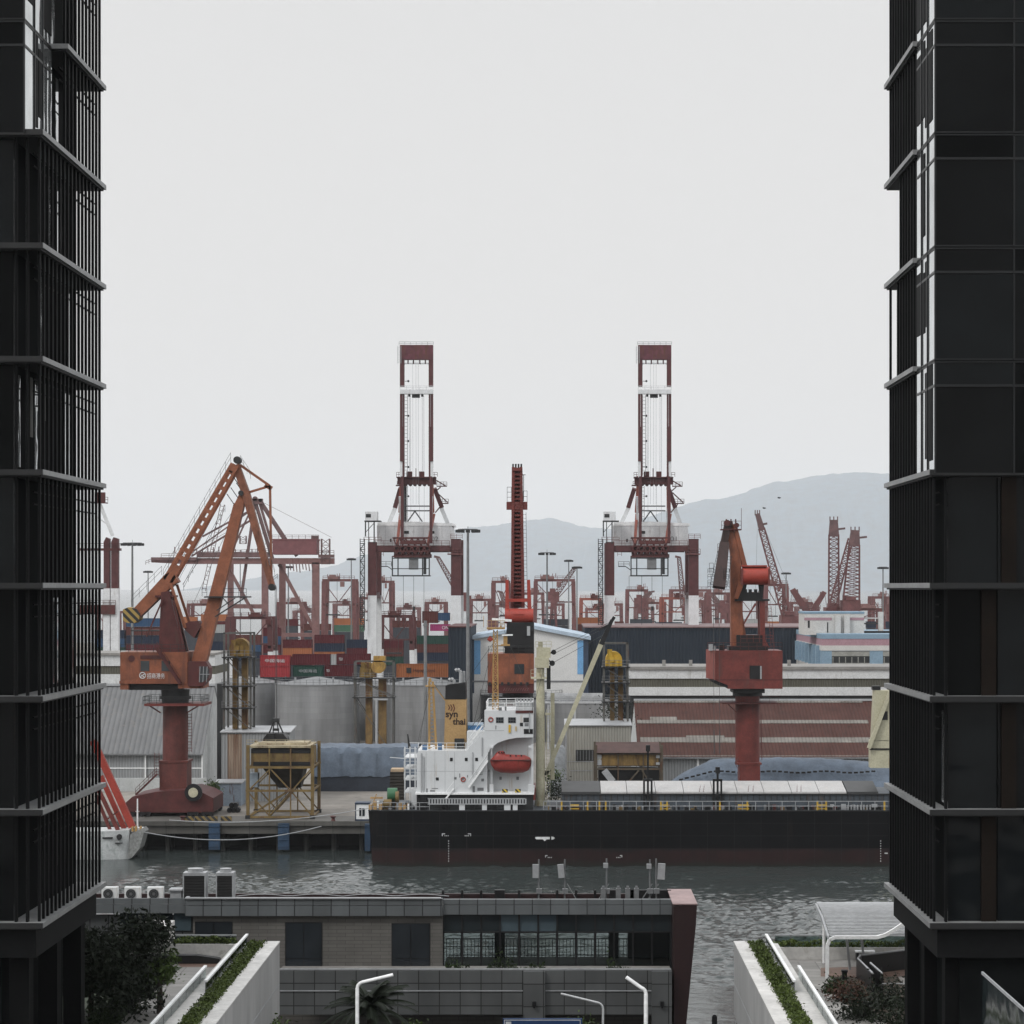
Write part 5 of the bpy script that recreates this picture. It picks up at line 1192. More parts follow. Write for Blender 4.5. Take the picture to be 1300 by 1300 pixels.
m = MB(); m.rail([V(346,740,.2), V(352,735,.2)], .8, .8, .025); m.rail([V(318,640,-.2)+Vector((.5,0,0)), V(344,730,-.2)+Vector((.6,0,0))], .8, 1.6, .02); m.rail([V(305,588,0), V(318,608,0)], 1.2, .9, .02); m.build('jib_rail', M['dark'], jib)
m = MB(); [m.bar(V(348.5+q,747,.8+q*.2), V(350+q*.6,912,.8), .07) for q in (0,1.4)]; m.build('hoist_rope', M['rope'], jib)
m = MB()
for a, b in (((303,588),(218,745)),((306,628),(228,742)),((306,628),(240,770))): m.bar(V(*a,3), V(*b,3), .05)
m.build('luffing_rope', M['rope'], lc)
# grab
gb = thing('clamshell_grab', 'dark clamshell grab hanging over the yellow hopper', 'grab', V(350,945,.8))
m = MB(); 
for s in (-1,1):
    m.bar(V(349.5+s*2.5,916,.8), V(350+s*10,934,.8), .22); m.bar(V(349.5+s*2,916,.3), V(350+s*4,936,.3), .16)
m.pb(dc+.3, 345.5, 912, 354, 917, 1.0); m.pb(dc+.2,346,925,353.5,928,1.2); m.build('arm', M['dark'], gb)
for s in (-1,1):
    m = MB(); m.prism([(X(350+s*x,dc),Z(y,dc)) for x,y in ((.3,931),(10,931),(15,937),(15.5,942),(9,944.5),(.3,944.5))][::-s], dc-.8, dc+2.4); m.build('bucket', M['black'], gb)

# ---- middle crane seen end-on behind the deckhouse
dc = 374.0
mc = thing('luffing_crane', 'red and orange crane seen end-on with a tall red boom, behind the deckhouse', 'crane', (X(657,dc), dc, YG))
m = MB(); m.tube(V(657,1030,3), V(657,886,3), 2.0, n=18); m.pb(dc-2,635,1000,680,1038,9); m.build('column', M['red'], mc, True)
m = MB(); m.tube(V(657,893,3), V(657,879,3), 2.5, n=18); m.pb(dc-1, 622, 886, 692, 888, 8); m.rail([V(622,886,-1), V(692,886,-1)], 1.1, 1.2, .03); m.build('slewing_ring', M['dark'], mc, True)
hd = dc-2
m = MB(); m.pb(hd, 619, 830, 677.5, 868, 9); hs_ = m.build('machinery_house', M['orange'], mc)
m = MB(); m.pb(hd+.05, 619, 868.1, 677.5, 880, 8.8); m.build('underframe', M['deep_red'], hs_)
m = MB(); 
for i in range(11): m.bar(at(639+i*3,877,hd-.0), at(641+i*3,873.5,hd-.0), .12, .06)
m.build('hazard_mark', M['pink_red'], hs_)
m = MB(); m.pb(hd-.05, 653, 843, 665.5, 855.5, .1); m.build('window', M['windowglass'], hs_)
m = MB(); [m.pb(hd-.2, x, 866, x+3, 870, .3) for x in range(620,676,8)]; m.each('vent', M['dark'], hs_)
m = MB(); m.rail([at(620,830,hd+.1), at(677,830,hd+.1)], 1.2, 1.2, .035, 1); m.build('roof_rail', M['dark'], hs_)
m = MB()
for o in (-.5, 3): m.prism([(X(x,dc),Z(y,dc)) for x,y in ((644,790),(671,790),(675,832),(640,832))][::-1], dc+o, dc+o+.7)
m.pb(dc+.6, 645, 796, 672, 826, 2); m.pb(dc-1, 640, 820, 676, 823, 5); m.pb(dc-.9,669,790,678,830,.8); m.build('tower_frame', M['black'], mc)
m = MB(); m.pb(dc-1.1,669,795,673,807,.1); m.build('notice_board', M['lightgrey'], mc)
m = MB(); c0 = V(641,782,.5); c1 = V(677,782,.5); m.tube(c0, c1, 1.2, n=22); m.pb(dc-.8, 651, 779, 665, 780.2, .2); m.build('counterweight', M['bright_red'], mc, True)
m = MB()
for x, xt in ((644,643.5),(672.5,671)): m.bar(V(x,780,.4), V(xt,736,.4), 5*k, .9, 4*k, .7)
m.bar(V(643,762,.4), V(674,762,.4), .5, .6); m.build('lever_arm', M['bright_red'], mc)
m = MB(); 
for s in (-1,1): m.bar(V(657+s*7,772,2.5), V(656.2+s*5,592,2.5), 4*k, 1.6, 3.6*k, 1.2)
m.bar(V(657,772,3.2), V(656.2,596,3.2), 15*k, .3, 10*k, .3)
i = 0
y = 768
while y > 598: m.bar(V(650.5,y,2.2), V(663.5,y,2.2), .3, .35); y -= 5.2
m.bar(V(650,595,2.2), V(662,595,2.2), .5, 1); m.pb(dc+2, 643, 637, 669.5, 647, 1.2); boom = m.build('boom', M['red'], mc)
m = MB(); [m.bar(V(x,594,2.2), V(x,588,2.2), .28) for x in (651,654.5,658,661.5)]; m.rail([V(643.5,637,2), V(649,637,2)], 2.4, 1.0, .03, 2); m.rail([V(664,637,2), V(669,637,2)], 1.8, .8, .03, 1); m.bar(V(664.5,636,2), V(664.5,602,2), .1); m.bar(V(662,602,2), V(667,602,2), .1); m.ladder(V(667.5,772,2.6), V(665.5,650,2.6), .5, .6, .03); m.build('boom_walkway', M['dark'], boom)

# ---- right-hand crane with its square cab block
dc = 372.0
rc = thing('luffing_crane', 'red crane with round column and square cab block, in front of the brown striped roof', 'crane', (X(950,dc), dc, YG))
m = MB(); m.tube(V(950.5,972,2.5), V(950.5,876,2.5), 1.92, n=20); m.build('column', M['red'], rc, True)
m = MB(); m.pb(dc+.1, 939, 970.5, 965, 1032, 4); m.pb(dc+0, 936, 968.5, 967, 971, 4.4); m.pb(dc-2, 915, 1015, 985, 1036, 9); m.build('portal_base', M['red'], rc)
m = MB(); m.pb(dc-1.2, 931, 875, 971, 880, 7); m.tube(V(950.5,884,2.5), V(950.5,876,2.5), 2.35, n=18); m.build('slewing_ring', M['dark'], rc, True)
m = MB(); m.pb(dc-1, 917, 892, 988, 894, 7); m.bar(V(924,894,0), V(935,904,0), .15); m.rail([V(917,892,-1), V(988,892,-1)], 1.0, 1.4, .02); m.path(catenary(V(966,950,0), V(966,905,0), -2.0), .04); m.path([V(936,975,0), V(933,968,0), V(938,962,0)], .05, 5); m.path(catenary(V(966,905,-.4), V(967,965,-.4), .6), .05, 5); m.build('ring_platform', M['deep_red'], rc)
hd = dc-2.5
m = MB(); m.prism([(X(x,hd),Z(y,hd)) for x,y in ((908,826),(993.5,826),(993.5,874.5),(924,874.5),(924,870),(908,863.5))][::-1], hd, hd+9.5); hs_ = m.build('machinery_house', M['red'], rc)
m = MB(); z0, z1 = Z(863,hd), Z(826,hd); m.add([(X(907.8,hd),hd-.02,z0),(X(907.8,hd),hd-.02,z1),(X(898.3,hd),hd+4,z1+.12),(X(898.3,hd),hd+4,z0+.12),(X(907.8,hd),hd+8,z0),(X(907.8,hd),hd+8,z1)], [(0,1,2,3),(1,5,2),(0,3,4),(3,2,5,4)]); m.build('end_panel', paint('lit_red_panel', (.2,.055,.045), .6, var=.2, rust=.15), hs_)  # lighter red paints in the light falling on this side
m = MB(); m.pb(hd-.03, 908, 862.6, 994, 863.6, .06); m.build('belt_line', M['deep_red'], hs_)
m = MB(); m.pb(hd-.05, 951.5, 845, 965, 862, .1); m.build('doorway', M['black'], hs_); m = MB(); m.pb(hd-.09, 965, 845.5, 967, 862, .1); m.build('door_leaf', M['lightgrey'], hs_)
m = MB(); m.prism([(X(x,hd),Z(y,hd)) for x,y in ((901,864),(908,863.7),(924,870.2),(932,876),(912,870))][::-1], hd+.3, hd+8); m.build('underframe', M['black'], hs_)
m = MB(); m.rail([at(898.5,826,hd+4), at(908,826,hd+.1), at(993,826,hd+.1), at(993,826,hd+9)], 1.25, 1.25, .035, 1); m.build('roof_rail', M['deep_red'], hs_)
m = MB(); m.pb(hd+1, 900, 818, 905, 826, .8); m.pb(hd+1,906,820,909,826,.5); m.build('roof_tank', M['lightgrey'], hs_); m = MB(); m.pb(hd+1, 913, 818.5, 920, 826, .8); m.pb(hd+2, 935, 806, 968, 826, 3.5); m.pb(hd+1.5,925,820,975,826,4); m.build('winch', M['black'], hs_)
m = MB(); m.bar(V(936,822,1), V(934,700,1), 16*k, 2.4, 13*k, 2); m.bar(V(934,702,1), V(925.5,662,1), 13*k, 2, 9*k, 1.6); boom = m.build('boom', M['orange'], rc)
m = MB(); m.bar(V(932.5,665,.2), V(946,720,.2), 5*k, .8, 6*k, .8); m.bar(V(941,738,-.6), V(934,760,-.6), 8*k,.6,5*k,.5); m.bar(V(946,720,2.4), V(932.5,665,2.4), 5*k,.6); m.bar(V(938,760,1), V(946,815,1), 5*k,.8); m.build('tie_beam', M['orange'], rc)
m = MB(); m.bar(V(919.5,690,0), V(911,746,-3), 12*k, 1.2, 16*k, 1.0); m.bar(V(925,662,.4), V(918,695,.2), 9*k, 1.4, 9*k, 1.2); jib = m.build('fly_jib', paint('jib_dark', (.035,.018,.016), .6, var=.3, rust=.3, rust_col=(.02,.012,.011)), rc)
m = MB(); [m.ladder(V(x0,y0,-1), V(x1,y1,-3.2), .6, .5, .035) for x0,y0,x1,y1 in ((913,700,902,744),(926,705,919,744))]
for y in (728,735,742,747): m.rail([V(897,y,-3), V(905,y,-3)], .7, .5, .03); m.rail([V(917,y,-3), V(924,y,-3)], .7, .5, .03)
m.rail([V(899,728,-3), V(904,728,-3)], 1.6, .5, .03); m.build('jib_walkway', M['black'], jib)
m = MB(); m.rail([V(916,672,0), V(941,672,0)], 1.3, .8, .03, 1); m.pb(dc-.5,915.5,671.5,941.5,673,2.5); m.rail([V(911,700,0), V(916,700,0)], 1.2, .6, .03); m.pb(dc,911,699.5,918,701,1); [m.bar(V(x,665,0), V(x,659,0), .2) for x in (922,928,934)]; m.bar(V(941.5,672,.5), V(941.5,645,.5), .07); m.tube(V(923,664,-.6), V(923,664,1), .5, n=12); m.tube(V(935,667,-.6), V(935,667,1), .4, n=12); m.build('head_platform', M['deep_red'], boom)
m = MB(); m.tube(V(942,731,-.5), V(975.5,731,-.5), 1.42, n=24); m.pb(dc-1.5, 942, 717.5, 974, 719.5, 2.5); cw = m.build('counterweight', M['bright_red'], rc, True)
m = MB(); 
for x in (941, 975): m.prism([(X(x-1,dc),Z(722,dc)),(X(x+1,dc),Z(722,dc)),(X(x+1,dc),Z(742,dc)),(X(x-1,dc),Z(742,dc))], dc-2, dc+1)
m.each('end_plate', M['red'], cw)
m = MB(); m.pb(dc-.5, 933, 760.5, 977, 763, 4); m.prism([(X(x,dc),Z(y,dc)) for x,y in ((935,761),(941,742),(948,742),(946,752),(964,752),(963,742),(970,742),(968,761))][::-1], dc-.2, dc+.7); [m.pb(dc,x,748,x+3.5,761,1.5) for x in (945,951,958)]
m.build('machine_deck', M['black'], rc)
m = MB(); m.prism([(X(x,dc),Z(y,dc)) for x,y in ((964,763),(971,763),(971,812),(977,822),(962,822),(965,812))][::-1], dc-.3, dc+.6); m.prism([(X(x,dc),Z(y,dc)) for x,y in ((964,763),(971,763),(971,822),(965,822))][::-1], dc+3, dc+3.8); m.bar(V(959,766,-.2), V(944,792,-.2), .25); m.ladder(V(981,822,0), V(977,770,0), .5, .5, .03); m.rail([V(940,815,-.5), V(980,815,-.5)], 1.1,1.0,.03); m.build('tower_frame', M['red'], rc)
m = MB(); [m.bar(V(x,746,-3), V(x+1,y,-3), .06) for x, y in ((904,956),(911,952))]; [m.bar(V(x,925,-3), V(x+.3,955,-3), .14) for x in (904.9,911.9)]; m.build('hoist_rope', M['rope'], rc)
# ================================================================ quayside hoppers, sheds, silos and warehouses
def gy(d): return CY + (H-YG)*F/d
M['sheet'] = corrug('grey_sheet_roof', (.15,.153,.156), .9, 'X', .12, .2, (.17,.16,.15), depth=.2)
M['wallsheet'] = corrug('pale_sheet_wall', (.27,.28,.285), .5, 'X', .1, .15, (.24,.23,.22))
M['gablewhite'] = paint('stained_white_wall', (.42,.435,.435), .8, var=.12, rust=.25, rust_col=(.27,.28,.28), streak=(1,1,.2))
M['brownroof'] = corrug('brown_roof', (.062,.027,.022), .62, 'X', .2, .2, (.035,.02,.017), depth=.2)
M['skylight'] = corrug('old_skylight', (.17,.16,.145), .62, 'X', .3, .14, (.08,.065,.055), streak=(.5,.5,.5))
M['olive'] = corrug('olive_band', (.1,.097,.078), .5, 'X', .12)
M['creamsheet'] = corrug('cream_sheet', (.34,.335,.3), .45, 'X', .08, .15, (.27,.25,.2))
M['rustsheet'] = corrug('rust_streak', (.28,.22,.17), .4, 'X', .3, .75, (.11,.05,.03), streak=(2.2,2.2,.06))
M['tarp'] = paint('blue_grey_tarp', (.085,.11,.145), .7, var=.25, scale=.5, bump=.6, bscale=2.0)
M['navytarp'] = paint('navy_tarp', (.025,.032,.045), .7, var=.2, bump=.4)
M['silo'] = None
def silo_mat():
    m, n, b = _nodes('silo_concrete'); t = n.nodes.new('ShaderNodeTexCoord'); s = n.nodes.new('ShaderNodeSeparateXYZ'); n.links.new(t.outputs['Object'], s.inputs[0])
    at_ = n.nodes.new('ShaderNodeMath'); at_.operation = 'ARCTAN2'; n.links.new(s.outputs['Y'], at_.inputs[0]); n.links.new(s.outputs['X'], at_.inputs[1])
    mu = n.nodes.new('ShaderNodeMath'); mu.operation = 'MULTIPLY'; mu.inputs[1].default_value = 9.3; n.links.new(at_.outputs[0], mu.inputs[0])
    k = n.nodes.new('ShaderNodeCombineXYZ'); n.links.new(mu.outputs[0], k.inputs['X']); n.links.new(s.outputs['Z'], k.inputs['Y'])
    br = n.nodes.new('ShaderNodeTexBrick'); br.offset = .5; br.inputs['Scale'].default_value = 1; br.inputs['Brick Width'].default_value = 3.4; br.inputs['Row Height'].default_value = 1.25
    br.inputs['Mortar Size'].default_value = .02; br.inputs['Mortar Smooth'].default_value = .4
    br.inputs['Color1'].default_value = (.27,.274,.28,1); br.inputs['Color2'].default_value = (.31,.314,.32,1); br.inputs['Mortar'].default_value = (.235,.238,.243,1)
    n.links.new(k.outputs[0], br.inputs['Vector'])
    c = _mix(n, 1.0, br.outputs['Color'], _ramp(n, _noise(n, .35, (1,1,.12), 6, .6), [(.3,(.7,.7,.7)),(.7,(1.12,1.12,1.12))]), 'MULTIPLY')
    n.links.new(c, b.inputs['Base Color']); b.inputs['Roughness'].default_value = .48; b.inputs['Metallic'].default_value = .55; return m
M['silo'] = silo_mat()
# ---- yellow hopper
d = 361.5
hp = thing('quay_hopper', 'yellow steel hopper frame on the quay under the hanging grab', 'hopper', (X(357,d), d+5, YG))
m = MB(); dd = 10
for y0 in (d, d+dd):
    for x in (314.5, 396.5): m.box(X(x-2,d), X(x+2,d), y0, y0+.5, YG+.5, Z(946,d))
    for y in (974.5, 1004, 1037.5): m.box(X(312,d), X(399,d), y0-.03, y0+.45, Z(y+1.3,d), Z(y-1.3,d))
    m.box(X(341,d), X(342.6,d), y0, y0+.3, Z(1037,d), Z(950,d)); m.box(X(368,d), X(369.6,d), y0, y0+.3, Z(1037,d), Z(950,d))
    for a, b in (((342,975),(368,1003)),((396,975),(342,1036)),((314,975+30),(342,1036)),((368,1003),(396,1036)),((342,977),(316,1003)),((369,1003),(316,1037))): m.bar(at(*a,d)+Vector((0,y0-d+.2,0)), at(*b,d)+Vector((0,y0-d+.2,0)), .2)
for x in (314.5, 396.5):
    for y in (974.5, 1004, 1037.5): m.box(X(x-1,d), X(x+1,d), d+.5, d+dd, Z(y+1.1,d), Z(y-1.1,d))
m.build('frame', M['yellow'], hp)
m = MB(); m.box(X(318,d), X(394,d), d+.7, d+dd-.7, Z(974,d), Z(951,d)); bin_ = m.build('bin', M['yellow'], hp)
m = MB(); m.box(X(318,d), X(394,d), d+.62, d+.7, Z(956.5,d), Z(951,d)); m.box(X(321,d), X(393,d), d+.62, d+.7, Z(972.5,d), Z(967.5,d)); m.build('bin_slot', M['black'], bin_)
m = MB(); z0, z1 = Z(1003,d), Z(974,d); a0,a1,b0,b1 = X(331,d),X(384,d),X(350,d),X(378,d)
m.add([(a0,d+1,z1),(a1,d+1,z1),(a1,d+dd-1,z1),(a0,d+dd-1,z1),(b0,d+4,z0),(b1,d+4,z0),(b1,d+7,z0),(b0,d+7,z0)], [(0,1,5,4),(1,2,6,5),(2,3,7,6),(3,0,4,7),(4,5,6,7)]); m.build('funnel', paint('hopper_dark', (.035,.032,.026), .7, var=.4), hp)
m = MB(); m.box(X(316,d), X(394,d), d+.3, d+dd-.3, Z(949.5,d), Z(946.8,d)); m.box(X(326,d), X(388,d), d+2, d+dd-2, Z(946.6,d), Z(944.5,d)); m.rail([(X(313,d),d,Z(946,d)),(X(399,d),d,Z(946,d))], .8, 1.5, .03, 1); m.build('rim', paint('hopper_rim', (.35,.3,.2), .8, var=.3, rust=.3), hp)
m = MB()
for x in (314.5, 396.5):
    for y0 in (d, d+dd): m.box(X(x-3,d), X(x+3,d), y0-.2, y0+.7, YG, YG+.55)
m.build('wheel_bogie', M['dark'], hp)
m = MB(); m.pb(d+1.2, 317, 982, 327, 999.5, 2.2); m.build('control_cabin', paint('cabin_blue', (.28,.33,.38), .6), hp)
m = MB(); A, B = at(342,1037,d+4), at(372,1002,d+4); m.bar(A, B, .3, 1.0); m.rail([A, B], 1, 1, .03); m.build('stair', M['dark'], hp)
# ---- second hopper, brown, behind the white hatch covers
d = 366
h2 = thing('quay_hopper', 'brown roofed rusty hopper beside the cream shed with the window', 'hopper', (X(798,d), d+4, YG))
m = MB()
for y0 in (d, d+8):
    for x in (756.5, 840): m.box(X(x-1.8,d), X(x+1.8,d), y0, y0+.4, YG, Z(946,d))
    for y in (957, 976.5, 994): m.box(X(755,d), X(842,d), y0-.02, y0+.36, Z(y+1,d), Z(y-1,d))
    m.box(X(784,d), X(785.5,d), y0, y0+.3, YG, Z(955,d)); m.box(X(816,d), X(817.5,d), y0, y0+.3, YG, Z(955,d))
    for a, b in (((811,978),(796,995)),((815,978),(826,995))): m.bar(at(*a,d)+Vector((0,y0-d-.1,0)), at(*b,d)+Vector((0,y0-d-.1,0)), .22)
m.build('frame', paint('hopper_brown', (.075,.06,.042), .7, var=.3, rust=.3), h2)
m = MB(); m.box(X(764,d), X(836,d), d+.3, d+7.6, Z(972,d), Z(956.5,d)); m.build('bin', paint('bin_ochre', (.2,.125,.04), .7, var=.35, rust=.45, rust_col=(.07,.045,.025)), h2)
m = MB(); m.box(X(758,d), X(763.7,d), d+.2, d+.4, Z(963,d), Z(957.5,d)); m.box(X(758,d), X(763.7,d), d+.2, d+.4, Z(971.5,d), Z(965,d)); m.box(X(833,d), X(837.5,d), d+.15, d+.29, Z(962.5,d), Z(959,d)); m.box(X(833,d), X(837.5,d), d+.15, d+.29, Z(971,d), Z(968,d)); m.each('notice_board', M['lightgrey'], h2)
m = MB(); m.prismx([(d-.4,Z(955.5,d)),(d+4,Z(944,d)),(d+8.8,Z(955.5,d))], X(757,d), X(838,d)); m.build('roof', paint('hopper_roof', (.06,.03,.026), .7, var=.3), h2)
m = MB(); m.box(X(760,d), X(837,d), d+.9, d+7, Z(994,d), Z(977.5,d)); m.build('funnel', M['black'], h2)
m = MB(); m.bar(at(767,978,d-.5), at(778,992,d-.5), 1.0, .5); m.build('chute', M['lightgrey'], h2)
# ---- sheds on the quay
def shed(x0, x1, yt, d, dep, m_, lab, name='quay_shed', slope=.5, cat='shed'):
    s = thing(name, lab, cat, ((X(x0,d)+X(x1,d))/2, d+dep/2, YG)); m = MB()
    z = Z(yt,d); m.prismx([(d,YG),(d,z),(d+dep,z+slope),(d+dep,YG)], X(x0,d), X(x1,d)); m.build('wall', m_, s)
    m = MB(); m.prismx([(d-.25,z+.05),(d-.25,z+.2),(d+dep+.2,z+slope+.25),(d+dep+.2,z+slope+.05)], X(x0,d)-.2, X(x1,d)+.2); m.build('roof', M['lightgrey'], s)
    return s
w1 = shed(281, 368, 930.5, 391, 8, M['wallsheet'], 'white sheet shed with a wide rust streak under the conveyor tower')
m = MB(); m.pb(390.95, 289, 932, 307, 993, .04); m.build('rust_streak', M['rustsheet'], w1)
shed(272, 306, 995, 383, 5, paint('pale_blue_sheet', (.25,.3,.36), .6, var=.12, rust=.1), 'small pale blue box shed beside the cable reel', 'storage_box', .1)
w2 = shed(718, 801, 922, 391, 9, M['creamsheet'], 'cream sheet shed with one barred window beside the ship crane')
m = MB(); m.pb(390.93, 731, 952, 754.5, 966, .06); m.m = 1
for i in range(6): m.pb(390.9, 732.5+i*3.8, 952.6, 733.4+i*3.8, 965.4, .03)
m.build('window', [M['dark'], M['grey']], w2)
m = MB(); m.pb(390.93, 718, 966.5, 801, 967.2, .06); m.pb(390.93,724,978,752,978.8,.06); m.pb(390.93,717.5,922,719.5,1016,.06); m.build('sheet_joint', M['lightgrey'], w2)
ct = thing('site_cabin', 'small white cabin on the quay edge by the black stern', 'cabin', (X(459,357.6), 358.8, YG+.12))
m = MB(); m.pb(357.5, 451, 1020, 469, 1042, 2.4); m.build('body', M['cleanwhite'], ct); m = MB(); m.pb(357.4, 450.5, 1019, 469.5, 1021, 2.6); m.pb(357.44,450.8,1040,469.2,1042.3,.1); m.pb(357.44,450.8,1020,452,1042,.1); m.build('trim', M['navy'], ct)
m = MB(); m.pb(357.45, 456, 1026, 463, 1036, .08); m.m = 1; m.pb(357.42,459,1026,459.8,1036,.04); m.build('window', [M['glassdark'], M['white']], ct)
b = thing('dark_bin', 'dark ribbed bin with a pale heaped top behind the stern', 'bin', (X(503,385), 387, YG)); m = MB(); m.pb(385, 495, 980, 513, gy(385), 4); m.build('body', corrug('dark_bin_sheet', (.035,.032,.028), .5, 'Z', .2), b)
m = MB(); m.pb(385.3, 496, 976.5, 512, 980.2, 3.4); m.build('fill', paint('sand', (.4,.3,.2), .9, var=.1), b)
# mooring bollards, barrier, coil, bush, pallets
for i, (x, lab) in enumerate(((423,'red mooring bollard on the quay edge near the white cabin'), (232,'red mooring bollard on the quay edge in front of the crane base'))):
    m = MB(); m.lathe(X(x,357.3), 357.3, [(.38,YG+.12),(.28,YG+.25),(.26,YG+.55),(.45,YG+.7),(.45,YG+.8),(.2,YG+.9)], 14); single(m, 'bollard', M['deep_red'], lab, 'bollard', (X(x,357.3),357.3,YG+.12), 'bollards on the quay edge', True)
m = MB(); [m.pb(357.4, x, 1036.5, x+14, 1042.6, .3) for x in (232,247,262,280)]; single(m, 'quay_barrier', stripes('barrier_stripe', (.16,.11,.035), (.012,.012,.012), .7, 'X', 45), 'black and yellow striped barrier along the quay edge', 'barrier', (X(262,357),357.5,YG+.12))
m = MB()
for kx, kz in ((292,0),(297,0),(302,0),(294.5,.75),(299.5,.75)): m.tube((X(kx,372),371.4,YG+.4+kz),(X(kx,372),372.6,YG+.4+kz),.42,n=12)
single(m, 'tyre_pile', M['black'], 'pile of black tyres between crane base and yellow hopper', 'tyre pile', (X(297,372),372,YG), None, True)
def bush(x, y, d, r, n, lab, mm='leaf', grp=None):
    c0 = at(x, y, d); s = MB(); leaf_cards(s, lambda: c0+Vector((random.gauss(0,r*.55), random.gauss(0,r*.5), random.gauss(0,r*.45))), n, .22); s.tube((c0.x,c0.y,YG),(c0.x,c0.y,c0.z),.1,.05,5)
    single(s, 'bush', M[mm], lab, 'bush', (c0.x,c0.y,YG), grp)
bush(270, 1000, 380, 1.2, 500, 'round bush behind the cable reel')
bush(706, 1004, 372, 2.2, 900, 'dark green bush behind the ship crane post', 'darkleaf'); bush(700, 985, 380, 1.6, 500, 'weedy bush by the tarp behind the crane post', 'leaf'); bush(780, 905, 408, 3.0, 900, 'dark tree leaves behind the lower conveyor tower on the cream shed', 'darkleaf')
# tarpaulin covered heaps
def heap(outline, d, dep, m_, name, lab, cat='stockpile', rough=.5):
    pts = []; m = MB()
    x0, x1 = outline[0][0], outline[-1][0]; n_ = 70
    for j in range(15):
        v = j/14
        for i in range(n_+1):
            px = x0+(x1-x0)*i/n_; top = Z(_interp(outline, px), d); h = max(.05, top-YG); s = math.sin(min(1, v*2.0)*math.pi/2)**.8 if v < .5 else math.sin((1-v)*math.pi)**.6
            m.v.append((X(px,d), d+dep*v, YG-.02+h*s+ (fbm(px*.13, v*9, 3)-.5)*rough*(1 if 0<j<14 else 0)))
    for j in range(14):
        for i in range(n_): a = j*(n_+1)+i; m.f.append((a,a+1,a+n_+2,a+n_+1)); m.mi.append(0)
    return single(m, name, m_, lab, cat, ((X(x0,d)+X(x1,d))/2, d+dep/2, YG), None, True)
heap([(848,1000),(862,990),(885,978),(905,969),(920,966),(945,967),(985,965),(1030,966),(1070,968),(1105,970),(1150,975),(1180,1000)], 384, 14, M['tarp'], 'tarped_heap', 'long blue grey tarpaulin covered heap beyond the hatch covers')
m = MB(); d = 383.2
for i in range(34):
    px = 862+i*7.4; y = 990-(px-862)*.26 if px < 900 else 980+1.0*math.sin(i*.7); m.bar(at(px,y,d+3.4-.0), at(px+5,y-.8*(1 if px<900 else 0),d+3.4), .28, .2)
single(m, 'tarp_rope', M['black'], 'dark dashed line of weights across the long tarpaulin heap', 'rope', at(980,990,d+3.4))
heap([(696,1000),(699,950),(704,946),(712,945),(719,950),(722,1000)], 400, 8, paint('pale_tarp', (.22,.235,.25), .8, var=.2, scale=1, bump=.8, bscale=2), 'tarped_heap', 'pale crumpled tarp heap left of the cream shed', rough=1.4)
st = thing('tarped_stack', 'flat topped stack with pale blue tarp above navy skirt, behind the stern', 'stockpile', (X(460,410), 416, YG))
m = MB(); d = 410; n_ = 60; 
for j in range(6):
    for i in range(n_+1):
        px = 396+(530-396)*i/n_; y_ = [d, d+.6, d+1.5, d+6, d+11, d+13][j]; z = [Z(986,d), Z(957,d), Z(950,d), Z(947.5,d), Z(949,d), Z(975,d)][j]
        m.v.append((X(px,d), y_+(fbm(px*.3,j*3.3)-.5)*.5, z+(fbm(px*.17,j*2.1)-.5)*.55))
for j in range(5):
    for i in range(n_): a = j*(n_+1)+i; m.f.append((a,a+1,a+n_+2,a+n_+1)); m.mi.append(0)
m.build('tarp', M['tarp'], st, True)
m = MB(); m.box(X(396,d), X(530,d), d+.15, d+12.5, YG, Z(985,d)); m.build('skirt', M['navytarp'], st)
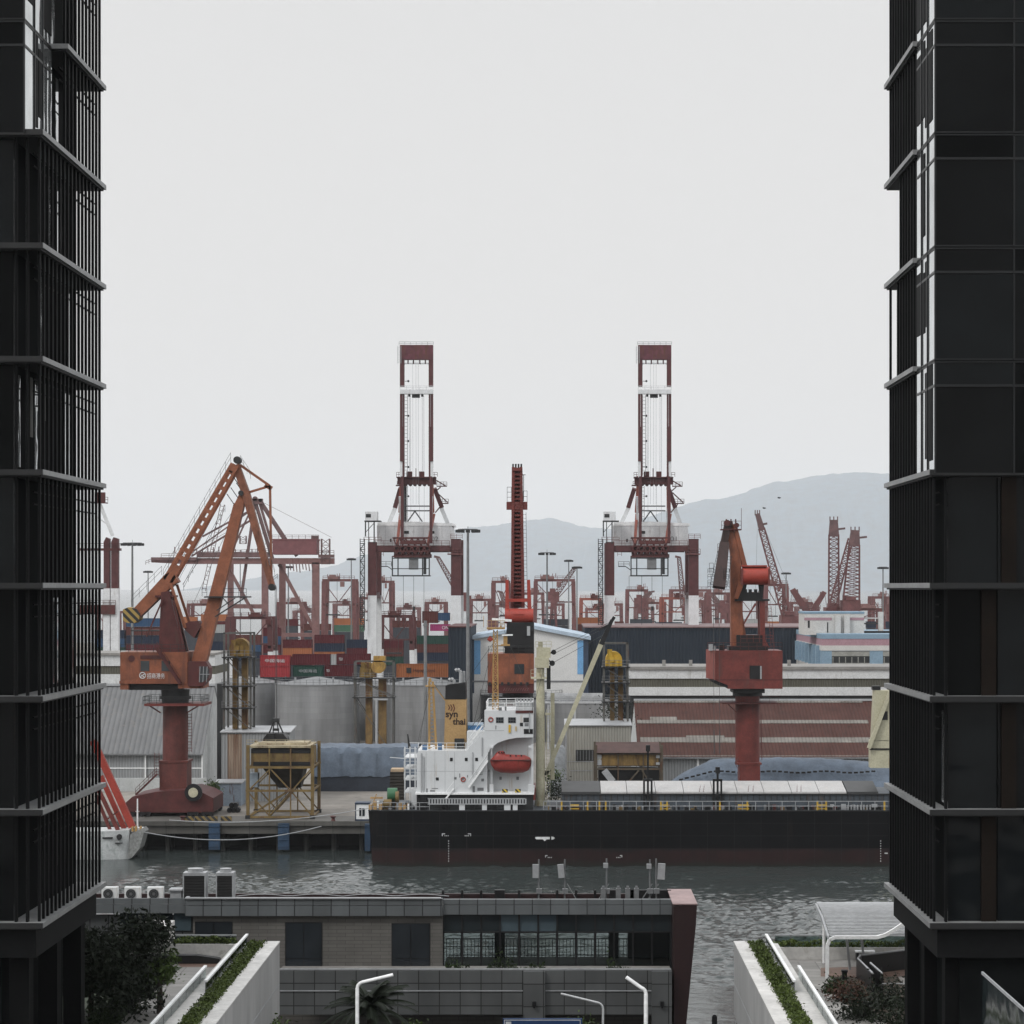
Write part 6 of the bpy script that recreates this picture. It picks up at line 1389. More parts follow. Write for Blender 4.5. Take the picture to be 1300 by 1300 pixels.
# ---- conveyor towers
def conv_tower(x0, x1, yt, yb, d, plats, lab, mach, dep=5, base=None):
    t = thing('conveyor_tower', lab, 'tower', ((X(x0,d)+X(x1,d))/2, d+dep/2, base if base is not None else Z(yb,d)), 'conveyor towers'); m = MB()
    zb = base if base is not None else Z(yb,d)
    for y0 in (d, d+dep-.3):
        for x in (x0+1, x1-1): m.box(X(x,d)-.16, X(x,d)+.16, y0, y0+.3, zb, Z(yt,d))
        ys = [yt]+list(plats)+[yb]
        for a, b in zip(ys[1:], ys[2:]):
            m.bar(Vector((X(x0+1,d),y0+.15,Z(a,d))), Vector((X(x1-1,d),y0+.15,Z(b,d))), .16)
        m.box(X(x0,d), X(x1,d), y0, y0+.3, Z(yt,d)-.25, Z(yt,d))
    m.build('frame', paint('tower_steel', (.085,.085,.08), .6, var=.25, rust=.2), t)
    m = MB()
    for y in plats: m.box(X(x0,d)-.25, X(x1,d)+.25, d-.3, d+dep+.3, Z(y,d)-.2, Z(y,d)); 
    m.build('platform', M['dark'], t)
    m = MB()
    for y in plats[:3]: m.rail([(X(x0,d)-.2,d-.25,Z(y,d)),(X(x1,d)+.2,d-.25,Z(y,d))], 1.1, 1.2, .03, 1)
    m.build('guard_rail', M['grey'], t)
    a, b, c, e_ = mach; m = MB(); cx_ = (X(a,d)+X(b,d))/2; r = (X(b,d)-X(a,d))/2; zc = Z(e_,d)+r*.8
    m.tube((cx_,d+1.2,zc),(cx_,d+dep-1.2,zc), r, n=18); m.box(X(a,d),X(b,d),d+1.0,d+dep-1,Z(e_,d),zc); m.box(X(a,d)+.3,X(a,d)+1.1,d+.8,d+1.0,Z(e_,d),Z(c,d)+.2); m.tube((cx_-.3,d+.7,zc),(cx_-.3,d+1.1,zc),.45,n=10); m.box(cx_+.2,cx_+.8,d+.8,d+1.05,Z(e_,d),zc+.4); m.build('drive_head', M['bright_yellow'] if d > 395 and x0 > 700 else paint('ochre_machine', (.2,.125,.03), .7, var=.35, rust=.4), t, True)
    m = MB(); w_ = (x1-x0)
    m.box(X(x0+w_*.28,d),X(x0+w_*.45,d),d+1.5,d+dep-1.5,zb,Z(plats[0],d)-.2); m.box(X(x0+w_*.6,d),X(x0+w_*.8,d),d+1.8,d+dep-1.5,zb,Z(plats[0],d)-.2); m.build('chute', paint('chute_ochre', (.16,.1,.035), .7, var=.4, rust=.4), t)
    return t
conv_tower(283.5, 319, 803, 926, 392, (834,870.5,898.5), 'conveyor tower with yellow drive head right of the orange cab house', (290,315,814,833))
conv_tower(766, 798, 816, 921, 396, (846.5,866.5,890.5), 'conveyor tower with bright yellow drive head on the cream shed', (769,790,826,846))
conv_tower(449, 500, 839, 960, 505, (861,885), 'wide conveyor tower with ochre drum in front of the silos', (456,477,842,860), 4, YG)
m = MB(); dd = 505; m.tube(at(481,838,dd+2)+Vector((0,-2,-1.3)), at(481,838,dd+2)+Vector((0,1,-1.3)), 1.5, n=18); m.pb(dd+.5, 474,833,489,840,3); single(m, 'winch_drum', paint('ochre_drum', (.3,.18,.04), .6, var=.3, rust=.3), 'ochre drum on top of the wide conveyor tower', 'drum', at(481,839,dd+2), None, True)
m = MB(); m.box(X(275.5,425), X(282.5,425), 425, 426, YG, Z(868,425)); single(m, 'steel_column', M['dark'], 'tall dark column between grey roof and conveyor tower', 'column', (X(279,425),425.5,YG))
# ---- silos
def silo(cx_, r_px, ytop, d, lab, cone=1.7):
    r = r_px*d/F; t = thing('silo', lab, 'silo', (X(cx_,d), d+0, YG), 'concrete silos'); z = Z(ytop, d-r)
    z = H-(ytop-CY)*(d-r)/F
    m = MB(); m.lathe(X(cx_,d), d, [(r,YG),(r,z)], 64); m.build('wall', M['silo'], t, True)
    m = MB(); m.lathe(X(cx_,d), d, [(r+.12,z+.005),(r+.12,z+.25),(r*.9,z+.3),(.6,z+cone),(.05,z+cone+.05)], 64); m.build('roof', paint('silo_roof', (.17,.175,.18), .7, var=.12), t, True)
    m = MB(); pts = [(X(cx_,d)+r*math.cos(a*math.pi/20), d+r*math.sin(a*math.pi/20), z+.26) for a in range(41)]; m.rail(pts, 1.1, 2.0, .035, 1); m.build('roof_rail', M['grey'], t)
    m = MB(); [m.tube(at(cx_+q, ytop-3, d-r*.5), at(cx_+q, ytop-11, d-r*.5), .22, n=6) for q in (-28,2,20)]; m.each('roof_vent', M['lightgrey'], t)
    return t
silo(403, 53.5, 871, 531, 'broad grey silo directly behind the hanging grab'); silo(309, 54, 869, 545, 'grey silo mostly hidden behind the conveyor tower, beside the broad one', 1.5); silo(474, 37, 872, 552, 'narrower grey silo between the two broad ones', 1.2); silo(540, 52, 871.5, 531, 'broad grey silo behind the yellow king post and funnel'); silo(662, 54, 885, 548, 'grey silo hidden behind the deckhouse and the red crane', 2.0); silo(745, 46, 894, 531, 'lower grey silo behind the long cream boom', 1.2)
m = MB(); m.tube((X(478,500),500,YG),(X(478,500),500,Z(888,500)),.25,n=10); m.pb(500,474,887,492,889,.8); single(m, 'standpipe', M['lightgrey'], 'pale standpipe in the gap between silos', 'pipe', (X(478,500),500,YG))
m = MB(); dg = 515; m.box(X(692,dg),X(766,dg),dg,dg+1.2,Z(893,dg),Z(890.5,dg)); m.rail([(X(692,dg),dg,Z(890.5,dg)),(X(766,dg),dg,Z(890.5,dg))],1.2,1.6,.04,2); m.pb(dg+.3,694,880,768,889,.6)
for x in (696,730,764): m.box(X(x,dg)-.2,X(x,dg)+.2,dg+.3,dg+.7,YG,Z(893,dg))
m.pb(dg-.3,698,893,703,940,.5); single(m, 'pipe_bridge', paint('bridge_pale', (.4,.41,.42), .7, var=.2), 'pale railed pipe bridge behind the ship crane', 'pipe bridge', (X(730,dg),dg,YG))
# ---- warehouses
def gable_hall(x0, x1, de, ye, dr, yr, roofm, wallm, lab, name='warehouse'):
    t = thing(name, lab, 'warehouse', ((x0+x1)/2, dr, YG)); ze, zr = Z(ye,de), Z(yr,dr); db = 2*dr-de
    m = MB(); m.box(x0+.15, x1-.15, de+.3, de+.6, YG, ze); m.box(x0+.15,x1-.15,db-.6,db-.3,YG,ze); m.build('wall', wallm, t)
    m = MB(); 
    for x in (x0+.1, x1-.4): m.prismx([(de+.35,YG),(de+.35,ze-.1),(dr,zr-.15),(db-.35,ze-.1),(db-.35,YG)], x, x+.3)
    m.each('gable', M['gablewhite'], t)
    m = MB(); s = Vector((0, dr-de, zr-ze)).normalized()
    m.prismx([(de-.3,ze-.25),(de-.3,ze),(dr,zr),(db+.3,ze),(db+.3,ze-.25),(dr,zr-.25)], x0, x1); m.build('roof', roofm, t)
    m = MB(); m.box(x0,x1,dr-.5,dr+.5,zr-.1,zr+.22); m.build('ridge_cap', M['lightgrey'], t)
    m = MB(); m.box(x0-.02, x1, de-.55, de-.3, ze-.3, ze-.02); m.build('gutter', M['grey'], t)
    return t, ze, zr
t, ze, zr = gable_hall(-150, -62.3, 418, 956.5, 432.6, 870, M['sheet'], M['wallsheet'], 'grey corrugated roof warehouse behind the orange crane column')
m = MB()
for x in (184.5, 256.5): m.box(X(x-.8,418), X(x+.8,418), 417.9, 418.25, YG, ze-.3)
m.box(-150, -62.4, 418.2, 418.29, Z(976,418), Z(974.6,418)); m.build('downpipe', M['cleanwhite'], t)
m = MB(); m.box(-150, X(262,410), 410, 410.5, YG, YG+2.3); single(m, 'yard_wall', M['gablewhite'], 'low stained wall along the foot of the grey roof warehouse', 'wall', (-100,410,YG))
t, ze, zr = gable_hall(X(810,410), 95, 410, 961, 432, 889, M['brownroof'], M['wallsheet'], 'warehouse with brown roof crossed by pale skylight strips')
def strip(y, hgt, segs):
    for a, b, dy in segs:
        m = MB(); f0 = (Z(y+hgt/2+dy,421)-ze)/(zr-ze); 
        for xx0 in [a]:
            def pt(py): 
                # point of the slope seen at picture height py
                lo, hi = 0, 1
                for _ in range(30):
                    f = (lo+hi)/2; dd = 410+22*f; z = ze+(zr-ze)*f
                    if CY+(H-z)*F/dd > py: lo = f
                    else: hi = f
                f = (lo+hi)/2; return 410+22*f, ze+(zr-ze)*f
            y0, z0 = pt(y+hgt+dy); y1, z1 = pt(y+dy)
            m.prismx([(y0,z0+.02),(y0,z0+.15),(y1,z1+.15),(y1,z1+.02)], X(a,415), X(b,415)); m.build('skylight_strip', M['skylight'], t)
strip(915, 4, ((811,1110,0),)); strip(911, 4, ((828,863,0),)); strip(936, 6.2, ((813,875,1),(875,1110,1.2))); strip(934.8, 3, ((872,921,0),)); strip(889.5, 3, ((809,1110,0),)); strip(960.2, 1.8, ((813,1110,0),))
m = MB()
for x in (886, 1010): m.box(X(x-1.3,410), X(x+1.3,410), 410.1, 410.3, YG, ze-.3)
m.build('downpipe', M['cleanwhite'], t)
def banded(x0, x1, d, rows, dep, lab, base=YG):
    t = thing('striped_hall', lab, 'warehouse', ((X(x0,d)+X(x1,d))/2, d+dep/2, base))
    for y0, y1, mm, o in rows:
        m = MB(); m.box(X(x0,d), X(x1,d), d+o, d+dep, Z(y1,d), Z(y0,d)); m.build('wall_band', mm, t)
    return t
W_ = paint('band_white', (.55,.56,.56), .7, var=.06, rust=.15, rust_col=(.36,.36,.35))
sh = banded(798, 1160, 470, ((846.3,850,M['concrete'],-.3),(850,861.5,W_,.05),(861.5,872.3,M['olive'],.3),(872.3,883,W_,.05),(883,1025,M['dark'],.5)), 18, 'hall with white and olive bands above the brown roof')
m = MB()
for x in (843, 877, 1002): m.pb(474, x-2, 838, x+2, 847, 1); 
m.each('roof_vent', M['concrete'], sh)
banded(-60, 273, 472, ((829,832,M['concrete'],-.3),(832,845.5,W_,.05),(845.5,856,M['olive'],.3),(856,868,W_,.05),(868,1020,M['wallsheet'],.5)), 18, 'hall with white and olive bands behind the grey corrugated roof')
# white hall with blue corner strips, navy halls
d = 545; t = thing('white_hall', 'white low gabled hall with light blue corner strips behind the middle crane', 'warehouse', (X(675,d), d+15, YG))
m = MB(); m.prism([(X(600,d),YG),(X(600,d),Z(811,d)),(X(675,d),Z(796,d)),(X(746,d),Z(811,d)),(X(746,d),YG)][::-1], d, d+40); m.build('wall', paint('hall_white', (.58,.58,.57), .7, var=.05), t)
m = MB(); m.prism([(X(595,d),Z(812.5,d)),(X(595,d),Z(808,d)),(X(675,d),Z(793.5,d)),(X(750,d),Z(808,d)),(X(750,d),Z(812.5,d)),(X(675,d),Z(798,d))][::-1], d-.8, d+40.5); m.build('roof', paint('roof_pale_blue', (.36,.44,.52), .6, var=.15), t)
for a, b in ((602,610),(733,740.5)): m = MB(); m.pb(d-.06, a, 813, b, 856, .08); m.build('corner_strip', paint('strip_blue', (.14,.32,.55), .6, var=.08), t)
for a, b in ((596,602),(740.5,747)): m = MB(); m.pb(d-.05, a, 812, b, 880, 1); m.build('corner_bay', M['navy'], t)
m = MB(); m.pb(d-.1, 600, 864, 746, 866, .2); m.build('plinth_line', M['grey'], t)
navy = corrug('navy_sheet', (.022,.029,.039), .8, 'X', .1, dark=.85)
m = MB(); m.box(X(569,530), X(597,530), 530, 570, YG, Z(796.5,530)); t = thing('navy_shed', 'tall narrow navy sheet shed left of the white hall', 'warehouse', (X(583,530),550,YG)); m.build('wall', navy, t); m = MB(); m.box(X(568,530),X(598,530),529.7,570.3,Z(796.5,530),Z(795,530)); m.build('roof_edge', M['deep_red'], t)
d = 575; m = MB(); m.box(X(742,d), X(1060,d), d, d+50, YG, Z(797,d)); t = thing('navy_warehouse', 'long plain navy warehouse behind the striped hall', 'warehouse', (X(880,d),d+25,YG)); m.build('wall', navy, t); m = MB(); m.box(X(741,d),X(1061,d),d-.3,d+50.3,Z(797,d),Z(795.4,d)); m.build('roof_edge', paint('rail_mauve', (.16,.1,.1), .6), t)
# pastel office block
d = 520; x0 = X(1043.5,d); t = thing('pastel_building', 'pale blue office block with pink and white bands beyond the brown roof', 'building', (x0+20, d+28, YG))
pb_ = paint('pastel_blue', (.19,.28,.36), .7, var=.06); pk = paint('pastel_pink', (.33,.2,.23), .7, var=.06); pw = paint('pastel_white', (.5,.49,.47), .7, var=.05)
def pbx(y0, y1, mm, nm, o=0): m = MB(); m.box(x0-o, x0+60, d-o, d+56, Z(y1,d), Z(y0,d)); m.build(nm, mm, t)
pbx(805, 811, pb_, 'parapet', .1); pbx(811, 819.5, pk, 'pink_band', .02); pbx(819.5, 826, pw, 'white_band', .1); pbx(826, 846, pb_, 'wall', 0); pbx(846, 1000, pw, 'wall', 0.0)
for i in range(7): m = MB(); yy = d+4+i*7.4; m.box(x0-.9, x0-.002, yy, yy+1.6, Z(846,d), Z(820,d)); m.build('fin', pb_, t)
for a, b in ((1056,1104),(1121,1160)):
    m = MB(); m.pb(d-.02, a, 826.5, b, 842.5, .5); wi = m.build('window', M['dark'], t)
    m = MB(); [m.pb(d-.06, a+1+i*8, 834, a+2+i*8, 842, .05) for i in range(int((b-a)/8))]; m.pb(d-.06,a,827,b,833,.05); m.pb(d-.06,a,841.6,b,843,.1); m.build('frame', paint('window_beige', (.24,.24,.22), .7), wi)
d2 = 530; m = MB(); m.pb(d2, 1021, 778, 1097, 806, 12); m.build('penthouse', pw, t); m = MB(); m.pb(d2-.1, 1020.5, 776.5, 1097.5, 779, 12.3); m.build('penthouse_trim', pb_, t); m = MB(); m.pb(d2-.06,1021,784,1056,787.5,.1); m.pb(d2-.06,1078,784,1097,787.5,.1); m.each('penthouse_band', pk, t)
m = MB(); [m.pb(d2-1.0, x, 781, x+7, 806, .9) for x in (1060.5,1072)]; m.pb(d2+2,1116,777,1121.5,806,2); m.pb(d2+3,1098,784,1116,785.5,.5); m.each('pier', pw, t)
m = MB(); m.pb(d2-.05, 1025.5, 788, 1028, 797, .1); m.pb(d2-.05,1050,790,1051.5,803,.1); m.pb(d2+1,1097,801,1150,805.5,3); m.each('opening', M['dark'], t)
# ================================================================ container terminal beyond: gantry cranes, yard cranes, masts, containers
d = 600.0
def SV(x, y, o=0): return at(x, y, d) + Vector((0, o, 0))
stsw = paint('gantry_white', (.6,.61,.62), .6, var=.08, rust=.12, rust_col=(.36,.33,.32))
def make_sts(label):
    k = d/F
    t = thing('ship_gantry_crane', label, 'crane', (X(529,d), d, YG), 'tall ship to shore gantry cranes')
    # legs: red above, white below; landside and waterside pairs
    for x0, x1 in ((467,478),(572.5,585)):
        for o in (0, 16):
            m = MB(); m.box(X(x0,d), X(x1,d), d+o, d+o+1.8, Z(756,d), Z(688 if x0 < 500 else 684,d)); leg = m.build('leg', M['sts_red'], t)
            m = MB(); m.add([(X(x0-1.5,d),d+o-.05,YG+1.5),(X(x1+.5,d),d+o-.05,YG+1.5),(X(x1+.5,d),d+o+1.85,YG+1.5),(X(x0-1.5,d),d+o+1.85,YG+1.5),(X(x0,d),d+o,Z(756,d)),(X(x1,d),d+o,Z(756,d)),(X(x1,d),d+o+1.8,Z(756,d)),(X(x0,d),d+o+1.8,Z(756,d))], [(0,1,5,4),(1,2,6,5),(2,3,7,6),(3,0,4,7),(3,2,1,0)]); m.build('lower_leg', stsw, leg)
    m = MB()
    for x in (472,578):
        for o in (0,16): m.box(X(x-16,d), X(x+14,d), d+o, d+o+1.6, YG, YG+1.6)
    for x in (473, 577): m.box(X(x-4,d), X(x+4,d), d+1.8, d+16, Z(760,d), Z(752,d))
    m.build('sill_beam', M['sts_red'], t)
    m = MB()
    for o in (0, 16): m.box(X(477,d), X(571,d), d+o, d+o+1.4, Z(700,d), Z(692.5,d))
    m.box(X(478,d), X(480,d), d, d+17, Z(700,d), Z(693,d)); m.box(X(572,d),X(574,d), d, d+17, Z(700,d), Z(693,d)); pbm = m.build('portal_beam', M['sts_red'], t)
    m = MB(); m.rail([SV(477,692.5,-.1), SV(571,692.5,-.1)], 1.2, 2.2, .05, 1); m.rail([SV(462,688,-.2), SV(484,688,-.2)], 1.2, 1.5, .05, 1); m.rail([SV(572,684,-.3), SV(587,684,-.3)], 1.2, 1.3, .05, 2); m.rail([SV(569,703,-.3), SV(587,703,-.3)], 1.2, 1.3, .05, 1); m.pb(d-.5,568,702.6,587,704.2,2.4); m.rail([SV(482,706,-.2), SV(487,706,-.2)], 1, 1, .05); m.build('guard_rail', M['pink_red'], pbm)
    # machine house with a chamfered right end
    m = MB(); m.prism([(X(x,d),Z(y,d)) for x,y in ((477,692),(477,667),(478,663.5),(572,663.5),(573.5,680),(573,692))], d+4, d+20); mh = m.build('machine_house', stsw, t)
    m = MB(); m.prism([(X(x,d),Z(y,d)) for x,y in ((477,667),(478,662.5),(524,661.5),(575,664),(575,667))], d+3.9, d+20.1); m.build('roof', M['cleanwhite'], mh)
    m = MB(); m.pb(d+3.94, 513, 674, 519, 677.5, .1); m.pb(d+3.94, 545.5, 674, 551.5, 677.5, .1); m.pb(d+3.94,495,684,497,688,.1); m.each('window', M['black'], mh)
    m = MB(); [m.pb(d+3.96, x, 667.5, x+.3, 692, .05) for x in (489,501,525,537,561)]; m.each('panel_joint', M['lightgrey'], mh)
    # A-frame, boom raised upright
    m = MB()
    for x0, x1 in ((506,509.5),(549,547)):
        m.bar(SV(x1,604,2), SV(x0+(1 if x0<520 else -1),650,4), 1.0, 1.0)
        m.bar(SV(x0+1,652,4), SV(x0-2 if x0<520 else x0-6,692,1), .7, .7)
    m.each('frame_leg', M['sts_orange'], t)
    m = MB()
    for x0, x1 in ((507,508),(548,546.5)): m.bar(SV(x0,630,1.6), SV(x1,664,3.6), .55, .5)
    for xa, ya, xb, yb in ((498,642,489,662),(557,642,565,662)): m.bar(SV(xa,ya,12), SV(xb,yb,14), 1.0, 1.0)
    m.each('frame_band', stsw, t)
    m = MB()
    for xa, ya, xb, yb in ((505,618,497.5,642),(549,618,558,642)): m.bar(SV(xa,ya,10), SV(xb,yb,12), 1.1, 1.1)
    m.box(X(504,d), X(553,d), d+1.5, d+4, Z(614.5,d), Z(605.5,d)); m.box(X(503,d),X(553,d),d+.8,d+4.5,Z(606.5,d),Z(605,d)); m.build('apex_beam', M['sts_red'], t)
    m = MB()
    m.pb(d+1.2, 516, 598.5, 523, 605, 1.5); m.pb(d+1.2, 532, 598.5, 538.5, 605, 1.5); m.bar(SV(527.5,605,2), SV(527.5,594,2), .2); [m.tube(SV(x,614.5,2), SV(x,614.5,4), .45, n=8) for x in range(508,550,6)]; m.each('sheave_block', M['deep_red'], t)
    m = MB()
    for y in (641.5, 647.5): m.bar(SV(512,y,6), SV(544,y,6), .3)
    m.bar(SV(525,648,6), SV(515.5,661.5,6), .3); m.bar(SV(525,648,6), SV(534.5,661.5,6), .3); m.bar(SV(512.5,614,6), SV(512.5,662,6), .75); m.bar(SV(547,650,6), SV(547,662,6), .5); m.build('bracing', M['dark'], t)
    m = MB()
    for a, b in (((550,607),(565,616)),((553,616),(566,616)),((550,624),(558,617)),((553,624),(567,637)),((556,638),(568,638)),((551,650),(560,639))): m.bar(SV(*a,6), SV(*b,6), .28)
    m.rail([SV(553,616,6), SV(566,616,6)], 1.1, .8, .05, 1); m.rail([SV(556,638,6), SV(568,638,6)], 1.1, .8, .05, 1); m.rail([SV(503,605,1), SV(509,605,1)], 1.1, .8, .05, 1); m.rail([SV(547,605,1), SV(555,605,1)], 1.1, .8, .05, 1); m.pb(d+5,502.5,615.5,509,617,1.5); m.rail([SV(502.5,615.5,5), SV(508,615.5,5)], 1.1, .7, .05, 1); m.build('side_platform', M['deep_red'], t)
    B = MB(); wide = ((508,513.5),(544.5,550))
    for x0, x1 in wide: B.box(X(x0,d), X(x1,d), d-1.2, d+.6, Z(491,d), Z(452,d)); B.box(X(x0,d), X(x1,d), d-1.2, d+.6, Z(586,d), Z(542,d)); B.box(X(x0 if x0<520 else x0+2.5,d), X(x1-2.5 if x0<520 else x1,d), d-1.0, d+.4, Z(542,d), Z(500,d)); B.box(X(x0+1,d), X(x1-1,d), d-1.0, d+.4, Z(690,d), Z(605,d))
    for x0, x1 in ((511.5,513.5),(544.5,546.5)): B.box(X(x0,d), X(x1,d), d-.9, d+.3, Z(606,d), Z(586,d)); B.box(X(x0,d), X(x1,d), d-.9, d+.3, Z(542,d), Z(500,d))
    boom = B.build('boom', M['sts_red'], t)
    m = MB(); m.box(X(508,d), X(550,d), d-1.3, d+.7, Z(457,d), Z(438.5,d)); [m.bar(SV(x,457,0), SV(x,462,0), .3) for x in (518,525,533,540)]; m.build('boom_head', paint('boom_head', (.1,.03,.04), .7, var=.4, rust=.4), boom)
    m = MB(); m.rail([SV(507,438.5,-1.2), SV(550.5,438.5,-1.2)], .8, 1.5, .05, 1); m.ladder(SV(507.5,462,-1.4), SV(507.5,440,-1.4), .8, .6, .06); m.rail([SV(514,463,0), SV(544,463,0)], .4, 2, .05); m.build('head_rail', M['lightgrey'], boom)
    m = MB(); m.box(X(508,d), X(550,d), d-1.35, d+.75, Z(500.5,d), Z(495,d)); m.rail([SV(508,495,-1.2), SV(550,495,-1.2)], .9, 1.6, .05, 1)
    for x0, x1 in ((508,511),(547,550)): m.box(X(x0,d), X(x1,d), d-1.0, d+.4, Z(606,d), Z(586,d)); m.box(X(x0+1.6 if x0<520 else x0,d), X(x1 if x0<520 else x1-1.6,d), d-.8, d+.2, Z(542,d), Z(500.5,d))
    m.build('boom_tie', stsw, boom)
    m = MB(); [m.pb(d-.5, x-1.4, 500.6, x+1.4, 503.5, .8) for x in (519.5,536)]; m.pb(d-.4,523,500.6,533,505,.4)
    for y in (484, 528, 560, 593, 630): m.tube(SV(518.5,y,-.6), SV(518.5,y,-.1), .28, n=8); m.bar(SV(514,y,-.2), SV(519,y,-.2), .12)
    m.build('flood_lamp', M['dark'], boom)
    m = MB(); m.ladder(SV(515.5,604,-.6), SV(515.5,502,-.6), .75, .9, .06); m.ladder(SV(514.5,662,3), SV(514.5,616,3), .75, .9, .06); m.build('boom_ladder', M['grey'], boom)
    m = MB(); [m.bar(SV(x,598,1), SV(x,502,0), .07) for x in (519.5,521,536,538)]; [m.bar(SV(x,640,1), SV(x,458,0), .05) for x in (524,528,531)]; [m.bar(SV(x,662,2), SV(x,614,2), .05) for x in (521,532,538)]; m.build('rope', M['grey'], t)
    # trolley truss and cab under the house
    m = MB(); 
    for y0 in (683, 693.5, 700, 706.5): m.bar(SV(499,y0,-2), SV(546,y0,-2), .35); m.bar(SV(499,y0,3), SV(546,y0,3), .35)
    for i in range(12):
        x = 500+i*3.9; m.bar(SV(x,683+(i%2)*10,-2), SV(x+3.9,693-(i%2)*10,-2), .3); m.bar(SV(x,693+(i%2)*12,-2), SV(x+3.9,705-(i%2)*12,-2), .3); m.bar(SV(x+1,694,1.5), SV(x+2,707,1.5), .7, 1.0)
    m.pb(d-1.6, 500, 693, 546, 695.5, 5); m.pb(d-1.6, 500, 703.5, 547, 708, 5); m.pb(d-2.2,508,686,540,691,1.4); m.build('trolley', M['deep_red'], t)
    m = MB()
    for x in (498.8, 506, 537, 545.5): m.bar(SV(x,706,-2), SV(x,731,-2), .3)
    for y in (709, 722, 731): m.bar(SV(498.5,y,-2), SV(546,y,-2), .35 if y > 730 else .2)
    for x in (498.8, 545.5): m.bar(SV(x,731,-2), SV(x,731,3), .3)
    m.pb(d-2.1,537.5,708,541,729,1.2); m.build('cab_frame', M['dark'], t)
    m = MB(); m.pb(d-1.8, 519, 709, 530.5, 723, 2.6); m.build('operator_cab', M['grey'], t)
    m = MB(); [m.bar(SV(x,731,-1), SV(x,y,-1), .09) for x, y in ((512.5,800),(525.5,776),(538.5,800),(496.5,776))]; m.pb(d-1.3,524,770,527,775,.6); m.build('hoist_rope', M['dark'], t)
    # stair tower on the left leg, roof cabin
    m = MB()
    for x in (457.5, 463): m.bar(SV(x,684,-.6), SV(x,800,-.6), .2)
    y = 690; j = 0
    while y < 800: m.bar(SV(457.5,y,-.6), SV(463.5,y,-.6), .2, 1.2); m.bar(SV(458 if j%2 else 463,y,-.7), SV(463 if j%2 else 458,y+7,-.7), .16, .8); m.rail([SV(457.5,y,-1.2), SV(463.5,y,-1.2)], 1.0, 1.2, .05); y += 7.5; j += 1
    m.bar(SV(464,681,0), SV(464,662,0), .3); m.bar(SV(475,690,0), SV(475,662,0), .3); m.bar(SV(468,690,0), SV(468,662,0), .2); m.bar(SV(464,676,0), SV(475,664,0), .15); m.rail([SV(483,719,0), SV(497,719,0)], 1.2, 1.2, .05, 1); m.bar(SV(483,719,0), SV(492,719,0), .25); m.bar(SV(492,719,0), SV(499,724,0), .2); m.build('stair_tower', M['dark'], t)
    m = MB(); m.pb(d-1.5, 463.5, 649.5, 479, 661, 3.4); m.build('lookout_cabin', stsw, t); m = MB(); m.pb(d-1.7, 462.5, 660.8, 483, 662.3, 4); m.pb(d-1.54,464.5,652.5,471,657,.1); m.build('cabin_base', M['dark'], t)
    return t
s2 = make_sts('tall red and white gantry crane with raised boom, numbered 02 on its white house')
dx = (831-529)*d/F
s1 = copy_tree(s2, Vector(s2.location)+Vector((dx,0,0)), 'tall red and white gantry crane with raised boom, numbered 01 on its white house')
numg = M['grey']
text_mesh('number', '02', 1.15, 1.75, (X(552,d+3.9), d+3.9, Z(684,d+3.9)), numg, s2, .06); text_mesh('number', '01', 1.15, 1.6, (X(855,d+3.9), d+3.9, Z(684,d+3.9)), numg, s1, .06)
# third gantry beside the left tower
t = thing('ship_gantry_crane', 'red and white gantry crane legs half hidden beside the finned left tower', 'crane', (X(135,d), d, YG), 'tall ship to shore gantry cranes')
for x0, x1 in ((131.5,139),(141,150)):
    m = MB(); m.prism([(X(x0,d),Z(747,d)),(X(x0,d),Z(688,d)),(X(x0+3,d),Z(682,d)),(X(x1,d),Z(684,d)),(X(x1,d),Z(747,d))], d, d+1.8); leg = m.build('leg', M['sts_red'], t); m = MB(); m.box(X(x0,d)-.1, X(x1,d)+.1, d-.1, d+1.9, YG, Z(747,d)); m.build('lower_leg', stsw, leg)
m = MB(); m.pb(d-.6, 100, 768, 146, 780, 3.2); m.pb(d-.3,100,696,152,699,2.6); m.rail([SV(126,696,-.3), SV(152,696,-.3)], 1.2, 1.2, .05, 1); m.rail([SV(100,768,-.5), SV(147,768,-.5)], 1.2, 1.5, .05, 1); m.rail([SV(129,637,1), SV(136,637,1)], 1.2, .8, .05); m.bar(SV(110,637,1), SV(136,638.5,1), .3); m.build('walkway', M['deep_red'], t)
m = MB(); m.bar(SV(126,640,1), SV(142,680,1), .8); m.bar(SV(120,655,1), SV(139,668,1), .3); m.build('back_stay', stsw, t)
m = MB(); m.bar(SV(60,690,1), SV(152,690,1), .1); m.pb(d-.2,120,625,133,639,1); m.build('boom_tip', M['deep_red'], t)

# gantry crane with lowered boom, haze mixed into its mauve paints
d = 760.0; mv = paint('hazed_mauve_steel', (.19,.1,.095), .7, var=.2, rust=.1); mvd = paint('hazed_dull_mauve', (.13,.075,.075), .7, var=.25)
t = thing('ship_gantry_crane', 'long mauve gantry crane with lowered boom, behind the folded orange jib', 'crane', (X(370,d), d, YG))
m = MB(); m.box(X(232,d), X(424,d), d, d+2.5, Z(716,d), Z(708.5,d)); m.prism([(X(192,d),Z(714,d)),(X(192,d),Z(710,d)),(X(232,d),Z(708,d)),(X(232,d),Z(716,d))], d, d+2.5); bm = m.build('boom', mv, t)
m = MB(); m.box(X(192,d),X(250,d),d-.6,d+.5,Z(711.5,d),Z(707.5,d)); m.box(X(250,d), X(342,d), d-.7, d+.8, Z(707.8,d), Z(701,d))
for x in range(222,345,7): m.bar(SV(x,702,-.2), SV(x,696-2*math.sin(x),-.2), .3)
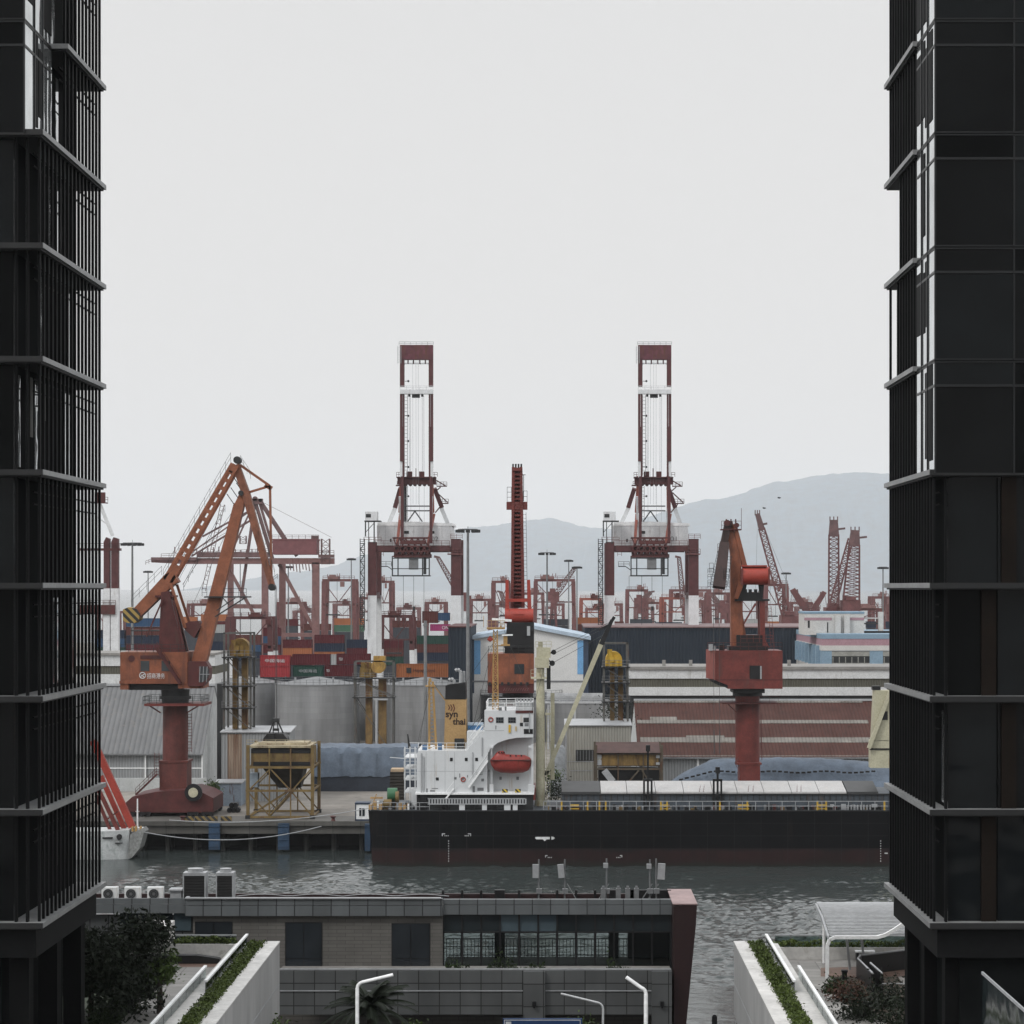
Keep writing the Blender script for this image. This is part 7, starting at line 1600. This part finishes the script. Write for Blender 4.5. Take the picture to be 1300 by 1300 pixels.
m.rail([SV(205,708,-.6), SV(345,701,-.6)], 1.2, 2.5, .06, 1); m.rail([SV(185,717,0), SV(193,714,0)], 1.2, 1, .06); m.build('boom_walkway', mvd, bm)
m = MB(); m.pb(d-1, 346, 686, 402, 704, 9); m.pb(d-1.1,345,684,403,686,9.2); mh = m.build('machine_house', paint('hazed_mauve_house', (.17,.065,.07), .7, var=.15), t)
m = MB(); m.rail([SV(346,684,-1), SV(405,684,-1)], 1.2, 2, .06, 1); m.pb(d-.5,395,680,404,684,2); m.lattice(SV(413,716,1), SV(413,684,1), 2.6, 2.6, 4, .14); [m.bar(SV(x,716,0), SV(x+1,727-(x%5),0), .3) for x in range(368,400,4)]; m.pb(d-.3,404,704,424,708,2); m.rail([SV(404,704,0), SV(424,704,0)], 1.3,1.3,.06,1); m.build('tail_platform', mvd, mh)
for x0, x1, yb, o in ((332,340,872,0),(345,353,872,20),(279,286,860,18),(396,405,872,0)):
    m = MB(); m.box(X(x0,d), X(x1,d), d+o, d+o+2, YG, Z(714,d)); m.build('leg', mv, t)
m = MB(); m.bar(SV(289,722,3), SV(322,782,3), 1.0); m.bar(SV(353,716,3), SV(399,802,3), 1.1); m.bar(SV(333,770,3), SV(285,770,12), 1.4); m.bar(SV(400,806,1), SV(336,806,1), 1.2, 1.6); m.build('diagonal_brace', mv, t)
m = MB()
for a, b, w_ in (((323,636),(305,760),.9),((323,636),(346,712),1.0),((330,636),(376,706),1.0),((328,636),(344,690),.8),((320,646),(256,681),.55),((318,660),(242,706),.55),((320,646),(244,700),.4),((316,650),(296,694),.5),((330,640),(362,690),.5)): m.bar(SV(*a,2), SV(*b,2), w_)
m.pb(d+1, 317, 633, 333, 640, 2.5); m.tube(SV(323,633,1), SV(323,633,3), .8, n=10); m.tube(SV(330,635,1), SV(330,635,3), .6, n=10); m.build('apex_frame', mvd, t)
m = MB(); m.bar(SV(330,636,2), SV(420,682,2), .1); m.bar(SV(316,660,2), SV(230,706,2), .12); m.ladder(SV(258,750,1), SV(282,640,1), 1.2, 1.4, .09); m.lattice(SV(307,690,3), SV(307,680,3), 2, 2, 2, .1); m.build('stay', mvd, t)

# rubber tyred yard gantries
def rtg(x0, x1, yt, yb, d, lab, wh=False, mach=True, dep=12, hue='pink_red', mside=.3):
    t = thing('yard_gantry', lab, 'crane', ((X(x0,d)+X(x1,d))/2, d, YG), 'yard gantry cranes'); k = d/F; w_ = x1-x0; m = MB()
    for o in (0, dep): m.box(X(x0-1,d), X(x1+1,d), d+o, d+o+1.4, Z(yt+3.2,d), Z(yt,d))
    m.each('girder', M[hue], t)
    for x, s in ((x0+1,1),(x1-1,-1)):
        for o in (0, dep):
            m = MB(); zt = Z(yt+3,d); zb = YG+1.5; A = Vector((X(x,d), d+o+.7, zt)); B = Vector((X(x-s*w_*.05,d), d+o+.7, zb)); mid = A.lerp(B, .38)
            if wh: m.bar(A, mid, 1.4, 1.4); lg = m.build('leg', M[hue], t); m = MB(); m.bar(mid, B, 1.4, 1.4); m.build('lower_leg', stsw, lg)
            else: m.bar(A, B, 1.5, 1.4, 1.2, 1.2); m.build('leg', M[hue], t)
        m = MB(); A = Vector((X(x,d), d, Z((yt+yb)/2,d))); m.bar(A, A+Vector((0,dep,0)), .8); m.box(X(x-3,d), X(x+3,d), d-1, d+dep+2, YG, YG+1.6); m.each('end_carriage', M['deep_red'], t)
    m = MB(); ym = yt+(yb-yt)*.45; m.bar(SVd(x0+1,ym,d+dep), SVd(x1-1,ym,d+dep), .5); m.bar(SVd(x0+1,yt+4,d+dep), SVd((x0+x1)/2,ym,d+dep), .3); m.bar(SVd(x1-1,yt+4,d+dep), SVd((x0+x1)/2,ym,d+dep), .3); m.rail([SVd(x0,yt,d), SVd(x1,yt,d)], 1.1, 2, .07, 1); m.build('bracing', M[hue], t)
    if mach:
        xm = x0+w_*mside; m = MB(); m.box(X(xm,d), X(xm+w_*.34,d), d-.6, d+dep*.6, Z(yt+.2,d), Z(yt-3.2,d)); m.box(X(xm+w_*.05,d), X(xm+w_*.22,d), d-.3, d+5, Z(yt-3,d), Z(yt-5.5,d)); m.box(X(xm+w_*.4,d), X(xm+w_*.52,d), d-.8, d+2, Z(yt+10,d), Z(yt+3.5,d)); [m.bar(SVd(xm+w_*q,yt-2,d), SVd(xm+w_*q,yt-6-3*q,d), .25) for q in (.0,.3,.38)]; m.build('trolley', M['deep_red'] if hue != 'pink_red' else mv, t)
        m = MB(); [m.bar(SVd(xm+w_*q,yt+3,d+2), SVd(xm+w_*q,yt+(yb-yt)*.7,d+2), .1) for q in (.05,.3)]; m.bar(SVd(xm-w_*.05,yt+(yb-yt)*.7,d+2), SVd(xm+w_*.4,yt+(yb-yt)*.7,d+2), .5, 1); m.build('spreader', M['dark'], t)
    return t
def SVd(x, y, dd): return at(x, y, dd)
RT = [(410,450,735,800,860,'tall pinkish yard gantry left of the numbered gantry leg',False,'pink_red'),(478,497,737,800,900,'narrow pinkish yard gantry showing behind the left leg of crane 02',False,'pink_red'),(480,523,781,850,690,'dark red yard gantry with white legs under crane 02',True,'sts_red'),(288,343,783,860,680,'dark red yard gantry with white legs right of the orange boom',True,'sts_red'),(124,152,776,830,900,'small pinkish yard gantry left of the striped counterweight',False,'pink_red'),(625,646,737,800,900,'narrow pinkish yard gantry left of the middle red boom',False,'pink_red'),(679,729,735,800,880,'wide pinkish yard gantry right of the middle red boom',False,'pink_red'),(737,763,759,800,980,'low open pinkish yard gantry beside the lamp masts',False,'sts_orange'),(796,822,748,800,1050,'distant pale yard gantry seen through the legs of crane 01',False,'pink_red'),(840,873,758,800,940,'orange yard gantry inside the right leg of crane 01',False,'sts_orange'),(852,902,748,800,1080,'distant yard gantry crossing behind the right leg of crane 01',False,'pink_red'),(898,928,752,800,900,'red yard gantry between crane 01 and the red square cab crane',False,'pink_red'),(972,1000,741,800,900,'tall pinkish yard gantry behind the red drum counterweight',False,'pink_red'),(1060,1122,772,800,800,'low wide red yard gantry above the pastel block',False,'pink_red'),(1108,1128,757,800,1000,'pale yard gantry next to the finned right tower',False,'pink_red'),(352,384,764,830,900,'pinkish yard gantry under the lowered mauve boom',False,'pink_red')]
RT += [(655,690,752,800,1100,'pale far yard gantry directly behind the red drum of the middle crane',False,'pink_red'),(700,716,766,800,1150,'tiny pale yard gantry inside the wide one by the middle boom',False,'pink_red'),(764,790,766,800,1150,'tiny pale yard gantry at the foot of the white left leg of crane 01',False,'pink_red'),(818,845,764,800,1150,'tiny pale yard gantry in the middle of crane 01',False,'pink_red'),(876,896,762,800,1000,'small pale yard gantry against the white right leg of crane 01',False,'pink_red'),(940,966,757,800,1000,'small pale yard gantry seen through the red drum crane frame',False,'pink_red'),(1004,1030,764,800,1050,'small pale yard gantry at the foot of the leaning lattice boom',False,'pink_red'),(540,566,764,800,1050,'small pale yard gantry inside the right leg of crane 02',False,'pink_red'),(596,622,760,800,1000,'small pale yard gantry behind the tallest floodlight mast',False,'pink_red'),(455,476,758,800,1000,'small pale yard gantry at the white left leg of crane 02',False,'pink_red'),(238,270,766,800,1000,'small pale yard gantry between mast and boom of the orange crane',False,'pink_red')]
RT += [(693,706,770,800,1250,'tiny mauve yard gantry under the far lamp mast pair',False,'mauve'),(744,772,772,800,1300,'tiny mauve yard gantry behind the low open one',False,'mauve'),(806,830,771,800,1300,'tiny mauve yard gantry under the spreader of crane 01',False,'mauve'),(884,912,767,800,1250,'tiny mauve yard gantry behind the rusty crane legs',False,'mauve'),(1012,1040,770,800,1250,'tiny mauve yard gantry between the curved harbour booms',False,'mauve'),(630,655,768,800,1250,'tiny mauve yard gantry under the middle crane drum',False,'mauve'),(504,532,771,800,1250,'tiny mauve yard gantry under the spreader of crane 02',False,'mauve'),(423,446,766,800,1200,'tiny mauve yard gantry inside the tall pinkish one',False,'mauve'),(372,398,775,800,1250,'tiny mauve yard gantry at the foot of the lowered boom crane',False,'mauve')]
M['mauve'] = paint('hazed_far_mauve', (.15,.075,.075), .7, var=.2)  # haze of the far yard is put into this paint
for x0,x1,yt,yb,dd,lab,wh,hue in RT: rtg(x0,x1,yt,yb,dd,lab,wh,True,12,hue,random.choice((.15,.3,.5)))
# lattice boom cranes
def lattice_crane(px0, py0, px1, py1, d, w0, w1, lab, solid=.14, house=None, second=None):
    t = thing('lattice_crane', lab, 'crane', (X(px0,d), d, YG), 'lattice boom cranes'); k = d/F
    m = MB(); A, B = at(px0,py0,d), at(px1,py1,d); m.lattice(A, B.lerp(A, solid), w0*k, w1*k, 18, .17, 1.6, 1.4, .1); bm = m.build('boom', M['pink_red'], t)
    m = MB(); m.bar(B.lerp(A, solid+.02), B, w1*k*1.1, 1.6, w1*k*.8, 1.4); [m.bar(B+Vector((q*k,0,-.5)), B+Vector((q*k,0,1.0)), .3) for q in (-w1*.4, 0, w1*.4)]; m.bar(B.lerp(A,.1), B.lerp(A,.1)+Vector((w1*k*1.2,0,.4)), .6); m.build('boom_head', mvd, bm)
    m = MB(); hx = house or px0; m.box(X(hx-11,d), X(hx+11,d), d-3, d+5, Z(py0+6,d), Z(py0-14,d)); m.box(X(hx-7,d), X(hx+5,d), d-3.2, d+3, Z(py0-14,d), Z(py0-19,d)); m.box(X(hx-3,d)-2, X(hx-3,d)+4, d-2, d+4, YG, Z(py0+6,d)); m.build('machinery_house', M['pink_red'], t)
    m = MB(); m.bar(B+Vector((.4,0,0)), at(hx+12,py0-18,d), .07); m.bar(B+Vector((.1,0,0)), Vector((B.x-.8,d,Z(py0,d))), .06) ; m.build('rope', M['grey'], t)
    if second:
        m = MB(); m.lattice(at(second[0],second[1],d), at(second[2],second[3],d), 9*k, 6*k, 14, .16, 1.4, 1.2, .1); m.build('back_mast', M['pink_red'], t)
lattice_crane(1002, 795, 961.5, 652, 680, 11, 7, 'lattice boom crane leaning towards the red square cab crane', .13)
lattice_crane(1058.5, 785, 1058.5, 660, 700, 13, 12, 'upright square lattice tower crane with dark head', .15)
lattice_crane(1080, 776, 1085.5, 673, 690, 22, 13, 'lattice crane with two leaning masts next to the upright one', .18, 1080, (1056, 772, 1080, 684))
def grab_crane(px, py, d, s, lab, flip=1):
    t = thing('harbour_crane', lab, 'crane', (X(px,d), d, YG), 'small red harbour cranes'); k = d/F*s; c0 = at(px,py,d)
    V_ = lambda x, y, o=0: c0+Vector((x*flip*k, o, -y*k))
    m = MB(); pts = [(-12,-34),(-4,-38),(10,-18),(22,0),(14,6),(2,-10)]; m.prism([(c0.x+x*flip*k, c0.z-y*k) for x, y in pts][::flip], d-1, d+1); m.build('boom', M['pink_red'], t)
    m = MB(); m.prism([(c0.x+x*flip*k, c0.z-y*k) for x, y in ((4,30),(4,2),(26,-2),(26,30))][::flip], d-2, d+3); m.box(c0.x-1.5, c0.x+1.5+k*10, d-1, d+2, YG, c0.z-28*k); m.build('tower', M['pink_red'], t)
    m = MB(); m.bar(V_(-11,-34), V_(20,-6), .25); m.bar(V_(-9,-30), V_(-14,8), .12); m.rail([V_(2,0,-2), V_(28,0,-2)], 1.2, 1, .06); m.bar(V_(0,-36), V_(6,-2), .4); m.build('stay', mvd, t)
grab_crane(1012, 775, 700, .75, 'small red harbour crane with curved boom left of the upright lattice tower'); grab_crane(1042, 773, 720, .6, 'small red harbour crane with curved boom leaning right, beside the upright lattice tower', -1)
def port_crane(px, py, d, lab, tip, fl=1):
    t = thing('harbour_crane', lab, 'crane', (X(px,d), d, YG), 'small red harbour cranes'); c0 = at(px,py,d); k = d/F
    m = MB(); m.box(c0.x-7*k, c0.x+8*k, d-2, d+3, c0.z-6*k, c0.z+6*k); m.box(c0.x-4*k, c0.x+3*k, d-1, d+2, c0.z+6*k, c0.z+10*k); m.build('machinery_house', M['pink_red'], t)
    m = MB(); A = c0+Vector((5*k*fl,0,4*k)); B = at(*tip,d); m.lattice(A, B, 7*k, 4*k, 10, .16, 1.6, 1.2, .1); m.bar(B+Vector((-2*k*fl,0,0)), B+Vector((5*k*fl,0,.4)), .7); m.build('boom', mvd, t)
    m = MB(); m.prism([(c0.x-11*k,YG),(c0.x-8*k,YG),(c0.x-3*k,c0.z-6*k),(c0.x+4*k,c0.z-6*k),(c0.x+10*k,YG),(c0.x+6*k,YG),(c0.x+2*k,c0.z-14*k),(c0.x-2*k,c0.z-14*k)][::-1], d-2, d+2); m.build('portal', M['pink_red'], t)
port_crane(702, 757, 820, 'small red harbour crane with dark lattice boom right of the big red boom', (729,722)); port_crane(812, 765, 930, 'small red harbour crane inside the legs of crane 01', (826,752)); port_crane(590, 762, 720, 'rust red lumpy harbour crane beside the tall lamp mast', (556,708), -1); port_crane(873, 775, 760, 'small red harbour crane with lattice boom rising inside crane 01', (862,708), -1); port_crane(918, 772, 860, 'small red harbour crane just left of the rusty crane legs', (905,756), -1); port_crane(648, 775, 860, 'small red harbour crane left of the red drum counterweight in the middle', (636,752), -1)
# lamp masts
def mast(px, yt, d, r, head, lab, n=6):
    t = thing('lamp_mast', lab, 'lamp mast', (X(px,d), d, YG), 'tall floodlight masts'); k = d/F
    m = MB(); m.tube((X(px,d),d,YG), at(px,yt,d), r*1.35, r*.7, 10); m.tube(at(px,yt,d), at(px,yt-4 if head > 12 else yt,d)+Vector((0,0,.3)), .05, n=5); m.build('pole', M['grey'], t, True)
    m = MB(); z = Z(yt,d); R_ = head*k/2; pts = [Vector((X(px,d)+R_*.8*math.cos(a*.5236), d+R_*.8*math.sin(a*.5236), z+.3)) for a in range(13)]; m.path(pts, .12, 5)
    for a in range(4): m.bar(Vector((X(px,d),d,z+.2)), pts[a*3], .12)
    m.build('ring', M['grey'], t)
    m = MB()
    for a in range(12): c0 = pts[a]; o = Vector((math.cos(a*.5236)*.25, math.sin(a*.5236)*.25, 0)); m.box(c0.x+o.x-.36, c0.x+o.x+.36, c0.y+o.y-.3, c0.y+o.y+.3, z-.35, z+.25)
    m.build('floodlight', M['dark'], t)
mast(168, 691, 560, .32, 29, 'floodlight mast standing between left tower and orange crane'); mast(594, 674, 480, .36, 30, 'tallest floodlight mast, right of crane 02'); mast(694.5, 703, 640, .3, 21, 'floodlight mast right of the middle red boom'); mast(722, 712, 800, .25, 9, 'thin far lamp mast, first right of the red boom mast'); mast(732.5, 720.5, 780, .25, 11, 'thin far lamp mast nearest the left leg of crane 01'); mast(1121, 721, 760, .28, 12, 'thin lamp mast beside the finned right tower'); mast(446, 710, 800, .24, 9, 'thin far lamp mast left of crane 02'); mast(188, 726, 850, .24, 10, 'thin far lamp mast just right of the leftmost floodlight mast'); mast(366, 720, 800, .26, 12, 'thin lamp mast under the mauve machine house'); mast(305, 714, 850, .22, 8, 'thin lamp mast below the lowered mauve boom'); mast(998, 728, 850, .24, 10, 'thin lamp mast behind the leaning lattice boom')
m = MB(); m.tube((X(540,505),505,YG), (X(540,505),505,Z(788,505)), .4, .34, 10); m.tube((X(540,505),505,Z(795,505)),(X(540,505),505,Z(792,505)),.5,n=10); single(m, 'vent_stack', M['grey'], 'plain grey stack rising in front of the orange container', 'pipe', (X(540,505),505,YG), None, True)
# ---------------- containers
CC = {'dark red': (.08,.018,.022), 'bright red': (.26,.035,.04), 'dark green': (.02,.05,.04), 'navy blue': (.018,.026,.045), 'dark grey': (.05,.055,.065), 'orange': (.3,.11,.05), 'brown red': (.09,.032,.028), 'pale grey': (.3,.31,.31), 'blue': (.03,.065,.125), 'magenta': (.3,.045,.14), 'teal': (.035,.1,.1), 'white': (.5,.5,.48), 'light green': (.06,.13,.085)}
CM = {k_: corrug('container_'+k_.replace(' ','_'), v, .55, 'X', .12, .1, tuple(c*.5 for c in v), .12, dark=.8) for k_, v in CC.items()}
def container(px0, px1, py0, py1, d, colr, lab, grp='stacked shipping containers', textbody=None, tcol=None, th=.4, tw=.6, tx=.5):
    m = MB(); x0, x1, z0, z1 = X(px0,d), X(px1,d), Z(py1,d), Z(py0,d); e = .09
    m.box(x0+e, x1-e, d+e, d+2.35, z0+e, z1-e)
    for a, b in ((x0,x0+.16),(x1-.16,x1)): m.box(a, b, d, d+.16, z0, z1); m.box(a, b, d+2.28, d+2.44, z0, z1)
    for a, b in ((z0,z0+.14),(z1-.12,z1)): m.box(x0+.16, x1-.16, d+.01, d+.15, a, b); m.box(x0+.16,x1-.16,d+2.29,d+2.43,a,b)
    o = single(m, 'shipping_container', CM[colr], lab, 'container', ((x0+x1)/2, d+1.2, z0), grp)
    if textbody: text_mesh('lettering', textbody, (z1-z0)*th, (x1-x0)*tw, (x0+(x1-x0)*tx, d, (z0+z1)/2), tcol, o, .01)
    return o
wl = M['mark']; d = 548
front = [(330,368,832,845.5,'bright red','bright red container with white characters, upper one left of the silo tops','中国海运',wl,.32,.66,.5),(330,368,846,859.5,'bright red','bright red container directly under the one with white characters',None,None,0,0,.5),(371,419,830.5,844,'dark red','dark red container on top, just right of the bright red ones',None,None,0,0,.5),(372,410,845,858.5,'dark green','dark green container with pale characters above the broad silo','中国海运',M['lightgrey'],.3,.6,.5),(412,449,844.5,858.5,'dark red','dark red container right of the dark green one','TEX',wl,.22,.12,.12),(427,470,830,843.5,'dark red','dark red container on top, left of the ochre drum','TEX',wl,.25,.12,.13),(420,427,831,844,'pale grey','narrow pale container end between two dark red ones',None,None,0,0,.5),(503,571,843,860,'orange','long orange container with dark lettering above the silos','Hapag-Lloyd',paint('dark_letter',(.06,.03,.03),.7),.3,.4,.52)]
for a in front: container(*a[:4], d, a[4], a[5], 'containers just behind the silos', *a[6:])
m = MB(); [m.box(X(a,d)+.1, X(b,d)-.1, d+.3, d+2.2, YG, Z(y,d)-.02) for a, b, y in ((330,368,859.5),(372,410,858.5),(412,449,858.5),(503,571,860))]; [m.box(X(a,d)+.1,X(b,d)-.1,d+.4,d+2.2,Z(860,d),Z(y,d)-.02) for a,b,y in ((371,372,845),(449,470,844),(420,427,845))]
tag(m.build('container_stack', CM['dark grey']), 'lower tiers of the stacked containers hidden behind the silos', 'containers', None, 'stuff')
m = MB(); lgp = at(519,851,d-.02); m.box(lgp.x-.55, lgp.x+.55, d-.03, d-.012, lgp.z-.6, lgp.z+.6); m.build('logo', M['dark'], [o for o in C.objects if o.get('label','').startswith('long orange')][0])
def yard(d, cols, h_px, names, tiers, grp, cols_pick, seed, bottom):
    rnd = random.Random(seed); hid = MB()
    for (x0, x1, yt), nm in zip(cols, names):
        n_ = int((bottom-yt)/h_px); last = None
        for i in range(n_):
            c_ = rnd.choice([q for q in cols_pick if q != last]); last = c_; y0 = yt+i*h_px
            container(x0, x1, y0, y0+h_px-.25, d, c_, f'{c_} container, {tiers[i]}, {nm}', grp)
        hid.box(X(x0,d)+.1, X(x1,d)-.1, d+.2, d+2.3, YG, Z(yt+n_*h_px,d)-.02)
    tag(hid.build('container_stack', CM['dark grey']), 'lower tiers of the container stacks hidden behind nearer roofs', 'containers', None, 'stuff')
T_ = ['topmost', 'second down', 'third down', 'fourth down', 'fifth down', 'sixth down', 'seventh down']
yard(720, [(120,158,800),(160,203,785),(205,232,805),(250,285,793),(288,331,806),(334,356,797),(359,396,812),(399,437,806),(440,470,812),(486,512,812),(524,569,807)], 10.8,
     ['beside the left tower edge', 'behind the striped counterweight', 'behind the orange crane mast', 'seen between boom and mast of the orange crane', 'behind the conveyor tower top', 'behind the hanging rope of the orange crane', 'under the mauve gantry legs', 'just right of the mauve gantry', 'left of the ochre drum', 'between the legs of crane 02', 'left of the narrow navy shed'],
     T_, 'container stacks in the middle yard', ['navy blue','dark grey','dark red','brown red','navy blue','dark green','pale grey','blue','orange'], 5, 846)
container(546, 575, 792.5, 801, 724, 'magenta', 'magenta container with white letters above the grey stack', 'container stacks in the middle yard', 'ONE', wl, .5, .4, .72)
container(556, 571, 778, 788, 724, 'blue', 'blue container on top, left of the navy shed corner', 'container stacks in the middle yard')
container(536, 556, 776, 791, 730, 'brown red', 'tall reddish container under the spreader of crane 02', 'container stacks in the middle yard')
yard(900, [(215,250,783),(255,290,780),(340,378,786),(384,420,792),(424,462,785),(498,534,788),(690,722,786),(726,762,784),(766,792,789),(800,828,786),(832,866,790),(930,962,786),(966,1000,789),(1060,1095,787),(1100,1135,789)], 8.6,
     ['far behind the orange boom foot', 'far behind the orange boom', 'far behind the rope of the orange crane', 'far behind the mauve gantry tail', 'far beyond, left of crane 02', 'far beyond, inside crane 02', 'above the white hall roof', 'above the navy roof left of crane 01', 'at the left leg of crane 01', 'inside crane 01 on its left', 'inside crane 01 on its right', 'left of the red drum crane legs', 'right of the red drum crane legs', 'above the pastel block', 'beside the right tower'],
     T_, 'container stacks in the far yard', ['navy blue','dark grey','brown red','dark red','teal','light green','pale grey','orange'], 11, 803)
# birds
for px, py, lab in ((989,632,'small dark bird flying high against the hill'),(970,645,'small dark bird flying lower against the hill')):
    dB = 300; c0 = at(px, py, dB); m = MB(); m.lathe(0, 0, [(.01,-.22),(.07,-.1),(.09,.05),(.05,.2),(.01,.26)], 8); m.v = [(c0.x+v[2], c0.y+v[1], c0.z+v[0]) for v in m.v]
    for s in (-1,1): m.add([c0+Vector((.1,0,0)), c0+Vector((-.1,0,0)), c0+Vector((-.2,s*.35,.12)), c0+Vector((-.05,s*.55,.05))], [(0,1,2,3)])
    single(m, 'bird', M['black'], lab, 'bird', c0, 'birds in flight')
